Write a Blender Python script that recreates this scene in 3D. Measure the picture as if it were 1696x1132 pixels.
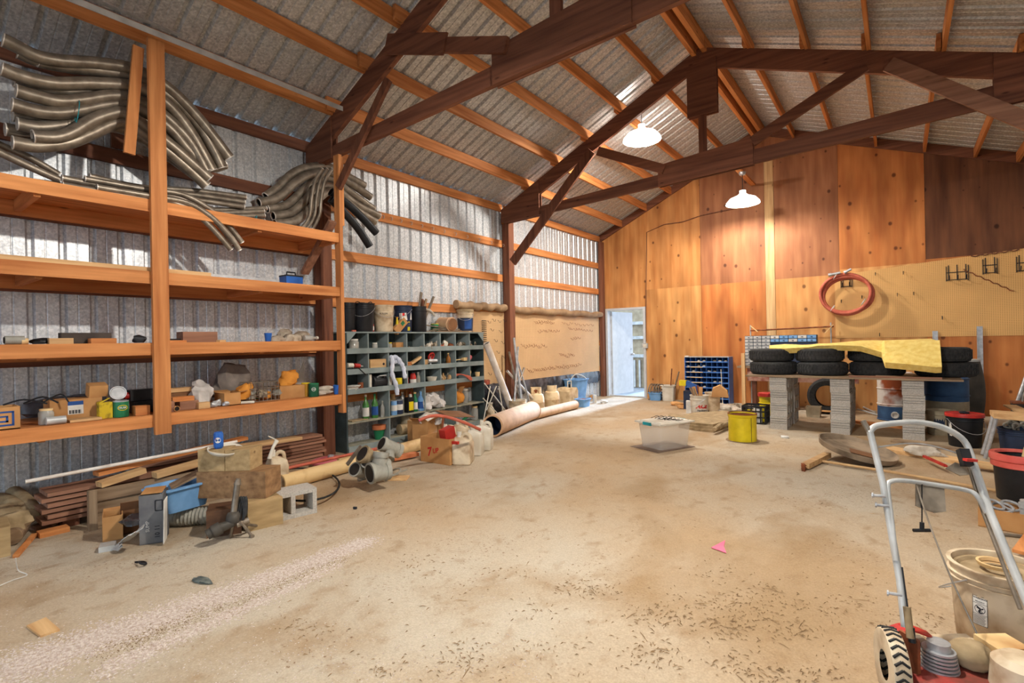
import bpy, bmesh, math, random
from math import sin, cos, pi, radians, atan2, sqrt
from mathutils import Vector, Matrix
random.seed(7)
S = bpy.context.scene
for o in list(bpy.data.objects): bpy.data.objects.remove(o)
V = Vector
# ---------------------------------------------------------------- camera
FOC, YAW, RO, CH = 848.0, radians(37.1), radians(1.09), 1.32
cam_d = bpy.data.cameras.new('camera'); cam = bpy.data.objects.new('camera', cam_d)
S.collection.objects.link(cam); S.camera = cam
cam_d.sensor_width = 36; cam_d.lens = 36*FOC/1696; cam_d.clip_start = .05; cam_d.clip_end = 300
_r, _f, _u = V((cos(YAW), sin(YAW), 0)), V((-sin(YAW), cos(YAW), 0)), V((0, 0, 1))
rx = _r*cos(RO) - _u*sin(RO); ux = _r*sin(RO) + _u*cos(RO)
m = Matrix((rx, ux, -_f)).transposed().to_4x4(); m.translation = V((0, 0, CH)); cam.matrix_world = m
# ---------------------------------------------------------------- world / exposure
W = bpy.data.worlds.new('world'); S.world = W; W.use_nodes = True
bg = W.node_tree.nodes['Background']; bg.inputs[0].default_value = (.62, .80, 1, 1); bg.inputs[1].default_value = 3.6
S.view_settings.view_transform = 'Standard'; S.view_settings.look = 'None'
S.view_settings.exposure = 0.0; S.view_settings.gamma = 1; S.view_settings.use_curve_mapping = False

def ray(px, py):
    dx, dy = px-848, py-566
    a = (dx*cos(RO)-dy*sin(RO))/FOC; b = -(dx*sin(RO)+dy*cos(RO))/FOC
    return V((a*cos(YAW)-sin(YAW), a*sin(YAW)+cos(YAW), b))
EYE = V((0, 0, CH))
def PX(px, py, X): r = ray(px, py); return EYE + r*(X/r.x)
def PY(px, py, Y): r = ray(px, py); return EYE + r*(Y/r.y)
def PZ(px, py, Z=0.0): r = ray(px, py); return EYE + r*((Z-CH)/r.z)
def PD(px, py, d): return EYE + ray(px, py)*d
def dep(p): return -p.x*sin(YAW)+p.y*cos(YAW)
BACK = V((-sin(YAW), cos(YAW), 0))
# ---------------------------------------------------------------- lamps
def lamp_light(name, loc, power, col=(1, .95, .88), rad=.07):
    l = bpy.data.lights.new(name, 'POINT'); l.energy = power; l.color = col; l.shadow_soft_size = rad
    o = bpy.data.objects.new(name, l); S.collection.objects.link(o); o.location = loc; return o
LAMPS = [(-3.1, 7.5, 4.40, 640, .085), (-2.2, 9.85, 3.74, 170, .075), (-1.0, 2.4, 3.42, 480, .01), (-1.2, -1.6, 3.7, 90, .03)]  # the last one is an added fill lamp, unseen behind the camera
# ---------------------------------------------------------------- materials
def lin(c):
    return tuple(((x/255)/12.92 if x/255 <= .04045 else ((x/255+.055)/1.055)**2.4) for x in c[:3])+(1,)
def mat(name, c1, c2=None, rough=.75, metal=0, sc=8, st=(1, 1, 1), bump=0, det=4, lo=.35, hi=.65, c3=None, vor=0, spec=.3, alpha=1, trans=0, varo=0, rnd=0, bsc=None, ior=1.45):
    M = bpy.data.materials.new(name); M.use_nodes = True; N = M.node_tree.nodes; L = M.node_tree.links
    P = N['Principled BSDF']; P.inputs['Roughness'].default_value = rough; P.inputs['Metallic'].default_value = metal
    P.inputs['Specular IOR Level'].default_value = spec; P.inputs['Base Color'].default_value = lin(c1)
    P.inputs['Alpha'].default_value = alpha; P.inputs['Transmission Weight'].default_value = trans; P.inputs['IOR'].default_value = ior
    if c2 is None: c2 = tuple(int(x*.86) for x in c1)
    tc = N.new('ShaderNodeTexCoord'); mp = N.new('ShaderNodeMapping'); mp.inputs['Scale'].default_value = st
    L.new(tc.outputs['Object'], mp.inputs[0])
    if rnd:
        oi = N.new('ShaderNodeObjectInfo'); mu = N.new('ShaderNodeMath'); mu.operation = 'MULTIPLY'; mu.inputs[1].default_value = 37
        L.new(oi.outputs['Random'], mu.inputs[0]); L.new(mu.outputs[0], mp.inputs['Location'])
    n = N.new('ShaderNodeTexNoise'); n.inputs['Scale'].default_value = sc; n.inputs['Detail'].default_value = det
    L.new(mp.outputs[0], n.inputs['Vector'])
    r = N.new('ShaderNodeValToRGB'); L.new(n.outputs[0], r.inputs[0])
    r.color_ramp.elements[0].position = lo; r.color_ramp.elements[1].position = hi
    r.color_ramp.elements[0].color = lin(c2); r.color_ramp.elements[1].color = lin(c1)
    if c3: e = r.color_ramp.elements.new((lo+hi)/2); e.color = lin(c3)
    out = r.outputs[0]
    if vor:
        v = N.new('ShaderNodeTexVoronoi'); v.inputs['Scale'].default_value = vor; L.new(tc.outputs['Object'], v.inputs['Vector'])
        mx = N.new('ShaderNodeMix'); mx.data_type = 'RGBA'; mx.blend_type = 'MULTIPLY'; mx.inputs[0].default_value = varo
        L.new(out, mx.inputs[6]); bw = N.new('ShaderNodeRGBToBW'); L.new(v.outputs['Color'], bw.inputs[0]); L.new(bw.outputs[0], mx.inputs[7]); out = mx.outputs[2]
    if rnd:
        mr = N.new('ShaderNodeMapRange'); mr.inputs[3].default_value = 1-rnd; mr.inputs[4].default_value = 1+rnd*.6
        L.new(oi.outputs['Random'], mr.inputs[0]); hs = N.new('ShaderNodeHueSaturation'); L.new(mr.outputs[0], hs.inputs['Value']); L.new(out, hs.inputs['Color']); out = hs.outputs[0]
    L.new(out, P.inputs['Base Color'])
    if bump:
        bn = n
        if bsc:
            bn = N.new('ShaderNodeTexNoise'); bn.inputs['Scale'].default_value = bsc; bn.inputs['Detail'].default_value = 5; L.new(mp.outputs[0], bn.inputs['Vector'])
        b = N.new('ShaderNodeBump'); b.inputs['Strength'].default_value = bump; b.inputs['Distance'].default_value = .02
        L.new(bn.outputs[0], b.inputs['Height']); L.new(b.outputs[0], P.inputs['Normal'])
    return M
def wood(name, c1, c2, ax, knot=True, rough=.7, rnd=.16, sc=22):
    st = [1, 1, 1]; st[ax] = .06
    M = mat(name, c1, c2, rough=rough, sc=sc, st=st, bump=.15, det=6, lo=.3, hi=.7, rnd=rnd)
    if knot:
        N = M.node_tree.nodes; L = M.node_tree.links; P = N['Principled BSDF']
        src = P.inputs['Base Color'].links[0].from_socket
        tc = N.new('ShaderNodeTexCoord'); mp = N.new('ShaderNodeMapping'); s2 = [3.2, 3.2, 3.2]; s2[ax] = 1.1; mp.inputs['Scale'].default_value = s2
        L.new(tc.outputs['Object'], mp.inputs[0]); v = N.new('ShaderNodeTexVoronoi'); v.inputs['Scale'].default_value = 2.2; L.new(mp.outputs[0], v.inputs['Vector'])
        r = N.new('ShaderNodeValToRGB'); r.color_ramp.elements[0].position = .03; r.color_ramp.elements[1].position = .10
        r.color_ramp.elements[0].color = (.25, .18, .13, 1); r.color_ramp.elements[1].color = (1, 1, 1, 1); L.new(v.outputs['Distance'], r.inputs[0])
        mx = N.new('ShaderNodeMix'); mx.data_type = 'RGBA'; mx.blend_type = 'MULTIPLY'; mx.inputs[0].default_value = .8
        L.new(src, mx.inputs[6]); L.new(r.outputs[0], mx.inputs[7]); L.new(mx.outputs[2], P.inputs['Base Color'])
    return M
OR1, OR2 = (219, 148, 88), (172, 102, 52)
M = {}
for k, ax in (('X', 0), ('Y', 1), ('Z', 2)):
    M['lum'+k] = wood('orange_lumber_'+k, OR1, OR2, ax)
    M['dark'+k] = wood('brown_lumber_'+k, (132, 84, 60), (92, 54, 38), ax)
    M['old'+k] = wood('weathered_lumber_'+k, (160, 136, 108), (112, 88, 66), ax)
    M['pale'+k] = wood('pale_lumber_'+k, (222, 184, 132), (186, 142, 94), ax)
    M['red'+k] = wood('redbrown_board_'+k, (168, 122, 96), (122, 84, 64), ax)
M['galv'] = mat('galvanised_sheet', (230, 231, 230), (200, 204, 207), rough=.4, metal=.4, sc=45, vor=70, varo=.35, det=2, bump=.05)
M['galv_roof'] = mat('galvanised_roof', (226, 226, 222), (198, 199, 198), rough=.42, metal=.35, sc=40, vor=60, varo=.4, det=2)
M['steel'] = mat('steel', (190, 190, 190), rough=.4, metal=.5, sc=20)
M['alu'] = mat('dull_aluminium', (150, 138, 122), (118, 106, 92), rough=.42, metal=.55, sc=14, rnd=.15)
M['rim'] = mat('bare_tube_end', (226, 216, 204), rough=.4, metal=.3)
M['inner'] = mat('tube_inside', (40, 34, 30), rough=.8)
M['black'] = mat('black_plastic', (34, 34, 36), (24, 24, 26), rough=.45, rnd=.2)
M['rubber'] = mat('tyre_rubber', (52, 51, 50), (36, 36, 36), rough=.85, sc=30)
M['wht'] = mat('white_plastic', (228, 222, 208), (200, 190, 170), rough=.5, sc=5, rnd=.08)
M['dirtywht'] = mat('dusty_white_plastic', (214, 196, 166), (160, 132, 100), rough=.6, sc=9, lo=.3, hi=.6)
M['cream'] = mat('cream_plastic_pipe', (226, 194, 140), (176, 128, 78), rough=.45, sc=5, lo=.25, hi=.5)
M['pvc'] = mat('white_pipe', (226, 218, 208), (205, 190, 172), rough=.4)
M['greypvc'] = mat('grey_pipe_fitting', (170, 168, 156), (138, 134, 122), rough=.5, sc=9, rnd=.15)
M['card'] = mat('cardboard', (196, 146, 92), (176, 126, 76), rough=.85, sc=6, rnd=.1)
M['tubecard'] = mat('cardboard_tube', (214, 174, 136), (196, 156, 120), rough=.8)
M['carddark'] = mat('shaded_cardboard', (132, 92, 60), (112, 76, 50), rough=.9)  # darker brown tone than the plain cardboard
M['blue'] = mat('blue_plastic', (44, 98, 178), (36, 82, 150), rough=.4)
M['ltblue'] = mat('pale_blue_plastic', (126, 172, 218), (104, 150, 196), rough=.4)
M['dkblue'] = mat('dark_blue_plastic', (42, 54, 78), rough=.45)
M['yel'] = mat('yellow_paint', (226, 202, 36), (196, 172, 26), rough=.45, sc=6)
M['foam'] = mat('yellow_foam', (238, 212, 128), (224, 190, 100), rough=.95, sc=18, bump=.5)
M['red'] = mat('red_plastic', (190, 52, 44), (160, 40, 34), rough=.4)
M['pink'] = mat('pink_plastic', (214, 110, 120), rough=.6)
M['hotpink'] = mat('pink_paper', (250, 122, 150), (240, 110, 140), rough=.8)
M['hose'] = mat('red_rubber_hose', (196, 104, 82), (170, 84, 64), rough=.6)
M['green'] = mat('green_label', (38, 120, 78), (30, 100, 66), rough=.4)
M['ggreen'] = mat('green_glass', (70, 130, 60), rough=.1, spec=.6)
M['glass'] = mat('clear_glass', (206, 206, 198), (176, 172, 160), rough=.12, spec=.6, alpha=.55)
M['concrete'] = mat('cinder_block', (196, 190, 180), (170, 164, 154), rough=.95, sc=90, bump=.15, rnd=.08)
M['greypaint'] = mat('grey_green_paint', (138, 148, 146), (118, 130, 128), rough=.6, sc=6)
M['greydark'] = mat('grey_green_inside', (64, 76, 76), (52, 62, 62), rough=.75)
M['shelfdust'] = mat('dusty_shelf', (158, 152, 130), (126, 126, 112), rough=.9)
M['bluepaint'] = mat('blue_steel', (72, 118, 186), (60, 100, 164), rough=.45)
M['canvas'] = mat('olive_canvas', (170, 148, 114), (132, 112, 82), rough=.95, sc=10, bump=.4)
M['tarp'] = mat('brown_tarpaulin', (168, 138, 104), (134, 106, 78), rough=.7, sc=6, bump=.3)
M['blackbag'] = mat('black_sheeting', (46, 46, 50), (92, 92, 98), rough=.25, spec=.6, sc=7, lo=.3, hi=.55)
M['rust'] = mat('rusty_metal', (150, 84, 50), (100, 56, 36), rough=.8, sc=12)
M['tank'] = mat('rusted_cream_tank', (230, 206, 164), (190, 152, 108), rough=.7, sc=8, lo=.3, hi=.55)
M['cloth'] = mat('pale_cloth', (206, 196, 180), (170, 156, 138), rough=.95, sc=12, bump=.4)
M['rag'] = mat('white_rag', (222, 226, 236), (190, 196, 210), rough=.95, sc=14, bump=.3)
M['rock'] = mat('pale_rock', (190, 176, 156), (140, 124, 104), rough=.95, sc=14, bump=.5)
M['junk'] = mat('mixed_scrap', (176, 160, 134), (86, 72, 58), rough=.7, sc=26, lo=.4, hi=.6)
M['orange'] = mat('orange_paper', (222, 150, 62), (190, 116, 40), rough=.8, sc=8, bump=.3)
M['terra'] = mat('terracotta', (206, 126, 82), (176, 100, 62), rough=.85)
M['paper'] = mat('paper_label', (228, 224, 214), rough=.8)
M['ink'] = mat('dark_ink', (40, 40, 46), rough=.8)
M['inkred'] = mat('red_ink', (204, 44, 40), rough=.7)
M['inkblue'] = mat('blue_ink', (44, 84, 150), rough=.7)
M['teal'] = mat('teal_latch', (30, 150, 160), rough=.4)
M['doorpaint'] = mat('white_door_paint', (196, 196, 196), (186, 186, 186), rough=.5)
M['amber'] = mat('amber_plastic', (160, 100, 40), rough=.3)
M['totebox'] = mat('clear_tote_plastic', (236, 226, 212), (226, 214, 198), rough=.25, spec=.5, alpha=.26)
M['wrap'] = mat('plastic_bag', (216, 210, 204), (186, 178, 170), rough=.35, alpha=.85, sc=12, bump=.5)
M['drumtan'] = mat('faded_tan_drum', (176, 160, 132), (150, 134, 108), rough=.6)
M['drumblue'] = mat('worn_blue_drum', (58, 92, 128), (44, 70, 104), rough=.55, sc=6)
M['barrel'] = mat('charcoal_barrel', (86, 80, 72), (62, 58, 52), rough=.6, sc=5)
M['ltgrey'] = mat('light_grey_paint', (196, 196, 192), rough=.4, metal=.2)
M['peg'] = None
# plywood: warm, vertical grain, football plugs / knots
def plywood(name, c1, c2, seed, knots=True):
    Q = mat(name, c1, c2, rough=.62, sc=9, st=(1, 1, .09), det=7, lo=.3, hi=.72, bump=.05)
    N = Q.node_tree.nodes; L = Q.node_tree.links; P = N['Principled BSDF']; src = P.inputs['Base Color'].links[0].from_socket
    tc = N.new('ShaderNodeTexCoord'); sp = N.new('ShaderNodeSeparateXYZ'); cb_ = N.new('ShaderNodeCombineXYZ'); L.new(tc.outputs['Object'], sp.inputs[0]); L.new(sp.outputs[0], cb_.inputs[0]); L.new(sp.outputs[2], cb_.inputs[1])
    mp = N.new('ShaderNodeMapping'); mp.inputs['Scale'].default_value = (1, .8, 1); mp.inputs['Location'].default_value = (seed*3.1, seed*1.7, 0)
    L.new(cb_.outputs[0], mp.inputs[0]); v = N.new('ShaderNodeTexVoronoi'); v.voronoi_dimensions = '2D'; v.inputs['Scale'].default_value = 3.1; v.inputs['Randomness'].default_value = 1; L.new(mp.outputs[0], v.inputs['Vector'])
    r = N.new('ShaderNodeValToRGB'); e = r.color_ramp.elements; e[0].position = .045; e[0].color = (.2, .13, .09, 1); e[1].position = .10; e[1].color = (1, 1, 1, 1)
    bwk = N.new('ShaderNodeRGBToBW'); L.new(v.outputs['Color'], bwk.inputs[0]); mk = N.new('ShaderNodeMapRange'); mk.inputs[1].default_value = .2; mk.inputs[2].default_value = .8; mk.inputs[3].default_value = .12; mk.inputs[4].default_value = -.015; L.new(bwk.outputs[0], mk.inputs[0])
    ad = N.new('ShaderNodeMath'); ad.operation = 'ADD'; L.new(v.outputs['Distance'], ad.inputs[0]); L.new(mk.outputs[0], ad.inputs[1]); L.new(ad.outputs[0], r.inputs[0])
    mx = N.new('ShaderNodeMix'); mx.data_type = 'RGBA'; mx.blend_type = 'MULTIPLY'; mx.inputs[0].default_value = .85 if knots else 0
    L.new(src, mx.inputs[6]); L.new(r.outputs[0], mx.inputs[7])
    n2 = N.new('ShaderNodeTexNoise'); n2.inputs['Scale'].default_value = 1.3; mp2 = N.new('ShaderNodeMapping'); mp2.inputs['Location'].default_value = (seed*5, 0, seed*2); mp2.inputs['Scale'].default_value = (2.2, 1, .7)
    L.new(tc.outputs['Object'], mp2.inputs[0]); L.new(mp2.outputs[0], n2.inputs['Vector'])
    r2 = N.new('ShaderNodeValToRGB'); r2.color_ramp.elements[0].position = .35; r2.color_ramp.elements[0].color = (.72, .66, .6, 1); r2.color_ramp.elements[1].position = .62; r2.color_ramp.elements[1].color = (1.12, 1.12, 1.1, 1)
    L.new(n2.outputs[0], r2.inputs[0])
    m2 = N.new('ShaderNodeMix'); m2.data_type = 'RGBA'; m2.blend_type = 'MULTIPLY'; m2.inputs[0].default_value = 1
    L.new(mx.outputs[2], m2.inputs[6]); L.new(r2.outputs[0], m2.inputs[7]); L.new(m2.outputs[2], P.inputs['Base Color'])
    return Q
def pegmat(name, c1, u):
    Q = mat(name, c1, tuple(int(x*.95) for x in c1), rough=.55, sc=2)
    N = Q.node_tree.nodes; L = Q.node_tree.links; P = N['Principled BSDF']; src = P.inputs['Base Color'].links[0].from_socket
    tc = N.new('ShaderNodeTexCoord'); sx = N.new('ShaderNodeSeparateXYZ'); L.new(tc.outputs['Object'], sx.inputs[0])
    outs = []
    for c in (u, 2):
        a = N.new('ShaderNodeMath'); a.operation = 'MULTIPLY'; a.inputs[1].default_value = 2*pi/.0254; L.new(sx.outputs[c], a.inputs[0])
        b = N.new('ShaderNodeMath'); b.operation = 'COSINE'; L.new(a.outputs[0], b.inputs[0]); outs.append(b)
    s = N.new('ShaderNodeMath'); s.operation = 'ADD'; L.new(outs[0].outputs[0], s.inputs[0]); L.new(outs[1].outputs[0], s.inputs[1])
    r = N.new('ShaderNodeValToRGB'); r.color_ramp.elements[0].position = .0; r.color_ramp.elements[0].color = (1, 1, 1, 1)
    g = N.new('ShaderNodeMath'); g.operation = 'GREATER_THAN'; g.inputs[1].default_value = 1.45; L.new(s.outputs[0], g.inputs[0]); L.new(g.outputs[0], r.inputs[0])
    r.color_ramp.elements[1].color = (.3, .22, .15, 1)
    mx = N.new('ShaderNodeMix'); mx.data_type = 'RGBA'; mx.blend_type = 'MULTIPLY'; mx.inputs[0].default_value = 1
    L.new(src, mx.inputs[6]); L.new(r.outputs[0], mx.inputs[7]); L.new(mx.outputs[2], P.inputs['Base Color'])
    return Q
def floormat():
    Q = bpy.data.materials.new('dirt_over_concrete'); Q.use_nodes = True; N = Q.node_tree.nodes; L = Q.node_tree.links; P = N['Principled BSDF']
    P.inputs['Roughness'].default_value = .9; P.inputs['Specular IOR Level'].default_value = .15
    tc = N.new('ShaderNodeTexCoord')
    def noise(sc, det, st=(1, 1, 1), loc=(0, 0, 0), rot=0, dist=0):
        mp = N.new('ShaderNodeMapping'); mp.inputs['Scale'].default_value = st; mp.inputs['Location'].default_value = loc; mp.inputs['Rotation'].default_value = (0, 0, rot)
        L.new(tc.outputs['Object'], mp.inputs[0]); n = N.new('ShaderNodeTexNoise'); n.inputs['Scale'].default_value = sc; n.inputs['Detail'].default_value = det; n.inputs['Distortion'].default_value = dist
        L.new(mp.outputs[0], n.inputs['Vector']); return n
    def ramp(n, a, b, c0, c1):
        r = N.new('ShaderNodeValToRGB'); r.color_ramp.elements[0].position = a; r.color_ramp.elements[1].position = b
        r.color_ramp.elements[0].color = c0; r.color_ramp.elements[1].color = c1; L.new(n.outputs[0], r.inputs[0]); return r
    def mix(f, a, b, mode='MIX'):
        x = N.new('ShaderNodeMix'); x.data_type = 'RGBA'; x.blend_type = mode
        if isinstance(f, float): x.inputs[0].default_value = f
        else: L.new(f, x.inputs[0])
        for s, i in ((a, 6), (b, 7)):
            if isinstance(s, tuple): x.inputs[i].default_value = s
            else: L.new(s, x.inputs[i])
        return x.outputs[2]
    K, Wt = (0, 0, 0, 1), (1, 1, 1, 1)
    base = ramp(noise(.5, 6, loc=(3, 1, 0)), .38, .62, lin((178, 152, 119)), lin((188, 176, 156)))
    patch = ramp(noise(1.0, 12, rot=.5, st=(1, .7, 1), loc=(5, 2, 0), dist=.4), .50, .66, K, Wt)
    c = mix(patch.outputs[0], base.outputs[0], lin((160, 134, 101)))
    fine = ramp(noise(9, 12, rot=.6, st=(1, .7, 1), dist=.3), .55, .75, K, Wt)
    f2 = N.new('ShaderNodeMath'); f2.operation = 'MULTIPLY'; f2.inputs[1].default_value = .6; L.new(fine.outputs[0], f2.inputs[0]); c = mix(f2.outputs[0], c, lin((148, 120, 87)))
    grain = ramp(noise(120, 6), .3, .7, (.84, .83, .82, 1), (1.08, 1.08, 1.08, 1)); c = mix(1.0, c, grain.outputs[0], 'MULTIPLY')
    spk = ramp(noise(60, 8), .60, .70, K, Wt); near = ramp(noise(2.2, 8, loc=(9, 4, 0)), .46, .62, K, Wt)
    sp = N.new('ShaderNodeMath'); sp.operation = 'MULTIPLY'; L.new(spk.outputs[0], sp.inputs[0]); L.new(near.outputs[0], sp.inputs[1])
    c = mix(sp.outputs[0], c, lin((120, 92, 66)))
    L.new(c, P.inputs['Base Color'])
    b = N.new('ShaderNodeBump'); b.inputs['Strength'].default_value = .35; b.inputs['Distance'].default_value = .02
    bn = noise(28, 9); L.new(bn.outputs[0], b.inputs['Height']); L.new(b.outputs[0], P.inputs['Normal'])
    return Q
def emit(name, col, s):
    Q = bpy.data.materials.new(name); Q.use_nodes = True; P = Q.node_tree.nodes['Principled BSDF']
    P.inputs['Emission Color'].default_value = col; P.inputs['Emission Strength'].default_value = s; return Q
M['glow'] = emit('lit_diffuser', (1, .97, .9, 1), 40)
M['shadeglow'] = emit('lit_lamp_shade', (1, .97, .9, 1), 1.6); M['shadeglow'].node_tree.nodes['Principled BSDF'].inputs['Base Color'].default_value = (.9, .9, .88, 1)
# ---------------------------------------------------------------- mesh builder
class MB:
    def __init__(s): s.v = []; s.f = []; s.s = []
    def add(s, vs, fs, sm=False):
        o = len(s.v); s.v += [V(p) for p in vs]; s.f += [tuple(i+o for i in f) for f in fs]; s.s += [sm]*len(fs); return s
    def box(s, c, d, R=None):
        c = V(c); vs = []
        for x in (-.5, .5):
            for y in (-.5, .5):
                for z in (-.5, .5):
                    p = V((x*d[0], y*d[1], z*d[2]))
                    if R: p = R @ p
                    vs.append(c+p)
        return s.add(vs, [(0, 1, 3, 2), (4, 6, 7, 5), (0, 4, 5, 1), (2, 3, 7, 6), (0, 2, 6, 4), (1, 5, 7, 3)])
    def bx(s, x0, x1, y0, y1, z0, z1): return s.box(((x0+x1)/2, (y0+y1)/2, (z0+z1)/2), (x1-x0, y1-y0, z1-z0))
    def beam(s, p0, p1, w, h, up=(0, 0, 1)):
        p0, p1 = V(p0), V(p1); d = (p1-p0).normalized(); up = V(up)
        if abs(d.dot(up)) > .98: up = V((0, 1, 0))
        sd = d.cross(up).normalized(); u = sd.cross(d)
        vs = [p+sd*a*w/2+u*b*h/2 for p in (p0, p1) for a, b in ((-1, -1), (1, -1), (1, 1), (-1, 1))]
        return s.add(vs, [(0, 1, 2, 3), (7, 6, 5, 4), (0, 4, 5, 1), (1, 5, 6, 2), (2, 6, 7, 3), (3, 7, 4, 0)])
    def tube(s, pts, r, n=10, caps=True, closed=False, hollow=0):
        pts = [V(p) for p in pts]; k = len(pts); rs = r if isinstance(r, (list, tuple)) else [r]*k
        rings = []; nrm = None
        for i in range(k):
            if closed: t = pts[(i+1) % k]-pts[i-1]
            else: t = pts[min(i+1, k-1)]-pts[max(i-1, 0)]
            t.normalize()
            if nrm is None: nrm = t.orthogonal().normalized() if abs(t.z) > .95 else V((0, 0, 1))
            nrm = (nrm - t*nrm.dot(t)).normalized(); b = t.cross(nrm)
            rings.append([pts[i]+nrm*cos(2*pi*j/n)*rs[i]+b*sin(2*pi*j/n)*rs[i] for j in range(n)])
        vs = [p for R_ in rings for p in R_]; fs = []
        for i in range(k if closed else k-1):
            for j in range(n):
                a, b2 = i*n, ((i+1) % k)*n; fs.append((a+j, a+(j+1) % n, b2+(j+1) % n, b2+j))
        s.add(vs, fs, True)
        if caps and not closed: s.add(rings[0], [tuple(range(n))[::-1]]); s.add(rings[-1], [tuple(range(n))])
        return s
    def cyl(s, p0, p1, r0, r1=None, n=20, caps=True): return s.tube([p0, p1], [r0, r0 if r1 is None else r1], n, caps)
    def lathe(s, o, prof, n=28, R=None, a0=0, a1=2*pi):
        o = V(o); vs = []; full = abs(a1-a0-2*pi) < 1e-6; m_ = n if full else n+1
        for r, z in prof:
            for j in range(m_):
                a = a0+(a1-a0)*j/n; p = V((r*cos(a), r*sin(a), z)); vs.append(o+(R @ p if R else p))
        fs = []
        for i in range(len(prof)-1):
            for j in range(n):
                j2 = (j+1) % m_; fs.append((i*m_+j, i*m_+j2, (i+1)*m_+j2, (i+1)*m_+j))
        s.add(vs, fs, True); return s
    def prism(s, poly, ex):
        ex = V(ex); n = len(poly); a = [V(p) for p in poly]; b = [p+ex for p in a]
        return s.add(a+b, [tuple(range(n))[::-1], tuple(range(n, 2*n))]+[(i, (i+1) % n, n+(i+1) % n, n+i) for i in range(n)])
    def blob(s, c, d, seed=0, amp=.18, nu=12, nv=8, flat=True, R=None):
        rg = random.Random(seed); c = V(c); ks = [(rg.uniform(1.5, 4), rg.uniform(1.5, 4), rg.uniform(1.5, 4), rg.uniform(0, 6)) for _ in range(5)]
        vs = []
        for i in range(nv+1):
            th = pi*i/nv
            for j in range(nu):
                ph = 2*pi*j/nu; p = V((sin(th)*cos(ph), sin(th)*sin(ph), cos(th)))
                q = 1+amp*sum(sin(k[0]*p.x+k[3])*sin(k[1]*p.y+k[3]*2)*cos(k[2]*p.z+k[3]) for k in ks)
                p = p*q
                p = V((p.x*d[0]/2, p.y*d[1]/2, max(p.z, -.72 if flat else -9)*d[2]/2))
                vs.append(c+(R @ p if R else p))
        fs = [(i*nu+j, i*nu+(j+1) % nu, (i+1)*nu+(j+1) % nu, (i+1)*nu+j) for i in range(nv) for j in range(nu)]
        return s.add(vs, fs, True)
    def bounds(s):
        return V((min(p.x for p in s.v), min(p.y for p in s.v), min(p.z for p in s.v))), V((max(p.x for p in s.v), max(p.y for p in s.v), max(p.z for p in s.v)))
def mkmesh(name, mb, off, m_, ang=38):
    me = bpy.data.meshes.new(name); me.from_pydata([p-off for p in mb.v], [], mb.f)
    bm = bmesh.new(); bm.from_mesh(me); bmesh.ops.remove_doubles(bm, verts=bm.verts, dist=1e-5); bmesh.ops.recalc_face_normals(bm, faces=bm.faces)
    any_s = any(mb.s)
    for f in bm.faces: f.smooth = any_s
    bm.to_mesh(me); bm.free()
    if any_s: me.set_sharp_from_angle(angle=radians(ang))
    me.materials.append(m_); return me
ORG = {}
def props(o, label=None, cat=None, group=None, kind=None):
    if label: o['label'] = label
    if cat: o['category'] = cat
    if group: o['group'] = group
    if kind: o['kind'] = kind
def thing(name, loc, label, cat, group=None, kind=None):
    o = bpy.data.objects.new(name, None); o.empty_display_size = .1; S.collection.objects.link(o); o.location = V(loc); ORG[o.name] = V(loc)
    props(o, label, cat, group, kind); return o
def root_of(o):
    return o
def part(name, mb, m_, parent, label=None, kind=None, ang=38):
    off = ORG[parent.name]
    me = mkmesh(name, mb, off, M[m_] if isinstance(m_, str) else m_, ang); o = bpy.data.objects.new(name, me); S.collection.objects.link(o)
    o.parent = parent; ORG[o.name] = off
    if label: o['label'] = label
    if kind: o['kind'] = kind
    return o
def one(name, mb, m_, label=None, cat=None, group=None, kind=None, ang=38):
    lo, hi = mb.bounds(); off = V(((lo.x+hi.x)/2, (lo.y+hi.y)/2, lo.z))
    me = mkmesh(name, mb, off, M[m_] if isinstance(m_, str) else m_, ang); o = bpy.data.objects.new(name, me); S.collection.objects.link(o)
    o.location = off; ORG[o.name] = off; props(o, label, cat, group, kind); return o
def Rz(a): return Matrix.Rotation(a, 3, 'Z')
def Rx(a): return Matrix.Rotation(a, 3, 'X')
def Ry(a): return Matrix.Rotation(a, 3, 'Y')
def smoothpath(pts, n=5):
    pts = [V(p) for p in pts]; out = []
    for i in range(len(pts)-1):
        p0 = pts[max(i-1, 0)]; p1 = pts[i]; p2 = pts[i+1]; p3 = pts[min(i+2, len(pts)-1)]
        for k in range(n):
            t = k/n; out.append(.5*((2*p1)+(p2-p0)*t+(2*p0-5*p1+4*p2-p3)*t*t+(3*p1-p0-3*p2+p3)*t**3))
    out.append(pts[-1]); return out
def text_mb(txt, size, frame, bend=None, depth=.001, font_bold=.0):
    """lettering as mesh; frame(x, y) -> world point"""
    cu = bpy.data.curves.new('tmp', 'FONT'); cu.body = txt; cu.size = size; cu.align_x = 'CENTER'; cu.align_y = 'CENTER'; cu.offset = font_bold*size; cu.resolution_u = 2
    ob = bpy.data.objects.new('tmp', cu); S.collection.objects.link(ob); dg = bpy.context.evaluated_depsgraph_get(); dg.update()
    me = bpy.data.meshes.new_from_object(ob.evaluated_get(dg)); mb = MB()
    mb.add([frame(v.co.x, v.co.y) for v in me.vertices], [tuple(p.vertices) for p in me.polygons])
    bpy.data.objects.remove(ob); bpy.data.curves.remove(cu); bpy.data.meshes.remove(me); return mb
def plane_frame(c, ex, ez): c, ex, ez = V(c), V(ex), V(ez); return lambda x, y: c+ex*x+ez*y
def cyl_frame(c, r, ang, ez=(0, 0, 1)):
    c = V(c); return lambda x, y: c+V((cos(ang+x/r)*r, sin(ang+x/r)*r, y))
TOCAM = lambda p: atan2(-p[1], -p[0])
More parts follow.
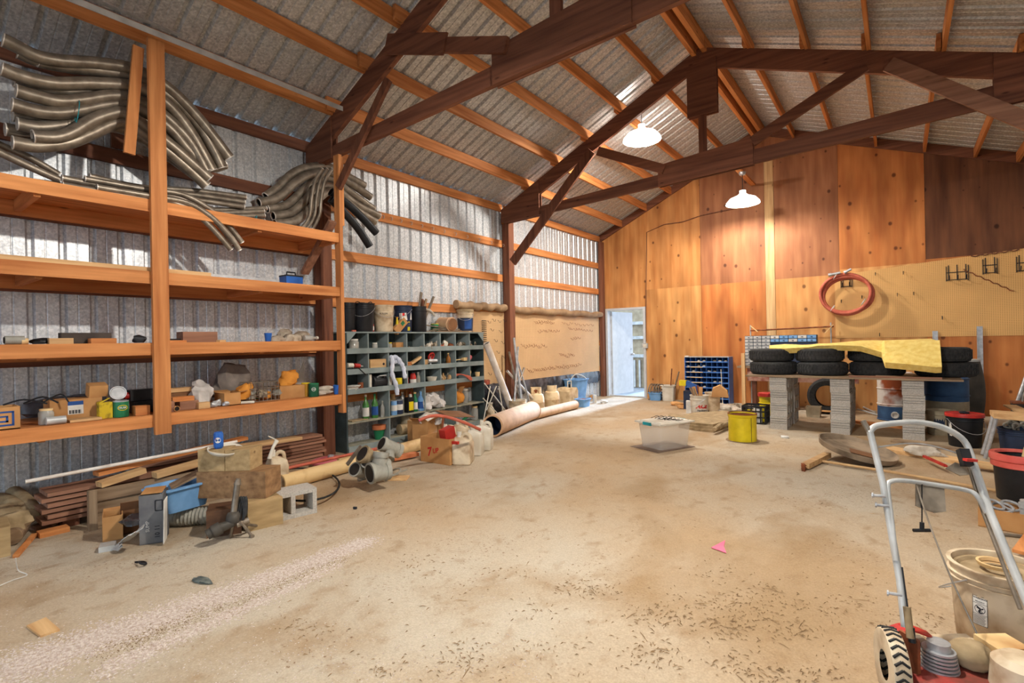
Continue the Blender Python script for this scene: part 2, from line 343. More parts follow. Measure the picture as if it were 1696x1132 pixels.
# ================================================================ SETTING
Y0, YB, XL, XR, XRG = -4.5, 10.91, -5.62, 1.72, -2.1
def roofz(X): return 3.765+.4665*(X+5.62) if X < XRG else 5.407-.378*(X-XRG)
def ribs(u0, u1, pitch, start):
    pr = [(u0, 0)]; u = start
    while u < u1-.1:
        if u > u0+.03:
            pr += [(u, 0), (u+.018, -.026), (u+.040, -.026), (u+.058, 0), (u+.118, 0), (u+.122, -.004), (u+.128, -.004), (u+.132, 0)]
        u += pitch
    pr.append((u1, 0)); return pr
fl = MB(); nx, ny = 2, 2
fl.bx(XL-.1, XR+.1, Y0-.2, YB+.12, -.12, 0); one('floor', fl, floormat(), kind='structure')
def sheet(pr, a, b, f, both=None):
    mb = MB(); vs = []
    for u, w in pr: vs += [f(u, w, a), f(u, w, b)]
    mb.add(vs, [(2*i, 2*i+2, 2*i+3, 2*i+1) for i in range(len(pr)-1)], False); return mb
wl = sheet(ribs(Y0, YB+.05, .2035, -4.356), 0, 3.757, lambda u, w, t: V((XL+w, u, t))); one('wall_left', wl, 'galv', kind='structure', ang=20)
wr = sheet(ribs(Y0, YB+.05, .2035, -4.356), 0, 4.0, lambda u, w, t: V((XR-w, u, t))); one('wall_right', wr, 'galv', kind='structure', ang=20)
cl = sheet(ribs(Y0-.2, YB+.25, .2035, -4.32), -5.95, XRG, lambda u, w, t: V((t, u, roofz(t)-w*1.35))); one('ceiling_left', cl, 'galv_roof', kind='structure', ang=20)
cr = sheet(ribs(Y0-.2, YB+.25, .2035, -4.32), XRG, 2.0, lambda u, w, t: V((t, u, roofz(t)-w*1.35))); one('ceiling_right', cr, 'galv_roof', kind='structure', ang=20)
rc = MB(); rc.prism([(XRG-.25, Y0-.2, roofz(XRG-.25)+.04), (XRG, Y0-.2, roofz(XRG)+.05), (XRG+.25, Y0-.2, roofz(XRG+.25)+.04), (XRG, Y0-.2, roofz(XRG)+.07)], (0, YB-Y0+.5, 0)); one('trim_1', rc, 'galv_roof', kind='structure')
# front end behind the camera: gable over a wide open doorway
fw = MB(); fw.bx(XL, -4.7, Y0-.04, Y0, 0, 3.6); fw.bx(1.1, XR, Y0-.04, Y0, 0, 3.8)
fw.prism([(XL, Y0, 3.3), (XR, Y0, 3.3), (XR, Y0, roofz(XR)-.01), (XRG, Y0, roofz(XRG)-.01), (XL, Y0, roofz(XL)-.01)], (0, -.04, 0)); one('wall_front', fw, 'galv', kind='structure')
# back wall of plywood sheets
bw = thing('wall_back', (-2, YB, 0), None, None, kind='structure')
PL = {'a': plywood('plywood_amber', (206, 148, 88), (176, 112, 58), 1), 'b': plywood('plywood_honey', (214, 160, 98), (184, 122, 66), 2),
      'c': plywood('plywood_rust', (204, 134, 74), (176, 102, 50), 3), 'd': plywood('plywood_brown', (172, 116, 78), (140, 88, 56), 4),
      'e': plywood('plywood_tan', (216, 164, 102), (188, 128, 72), 5), 'f': plywood('plywood_stained', (128, 82, 52), (88, 54, 36), 6)}
mb = MB(); mb.bx(-4.5, 1.78, YB+.02, YB+.035, 0, 3.6); mb.prism([(-5.66, YB+.02, 2.045), (-4.5, YB+.02, 2.045), (1.78, YB+.02, 3.5), (1.78, YB+.02, roofz(1.78)-.04), (XRG, YB+.02, roofz(XRG)-.04), (-5.66, YB+.02, roofz(-5.66)-.04)], (0, .015, 0)); part('light_stop_backing', mb, 'darkX', bw)  # added unseen board, stops daylight leaking through the gaps between sheets
def ply(x0, x1, z0, z1, k, label=None):
    xs = [x0]+([XRG] if x0 < XRG < x1 else [])+[x1]
    top = [(x, YB, min(z1, roofz(x)-.03)) for x in xs]
    mb = MB(); mb.prism([(x0+.002, YB, z0), (x1-.002, YB, z0)]+[(x0+.002 if x == x0 else (x1-.002 if x == x1 else x), YB, z) for x, _, z in top[::-1]], (0, .018, 0))
    part('plywood_sheet', mb, PL[k], bw, label)
ply(-5.66, -4.5, 2.04, 9, 'a'); ply(-5.66, -5.47, 0, 2.04, 'c'); ply(-4.5, -3.28, 0, 2.415, 'b'); ply(-3.28, -2.05, 0, 2.415, 'c')
ply(-4.5, -3.28, 2.415, 9, 'a'); ply(-3.28, -2.05, 2.415, 9, 'd', 'darker brown plywood sheet'); ply(-2.05, -.84, 2.415, 9, 'd'); ply(-2.05, -.84, 0, 2.415, 'e')
ply(-.84, .37, 2.50, 9, 'c'); ply(-.84, .37, 0, 2.50, 'e'); ply(.37, 1.78, 2.55, 9, 'f', 'dark stained plywood sheet'); ply(.37, 1.78, 0, 2.55, 'c')
mb = MB(); mb.bx(-2.045, -1.885, YB-.018, YB-.0005, .0, 5.0); part('batten', mb, 'paleZ', bw, 'pale upright board nailed over the plywood joint')
for i, (xa, xb) in enumerate(((XL, XRG), (XRG, XR))):
    mb = MB(); pts = [(xa, YB-.04, roofz(xa)-.001), (xb, YB-.04, roofz(xb)-.001), (xb, YB-.04, roofz(xb)-.17), (xa, YB-.04, roofz(xa)-.17)]
    mb.prism(pts, (0, .038, 0)); part('rafter', mb, 'darkX', bw)
# yard and annexe seen through the door
yd = MB(); yd.bx(-40, 30, -40, 60, -.6, -.125); one('ground', yd, mat('pale_yard_ground', (150, 152, 156), (130, 134, 140), rough=.95), kind='structure')
an = thing('outbuilding', (-6.5, 14.4, -.12), 'white metal sided outbuilding seen outside through the open door', 'outbuilding')
mb = MB(); mb.add([(-9.5, 14.4, 0-.12), (-5.65, 14.4, -.12), (-5.65, 14.4, 3.2), (-9.5, 14.4, 3.2)], [(0, 1, 2, 3)]); mb.bx(-9.5, -5.65, 14.4, 14.5, -.12, 3.2); part('wall_panel', mb, 'drumtan', an)
for z in (.78, 1.32, 1.75):
    mb = MB(); mb.bx(-9.5, -5.65, 14.3, 14.4, z, z+.09); part('ledge', mb, 'ltgrey', an)
for k in range(12):
    mb = MB(); x = -7.6+k*.16; mb.bx(x, x+.05, 14.33, 14.39, -.1, .70); part('slat', mb, 'ltgrey', an)
# ---- door
d1 = thing('door_1', (-5.0, 10.95, 0), None, None, kind='structure')
mb = MB(); mb.bx(-5.47, -5.42, 10.87, 11.03, 0, 2.04); mb.bx(-4.55, -4.50, 10.87, 11.03, 0, 2.04); mb.bx(-5.42, -4.55, 10.87, 11.03, 1.99, 2.04); mb.bx(-5.42, -4.55, 10.93, 10.99, .0, .03)
part('door_frame', mb, 'doorpaint', d1, 'white painted steel door frame')
th = radians(82); hx, hy = -5.40, 11.03; dd = V((cos(th), sin(th), 0)); nn = V((sin(th), -cos(th), 0))
mb = MB(); c = V((hx, hy, 1.0))+dd*.44; mb.box(c, (.88, .044, 1.95), Rz(th)); lf = part('door_leaf', mb, 'doorpaint', d1, 'plain white door leaf standing open')
mb = MB(); c = V((hx, hy, .95))+dd*.80; mb.cyl(c, c+nn*.06, .022); mb.blob(c+nn*.075, (.06, .06, .06), 1, 0, flat=False); mb.cyl(c+V((0, 0, .13)), c+V((0, 0, .13))+nn*.03, .026); part('door_knob', mb, 'steel', lf)
for z in (.25, 1.0, 1.75):
    mb = MB(); mb.cyl((-5.412, 11.035, z-.05), (-5.412, 11.035, z+.05), .012); part('hinge', mb, 'steel', lf)
# ================================================================ FRAME MEMBERS
BAYS = [('near', Y0+.1, 3.42), ('middle', 3.62, 7.10), ('far', 7.30, 10.87)]
HG = [(.65, 'lowest'), (1.25, 'second lowest'), (1.855, 'third from the floor'), (2.445, 'third from the top'), (3.05, 'second from the top'), (3.685, 'topmost, under the eave')]
for bn, a, b in BAYS:
    for z, hn in HG:
        mb = MB(); mb.bx(XL+.001, XL+.04, a-.06, b+.06, z-.0625, z+.0625)
        one('wall_girt', mb, 'lumY' if bn != 'near' else 'darkY', f'horizontal timber rail on the {bn} bay of the metal side wall, {hn}', 'wall rail', 'timber rails along the metal side wall')
for y, w in ((3.475, 'between the big shelves and the parts cabinet'), (7.15, 'between the two pegboards')):
    mb = MB(); mb.bx(XL+.042, -5.44, y, y+.15, 0, 3.62); one('wall_post', mb, 'darkZ', f'brown square timber post {w}', 'post', 'timber wall posts')
mb = MB(); mb.bx(XL+.042, -5.49, 10.77, 10.905, 0, 3.6); one('wall_post', mb, 'darkZ', 'timber corner post beside the white door frame', 'post')
mb = MB(); mb.bx(1.55, 1.70, 7.15, 7.30, 0, 3.95); one('wall_post', mb, 'darkZ', 'timber post at the right hand side wall under the far truss', 'post', 'timber wall posts')
def truss(Y, nm, near):
    t = thing('roof_truss', (-2, Y, 3.4), f'dark brown timber roof truss, {nm}', 'roof truss', 'dark brown timber roof trusses')
    def slab(name, poly, y0, th_, m_='darkX', label=None):
        mb = MB(); mb.prism([(x, y0, z) for x, z in poly], (0, th_, 0)); part(name, mb, m_, t, label)
    rl = lambda x: roofz(x)-.152
    slab('rafter', [(-5.56, rl(-5.56)), (XRG, rl(XRG)), (XRG, rl(XRG)-.25), (-5.56, rl(-5.56)-.25)], Y, .05, 'darkX')
    slab('rafter', [(XRG, rl(XRG)), (1.66, rl(1.66)), (1.66, rl(1.66)-.26), (XRG, rl(XRG)-.26)], Y, .05, 'darkX')
    zc = lambda x: 3.40+.034*(x+5.4)
    slab('bottom_chord', [(-5.45, zc(-5.45)), (1.62, zc(1.62)), (1.62, zc(1.62)+.22), (-5.45, zc(-5.45)+.13)], Y+.001, .046, 'darkX')
    gx = -5.02 if near else -4.74
    for y in (Y-.02, Y+.052):
        g = 'gusset_plate'
        slab(g, [(-5.50, zc(-5.5)-.01), (gx, zc(gx)-.005), (gx, rl(gx)-.02), (-5.50, rl(-5.5)-.02)], y, .018)
        slab(g, [(-2.70, zc(-2.7)-.01), (-1.45, zc(-1.45)-.01), (-1.45, zc(-1.45)+.34), (-2.70, zc(-2.7)+.29)], y, .018)
        slab(g, [(-2.27, 4.33), (-1.88, 4.33), (-1.88, 5.06), (-2.27, 5.0)], y, .018)
        slab(g, [(.80, zc(.8)-.01), (1.60, zc(1.6)-.01), (1.60, rl(1.6)-.02), (.80, rl(.8)-.02)], y, .018)
    slab('king_post', [(-2.13, 3.7), (-2.03, 3.7), (-2.03, 4.5), (-2.13, 4.5)], Y, .04, 'darkZ')
    for x0, z0, x1, z1 in (((-2.52, 3.74, -3.95, 4.26) if near else (-2.60, 3.70, -3.62, 4.20)), (-1.45, 3.80, -.25, 4.36)):
        mb = MB(); mb.beam((x0, Y-.045, z0), (x1, Y-.045, z1), .04, .13, (0, 0, 1)); part('web', mb, 'darkX', t)
    if near:
        mb = MB(); mb.beam((-3.18, Y-.075, 3.98), (-3.98, Y-.075, 4.27), .02, .19); part('splice_board', mb, 'darkX', t)
    for a, b, m_ in ((((-4.84, 3.03), (-3.98, 3.93), 'darkZ') if near else ((-5.28, 2.68), (-3.72, 4.22), 'darkZ')), ((1.52, 2.95), (-.05, 4.30), 'redX')):
        if near and a[0] > 0: continue
        mb = MB(); mb.beam((a[0], Y-.055, a[1]), (b[0], Y-.055, b[1]), .04, .15 if not near else .09); part('knee_brace', mb, m_, t)
    return t
truss(3.38, 'nearer one, above the parts cabinet', True)
truss(7.10, 'farther one, carrying the big lamp', False)
PLX = [(-5.0, 'first above the eave'), (-4.41, 'second above the eave'), (-3.85, 'third above the eave'), (-3.28, 'fourth above the eave'), (-2.70, 'fifth above the eave')]
PRX = [(-1.50, 'first below the ridge'), (-.86, 'second below the ridge'), (-.25, 'third below the ridge'), (.40, 'fourth below the ridge'), (1.02, 'fifth below the ridge'), (1.5, 'lowest')]
PB = [('near', Y0, 3.60), ('middle', 3.28, 7.32), ('far', 7.0, 10.868)]
for sd, lst in (('left', PLX), ('right', PRX)):
    for x, nm in lst:
        for k, (bn, a, b) in enumerate(PB):
            off = .022 if k % 2 else -.022; x_ = x+off
            mb = MB(); zt = min(roofz(x_-.019), roofz(x_+.019))-.003; mb.bx(x_-.019, x_+.019, a, b, zt-.145, zt)
            one('roof_purlin', mb, 'lumY', f'orange roof purlin, {nm} on the {sd} slope, in the {bn} bay', 'purlin', 'orange roof purlins')
for k, (bn, a, b) in enumerate(PB):
    for s_, w in ((-1, 'left'), (1, 'right')):
        x = XRG+s_*.07; mb = MB(); zt = roofz(x+s_*.03)-.01; mb.bx(x-.03, x+.03, a+.001, b-.33 if k < 2 else b, zt-.19, zt); one('ridge_purlin', mb, 'lumY', f'{w} one of the paired ridge boards in the {bn} bay', 'ridge board', 'paired ridge boards')
# steel track
mb = MB(); a, b = V((-4.72, -.6, 3.86)), V((-4.72, 3.30, 3.86)); mb.beam(a, b, .045, .006); mb.beam(a+V((.02, 0, -.022)), b+V((.02, 0, -.022)), .004, .045); mb.beam(a+V((-.02, 0, -.012)), b+V((-.02, 0, -.012)), .004, .025)
one('steel_track', mb, 'ltgrey', 'long galvanised steel channel slung under the roof above the big shelves', 'steel channel')
mb = MB(); mb.beam((-4.68, 1.0, 3.893), (-4.68, 1.75, 3.893), .05, .004); one('steel_strip', mb, 'steel', 'short flat steel strip lying on the steel channel', 'steel strip')
# lamps
def lamp(x, y, z, pw, ins, label, top, wood_=False):
    t = thing('pendant_lamp', (x, y, z), label, 'lamp', 'round pendant lamps')
    mb = MB(); mb.lathe((x, y, z-.03), [(.285, 0), (.28, .03), (.22, .10), (.10, .15), (.055, .19), (.055, .24), (.0, .24)], 36); mb.lathe((x, y, z-.03), [(.28, .001), (.272, .03), (.215, .095), (.095, .144), (0, .15)], 36); part('lamp_shade', mb, 'shadeglow', t)
    mb = MB(); mb.lathe((x, y, z-.03), [(0, ins+.045), (.05, ins+.045), (.06, ins+.05), (0, ins+.06)], 24); mb.lathe((x, y, z-.03), [(.268, .016), (.274, .022)], 36); part('diffuser', mb, 'glow', t)
    mb = MB(); mb.cyl((x, y, z+.2), (x, y, top), .006, n=8); part('cord', mb, 'black', t)
    mb = MB(); mb.lathe((x, y, top-.05), [(0, 0), (.05, 0), (.06, .03), (.06, .05), (0, .05)], 20); part('ceiling_hook', mb, 'steel', t)
    o = lamp_light('lamp_bulb', (x, y, z-.03+ins), pw, rad=.14 if y > 7.2 and y < 8 else .06); return t
for i, (x, y, z, p, ins) in enumerate(LAMPS):
    nm = ['large glaring white pendant lamp by the farther roof truss', 'smaller looking white pendant lamp glaring near the back plywood wall', 'pendant lamp by the nearer roof truss, above the open floor', 'added unseen fill lamp behind the camera'][i]
    lamp(x, y, z, p, ins, nm, {0: 4.88, 1: 4.28, 2: 4.9, 3: 4.9}[i])
mb = MB(); mb.bx(-2.28, -2.19, 9.3, 10.86, 4.28, 4.32); one('lamp_board', mb, 'lumY', 'short board above the farther lamp, running to the back wall', 'board')
# ================================================================ BUILDERS FOR GOODS
def rbox(x, y, z, dx, dy, dz, rot=0, tilt=None):
    R = Rz(rot)
    if tilt: R = R @ tilt
    mb = MB(); mb.box((x, y, z+dz/2), (dx, dy, dz), R); return mb
def block(name, x, y, z, dx, dy, dz, rot, m_, label, cat, group=None, tilt=None):
    return one(name, rbox(x, y, z, dx, dy, dz, rot, tilt), m_, label, cat, group)
def openbox_mb(x, y, z, dx, dy, dz, rot, t=.006, floor_=True):
    R = Rz(rot); c = V((x, y, z)); mb = MB()
    mb.box(c+R @ V((0, 0, t/2)), (dx, dy, t), R)
    for sx in (-1, 1): mb.box(c+R @ V((sx*(dx-t)/2, 0, dz/2)), (t, dy, dz), R)
    for sy in (-1, 1): mb.box(c+R @ V((0, sy*(dy-t)/2, dz/2)), (dx-2*t, t, dz), R)
    return mb
def carton(x, y, z, dx, dy, dz, rot, label, flaps=(1, 1, 0, 0), m_='card', name='cardboard_box', ang=.7):
    t = thing(name, (x, y, z), label, 'box'); bb = part('box_body', openbox_mb(x, y, z, dx, dy, dz, rot), m_, t); R = Rz(rot); c = V((x, y, z+dz))
    for k, f in enumerate(flaps):
        if not f: continue
        s_ = 1 if k % 2 else -1; mb = MB(); w = min(dx, dy)*.48
        if k < 2: a = R @ V((s_*dx/2, 0, 0)); d = R @ V((s_*cos(ang), 0, sin(ang)))*w; mb.beam(c+a, c+a+d, dy*.97, .004, R @ V((-s_*sin(ang), 0, cos(ang))))
        else: a = R @ V((0, s_*dy/2, 0)); d = R @ V((0, s_*cos(ang), sin(ang)))*w; mb.beam(c+a, c+a+d, dx*.97, .004, R @ V((0, -s_*sin(ang), cos(ang))))
        part('flap', mb, m_, bb)
    return t
def handle_arc(c, r, drop, ang, n=14, w=.003, sag=-1):
    """bucket bail hanging from the rim; ang = direction it hangs towards"""
    c = V(c); e = V((cos(ang+pi/2), sin(ang+pi/2), 0)); o = V((cos(ang), sin(ang), 0)); pts = []
    for i in range(n+1):
        a = pi*i/n; pts.append(c+e*cos(a)*r+o*sin(a)*(r*.25+.01)+o*(r*.95 if 0 < i < n else 0)*sin(a)+V((0, 0, sag*drop*sin(a))))
    mb = MB(); mb.tube(pts, w, 6); return mb
def bucket(x, y, z, r, h, m_, label, rimm=None, ribsn=3, lid=None, bail=None, cat='bucket', name='bucket', fill=None, dirt=None, taper=.88, group=None, tiltR=None):
    t = thing(name, (x, y, z), label, cat, group); b = r*taper
    pr = [(0, 0), (b*.97, 0), (b, .006), (r*.985, h*.80)]
    for k in range(ribsn):
        zz = h*(.80+.065*k); pr += [(r*.985, zz), (r*1.05, zz+.004), (r*1.05, zz+h*.018), (r*.99, zz+h*.022)]
    pr += [(r, h*.98), (r*1.06, h*.985), (r*1.06, h), (r*.96, h), (r*.95, h*.96), (b*.93, .012), (0, .012)]
    mb = MB(); mb.lathe((x, y, z), pr, 36); part('bucket_body', mb, m_, t)
    if lid:
        mb = MB(); mb.lathe((x, y, z+h), [(0, .008), (r*.86, .008), (r*.90, .016), (r*1.07, .016), (r*1.09, .008), (r*1.09, -.022), (r*1.055, -.022)], 36); part('lid', mb, lid, t)
    if fill:
        mb = MB(); mb.lathe((x, y, z+h*.8), [(0, .012), (r*.5, .01), (r*.93, 0)], 20); part('contents', mb, fill, t)
    if bail is not None:
        part('bail_handle', handle_arc((x, y, z+h*.86), r*1.05, r*.9, bail), 'steel', t)
    return t
def can(x, y, z, r, h, m_, label, cat='can', name='can', lid='steel', group=None, band=None):
    t = thing(name, (x, y, z), label, cat, group)
    mb = MB(); mb.lathe((x, y, z), [(0, 0), (r*.97, 0), (r, .004), (r, h-.004), (r*.97, h), (0, h)], 22); bb = part('can_body', mb, m_, t)
    mb = MB(); mb.lathe((x, y, z+h), [(0, .0), (r*.86, 0), (r*.90, .004), (r*1.01, .004), (r*1.01, -.004)], 22); part('can_lid', mb, lid, t)
    if band:
        mb = MB(); mb.lathe((x, y, z+h*.3), [(r+.0006, 0), (r+.0006, h*.4)], 22); part('label_band', mb, band, bb)
    return t
def jar(x, y, z, r, h, label, lid='yel', m_='glass', fill='junk', group=None, name='glass_jar', cat='jar'):
    t = thing(name, (x, y, z), label, cat, group)
    mb = MB(); mb.lathe((x, y, z), [(0, 0), (r*.9, 0), (r, .006), (r, h*.75), (r*.82, h*.85), (r*.82, h*.93)], 20); part('jar_body', mb, m_, t)
    mb = MB(); mb.lathe((x, y, z), [(0, h*.88), (r*.86, h*.88), (r*.86, h*.985), (r*.8, h), (0, h)], 20); part('jar_lid', mb, lid, t)
    if fill: mb = MB(); mb.lathe((x, y, z), [(0, .004), (r*.85, .006), (r*.9, h*.55), (0, h*.6)], 14); part('contents', mb, fill, t)
    return t
def bottle(x, y, z, r, h, m_, label, cap='wht', lab=None, neck=.35, name='bottle', cat='bottle', group=None, lean=None):
    t = thing(name, (x, y, z), label, cat, group); nr = r*neck
    mb = MB(); mb.lathe((x, y, z), [(0, 0), (r*.92, 0), (r, .006), (r, h*.55), (r*.92, h*.62), (nr*1.2, h*.78), (nr, h*.82), (nr, h*.93), (0, h*.93)], 22, lean); bb = part('bottle_body', mb, m_, t)
    mb = MB(); mb.lathe((x, y, z), [(0, h*.92), (nr*1.25, h*.92), (nr*1.2, h), (0, h)], 16, lean); part('cap', mb, cap, t)
    if lab: mb = MB(); mb.lathe((x, y, z), [(r+.0008, h*.12), (r+.0008, h*.48)], 22, lean); part('bottle_label', mb, lab, bb)
    return t
def pipe(name, pts, r, m_, label, cat, hollow=True, group=None, n=14, ends=(1, 1), rimm=None, endr=None, k=5, inner='inner'):
    """hollow pipe or hose: body with open dark ends"""
    pts = smoothpath(pts, k) if len(pts) > 2 else [V(p) for p in pts]
    if not hollow:
        mb = MB(); mb.tube(pts, r, n); return one(name, mb, m_, label, cat, group)
    t = thing(name, pts[len(pts)//2]-V((0, 0, r)), label, cat, group)
    mb = MB(); mb.tube(pts, r, n, caps=False); part('pipe_body', mb, m_, t)
    for e in (0, 1):
        if not ends[e]: continue
        p, q = (pts[0], pts[1]) if e == 0 else (pts[-1], pts[-2]); d = (q-p).normalized()
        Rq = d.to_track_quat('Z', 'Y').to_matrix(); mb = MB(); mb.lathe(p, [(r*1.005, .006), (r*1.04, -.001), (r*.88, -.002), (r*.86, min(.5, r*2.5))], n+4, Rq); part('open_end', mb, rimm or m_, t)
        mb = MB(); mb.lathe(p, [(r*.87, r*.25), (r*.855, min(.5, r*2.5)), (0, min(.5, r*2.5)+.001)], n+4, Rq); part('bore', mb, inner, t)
    return t
# ================================================================ BIG WOODEN SHELVES
XF, XBk = -4.87, XL+.04
YS0, YS1 = -.55, 3.31
LV = [2.53, 1.945, 1.365, .78]
rk = thing('wooden_shelf_rack', (-5.2, 1.6, .6), 'four-tier orange lumber shelving built against the metal side wall', 'shelves')
for i, z in enumerate(LV):
    mb = MB(); mb.bx(XF-.001, XF+.038, YS0, YS1, z-.10, z); part('front_beam', mb, 'lumY', rk)
    mb = MB(); mb.bx(XBk+.001, XBk+.04, YS0, 3.46, z-.135, z-.022); part('rear_beam', mb, 'lumY', rk)
    mb = MB(); mb.bx(XBk+.001, XF-.003, YS0, YS1-.002, z-.021, z-.002); part('shelf_board', mb, 'lumY', rk)
    for y in (.86, 2.45, 3.25):
        mb = MB(); mb.bx(XBk+.042, XF-.003, y, y+.038, z-.115, z-.023); part('joist', mb, 'lumX', rk)
mb = MB(); mb.bx(-4.831, -4.79, 1.55, 1.665, .62, 3.84); part('upright', mb, 'lumZ', rk)
mb = MB(); mb.bx(-4.91, -4.815, 3.313, 3.351, .58, 3.39); part('upright', mb, 'lumZ', rk)
mb = MB(); mb.bx(-4.90, -4.82, 3.353, 3.377, 2.62, 3.37); part('sister_board', mb, 'lumZ', rk)
mb = MB(); mb.beam(PX(229, 78, -4.88), PX(214, 255, -4.90), .03, .075, (0, 1, 0)); part('diagonal_brace', mb, 'lumZ', rk)
mb = MB(); mb.beam((-4.88, 3.27, 2.66), (-5.45, 3.27, 2.15), .04, .09, (0, 1, 0)); part('diagonal_brace', mb, 'redZ', rk)
mb = MB(); mb.bx(-5.575, -5.54, 1.50, 1.62, 3.12, 3.76); part('wall_stud', mb, 'darkZ', rk)
def SH(px, X, py=560): p = PX(px, py, X); return p.y
def shp(px, X, lvl): return X, SH(px, X), LV[lvl]
# -- siphon tubes, upper bundle
UP = [
 ([(4, 66), (22, 74), (60, 93), (100, 101), (160, 105), (215, 113), (250, 128), (285, 151), (322, 188), (352, 225), (380, 262)], -5.02),
 ([(30, 86), (62, 100), (110, 110), (165, 117), (215, 126), (250, 141), (290, 168), (328, 208), (352, 246), (368, 279)], -5.06),
 ([(2, 114), (40, 128), (90, 138), (150, 138), (215, 142), (250, 154), (285, 180), (315, 218), (335, 252), (352, 283)], -5.03),
 ([(22, 133), (60, 143), (110, 151), (150, 149), (215, 148), (250, 164), (285, 194), (318, 234), (345, 275), (372, 272)], -5.11),
 ([(26, 150), (60, 160), (100, 168), (140, 165), (180, 159), (212, 161), (250, 176), (288, 206), (318, 240), (342, 284)], -5.03),
 ([(19, 173), (60, 184), (100, 187), (140, 181), (180, 173), (212, 174), (250, 190), (285, 216), (310, 246), (334, 272)], -5.05),
 ([(28, 205), (62, 211), (100, 208), (130, 201), (165, 188), (210, 188), (250, 204), (280, 226), (310, 257), (336, 291)], -5.12),
 ([(54, 226), (90, 228), (120, 219), (150, 201), (180, 190), (207, 188), (250, 216), (285, 242), (318, 270), (347, 296)], -5.02),
 ([(8, 214), (40, 220), (70, 224)], -5.22),
 ([(20, 236), (60, 242), (110, 237), (150, 222), (180, 208), (207, 204), (250, 229), (285, 256), (318, 285), (342, 308)], -5.06),
 ([(20, 190), (60, 198), (110, 214), (160, 208), (205, 214), (250, 238), (290, 266), (336, 300)], -5.20)]
nth = ['topmost', 'second', 'third', 'fourth', 'fifth', 'sixth', 'seventh', 'eighth', 'ninth', 'tenth', 'lowest']
for i, (pp, X) in enumerate(UP):
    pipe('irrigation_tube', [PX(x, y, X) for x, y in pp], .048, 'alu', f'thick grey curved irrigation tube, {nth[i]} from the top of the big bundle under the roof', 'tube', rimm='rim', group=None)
LOW = [
 ([(-30, 222), (0, 240), (50, 262), (98, 290)], -5.2, .026, 'short thin grey tube at the far left, upper one above the top shelf'),
 ([(-30, 238), (0, 253), (55, 279), (100, 299)], -5.12, .028, 'short thin grey tube at the far left, lower one above the top shelf'),
 ([(-30, 292), (20, 297), (100, 306)], -5.02, .022, 'dark thin tube lying flat on the far left of the top shelf'),
 ([(102, 295), (160, 306), (230, 318), (290, 326), (330, 344), (365, 374), (386, 405)], -4.93, .026, 'thin curved tube drooping over the top shelf edge, upper left of four'),
 ([(103, 306), (160, 316), (230, 327), (285, 335), (322, 352), (355, 382), (383, 414)], -4.86, .024, 'thin curved tube drooping over the top shelf edge, lower left of four'),
 ([(140, 296), (230, 312), (300, 322), (345, 345), (375, 370), (401, 402)], -4.90, .024, 'thin curved tube drooping over the top shelf edge, rightmost of four'),
 ([(160, 310), (250, 325), (310, 336), (350, 360), (380, 390), (397, 415)], -4.84, .024, 'thin curved tube drooping over the top shelf edge, lowest end of four'),
 ([(148, 292), (230, 310), (320, 316), (407, 327)], -5.2, .026, 'straight grey tube on the top shelf, highest end of the left cluster'),
 ([(150, 300), (240, 314), (330, 324), (405, 335)], -5.12, .024, 'straight grey tube on the top shelf, middle end of the left cluster'),
 ([(230, 318), (330, 332), (404, 343)], -5.05, .024, 'straight grey tube on the top shelf, lowest end of the left cluster'),
 ([(250, 332), (340, 348), (441, 345)], -5.10, .024, 'grey tube ending in the right cluster on the top shelf, topmost end'),
 ([(260, 336), (340, 352), (400, 352), (437, 350)], -5.04, .024, 'grey tube ending in the right cluster on the top shelf, second end'),
 ([(270, 340), (350, 356), (400, 358), (438, 357)], -4.98, .023, 'grey tube ending in the right cluster on the top shelf, third end'),
 ([(300, 350), (370, 362), (438, 366)], -4.94, .022, 'grey tube ending in the right cluster on the top shelf, lowest end')]
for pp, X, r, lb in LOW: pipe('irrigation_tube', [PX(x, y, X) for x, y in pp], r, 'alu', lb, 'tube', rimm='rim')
BIG = [
 ([(440, 326), (462, 310), (484, 288), (512, 277), (545, 277), (575, 292), (604, 308)], -5.30, 'alu', 'thick curved tube behind the shelf end post, topmost right end'),
 ([(428, 336), (460, 328), (486, 305), (512, 290), (545, 287), (580, 304), (614, 327)], -5.24, 'alu', 'thick curved tube behind the shelf end post, second right end'),
 ([(442, 346), (474, 340), (500, 318), (520, 301), (548, 297), (584, 322), (619, 347)], -5.26, 'alu', 'thick curved tube behind the shelf end post, third right end'),
 ([(452, 358), (482, 353), (506, 332), (526, 312), (552, 310), (588, 338), (628, 358)], -5.21, 'alu', 'thick curved tube behind the shelf end post, fourth right end'),
 ([(455, 371), (490, 366), (515, 345), (532, 325), (552, 318), (590, 348), (622, 368)], -5.17, 'alu', 'thick curved tube behind the shelf end post, fifth right end'),
 ([(548, 318), (575, 338), (600, 361), (623, 386)], -5.02, 'black', 'thick black rubber tube behind the shelf end post, upper one'),
 ([(548, 330), (572, 354), (594, 380), (612, 408)], -4.99, 'black', 'thick black rubber tube behind the shelf end post, lower one')]
for pp, X, m_, lb in BIG: pipe('irrigation_tube', [PX(x, y, X) for x, y in pp], .046, m_, lb, 'tube', rimm='rim' if m_ == 'alu' else 'black')
for i, (dx, w) in enumerate(((0, 'left'), (8, 'middle'), (16, 'right'))):
    pipe('irrigation_tube', [PX(x+dx, y, -4.96) for x, y in ((534, 280), (522, 300), (516, 330), (514, 352), (508, 368), (497+i*2, 380))], .018, 'alu', f'thin tube hanging in a hoop by the shelf end post, {w} of three', 'tube', rimm='rim')
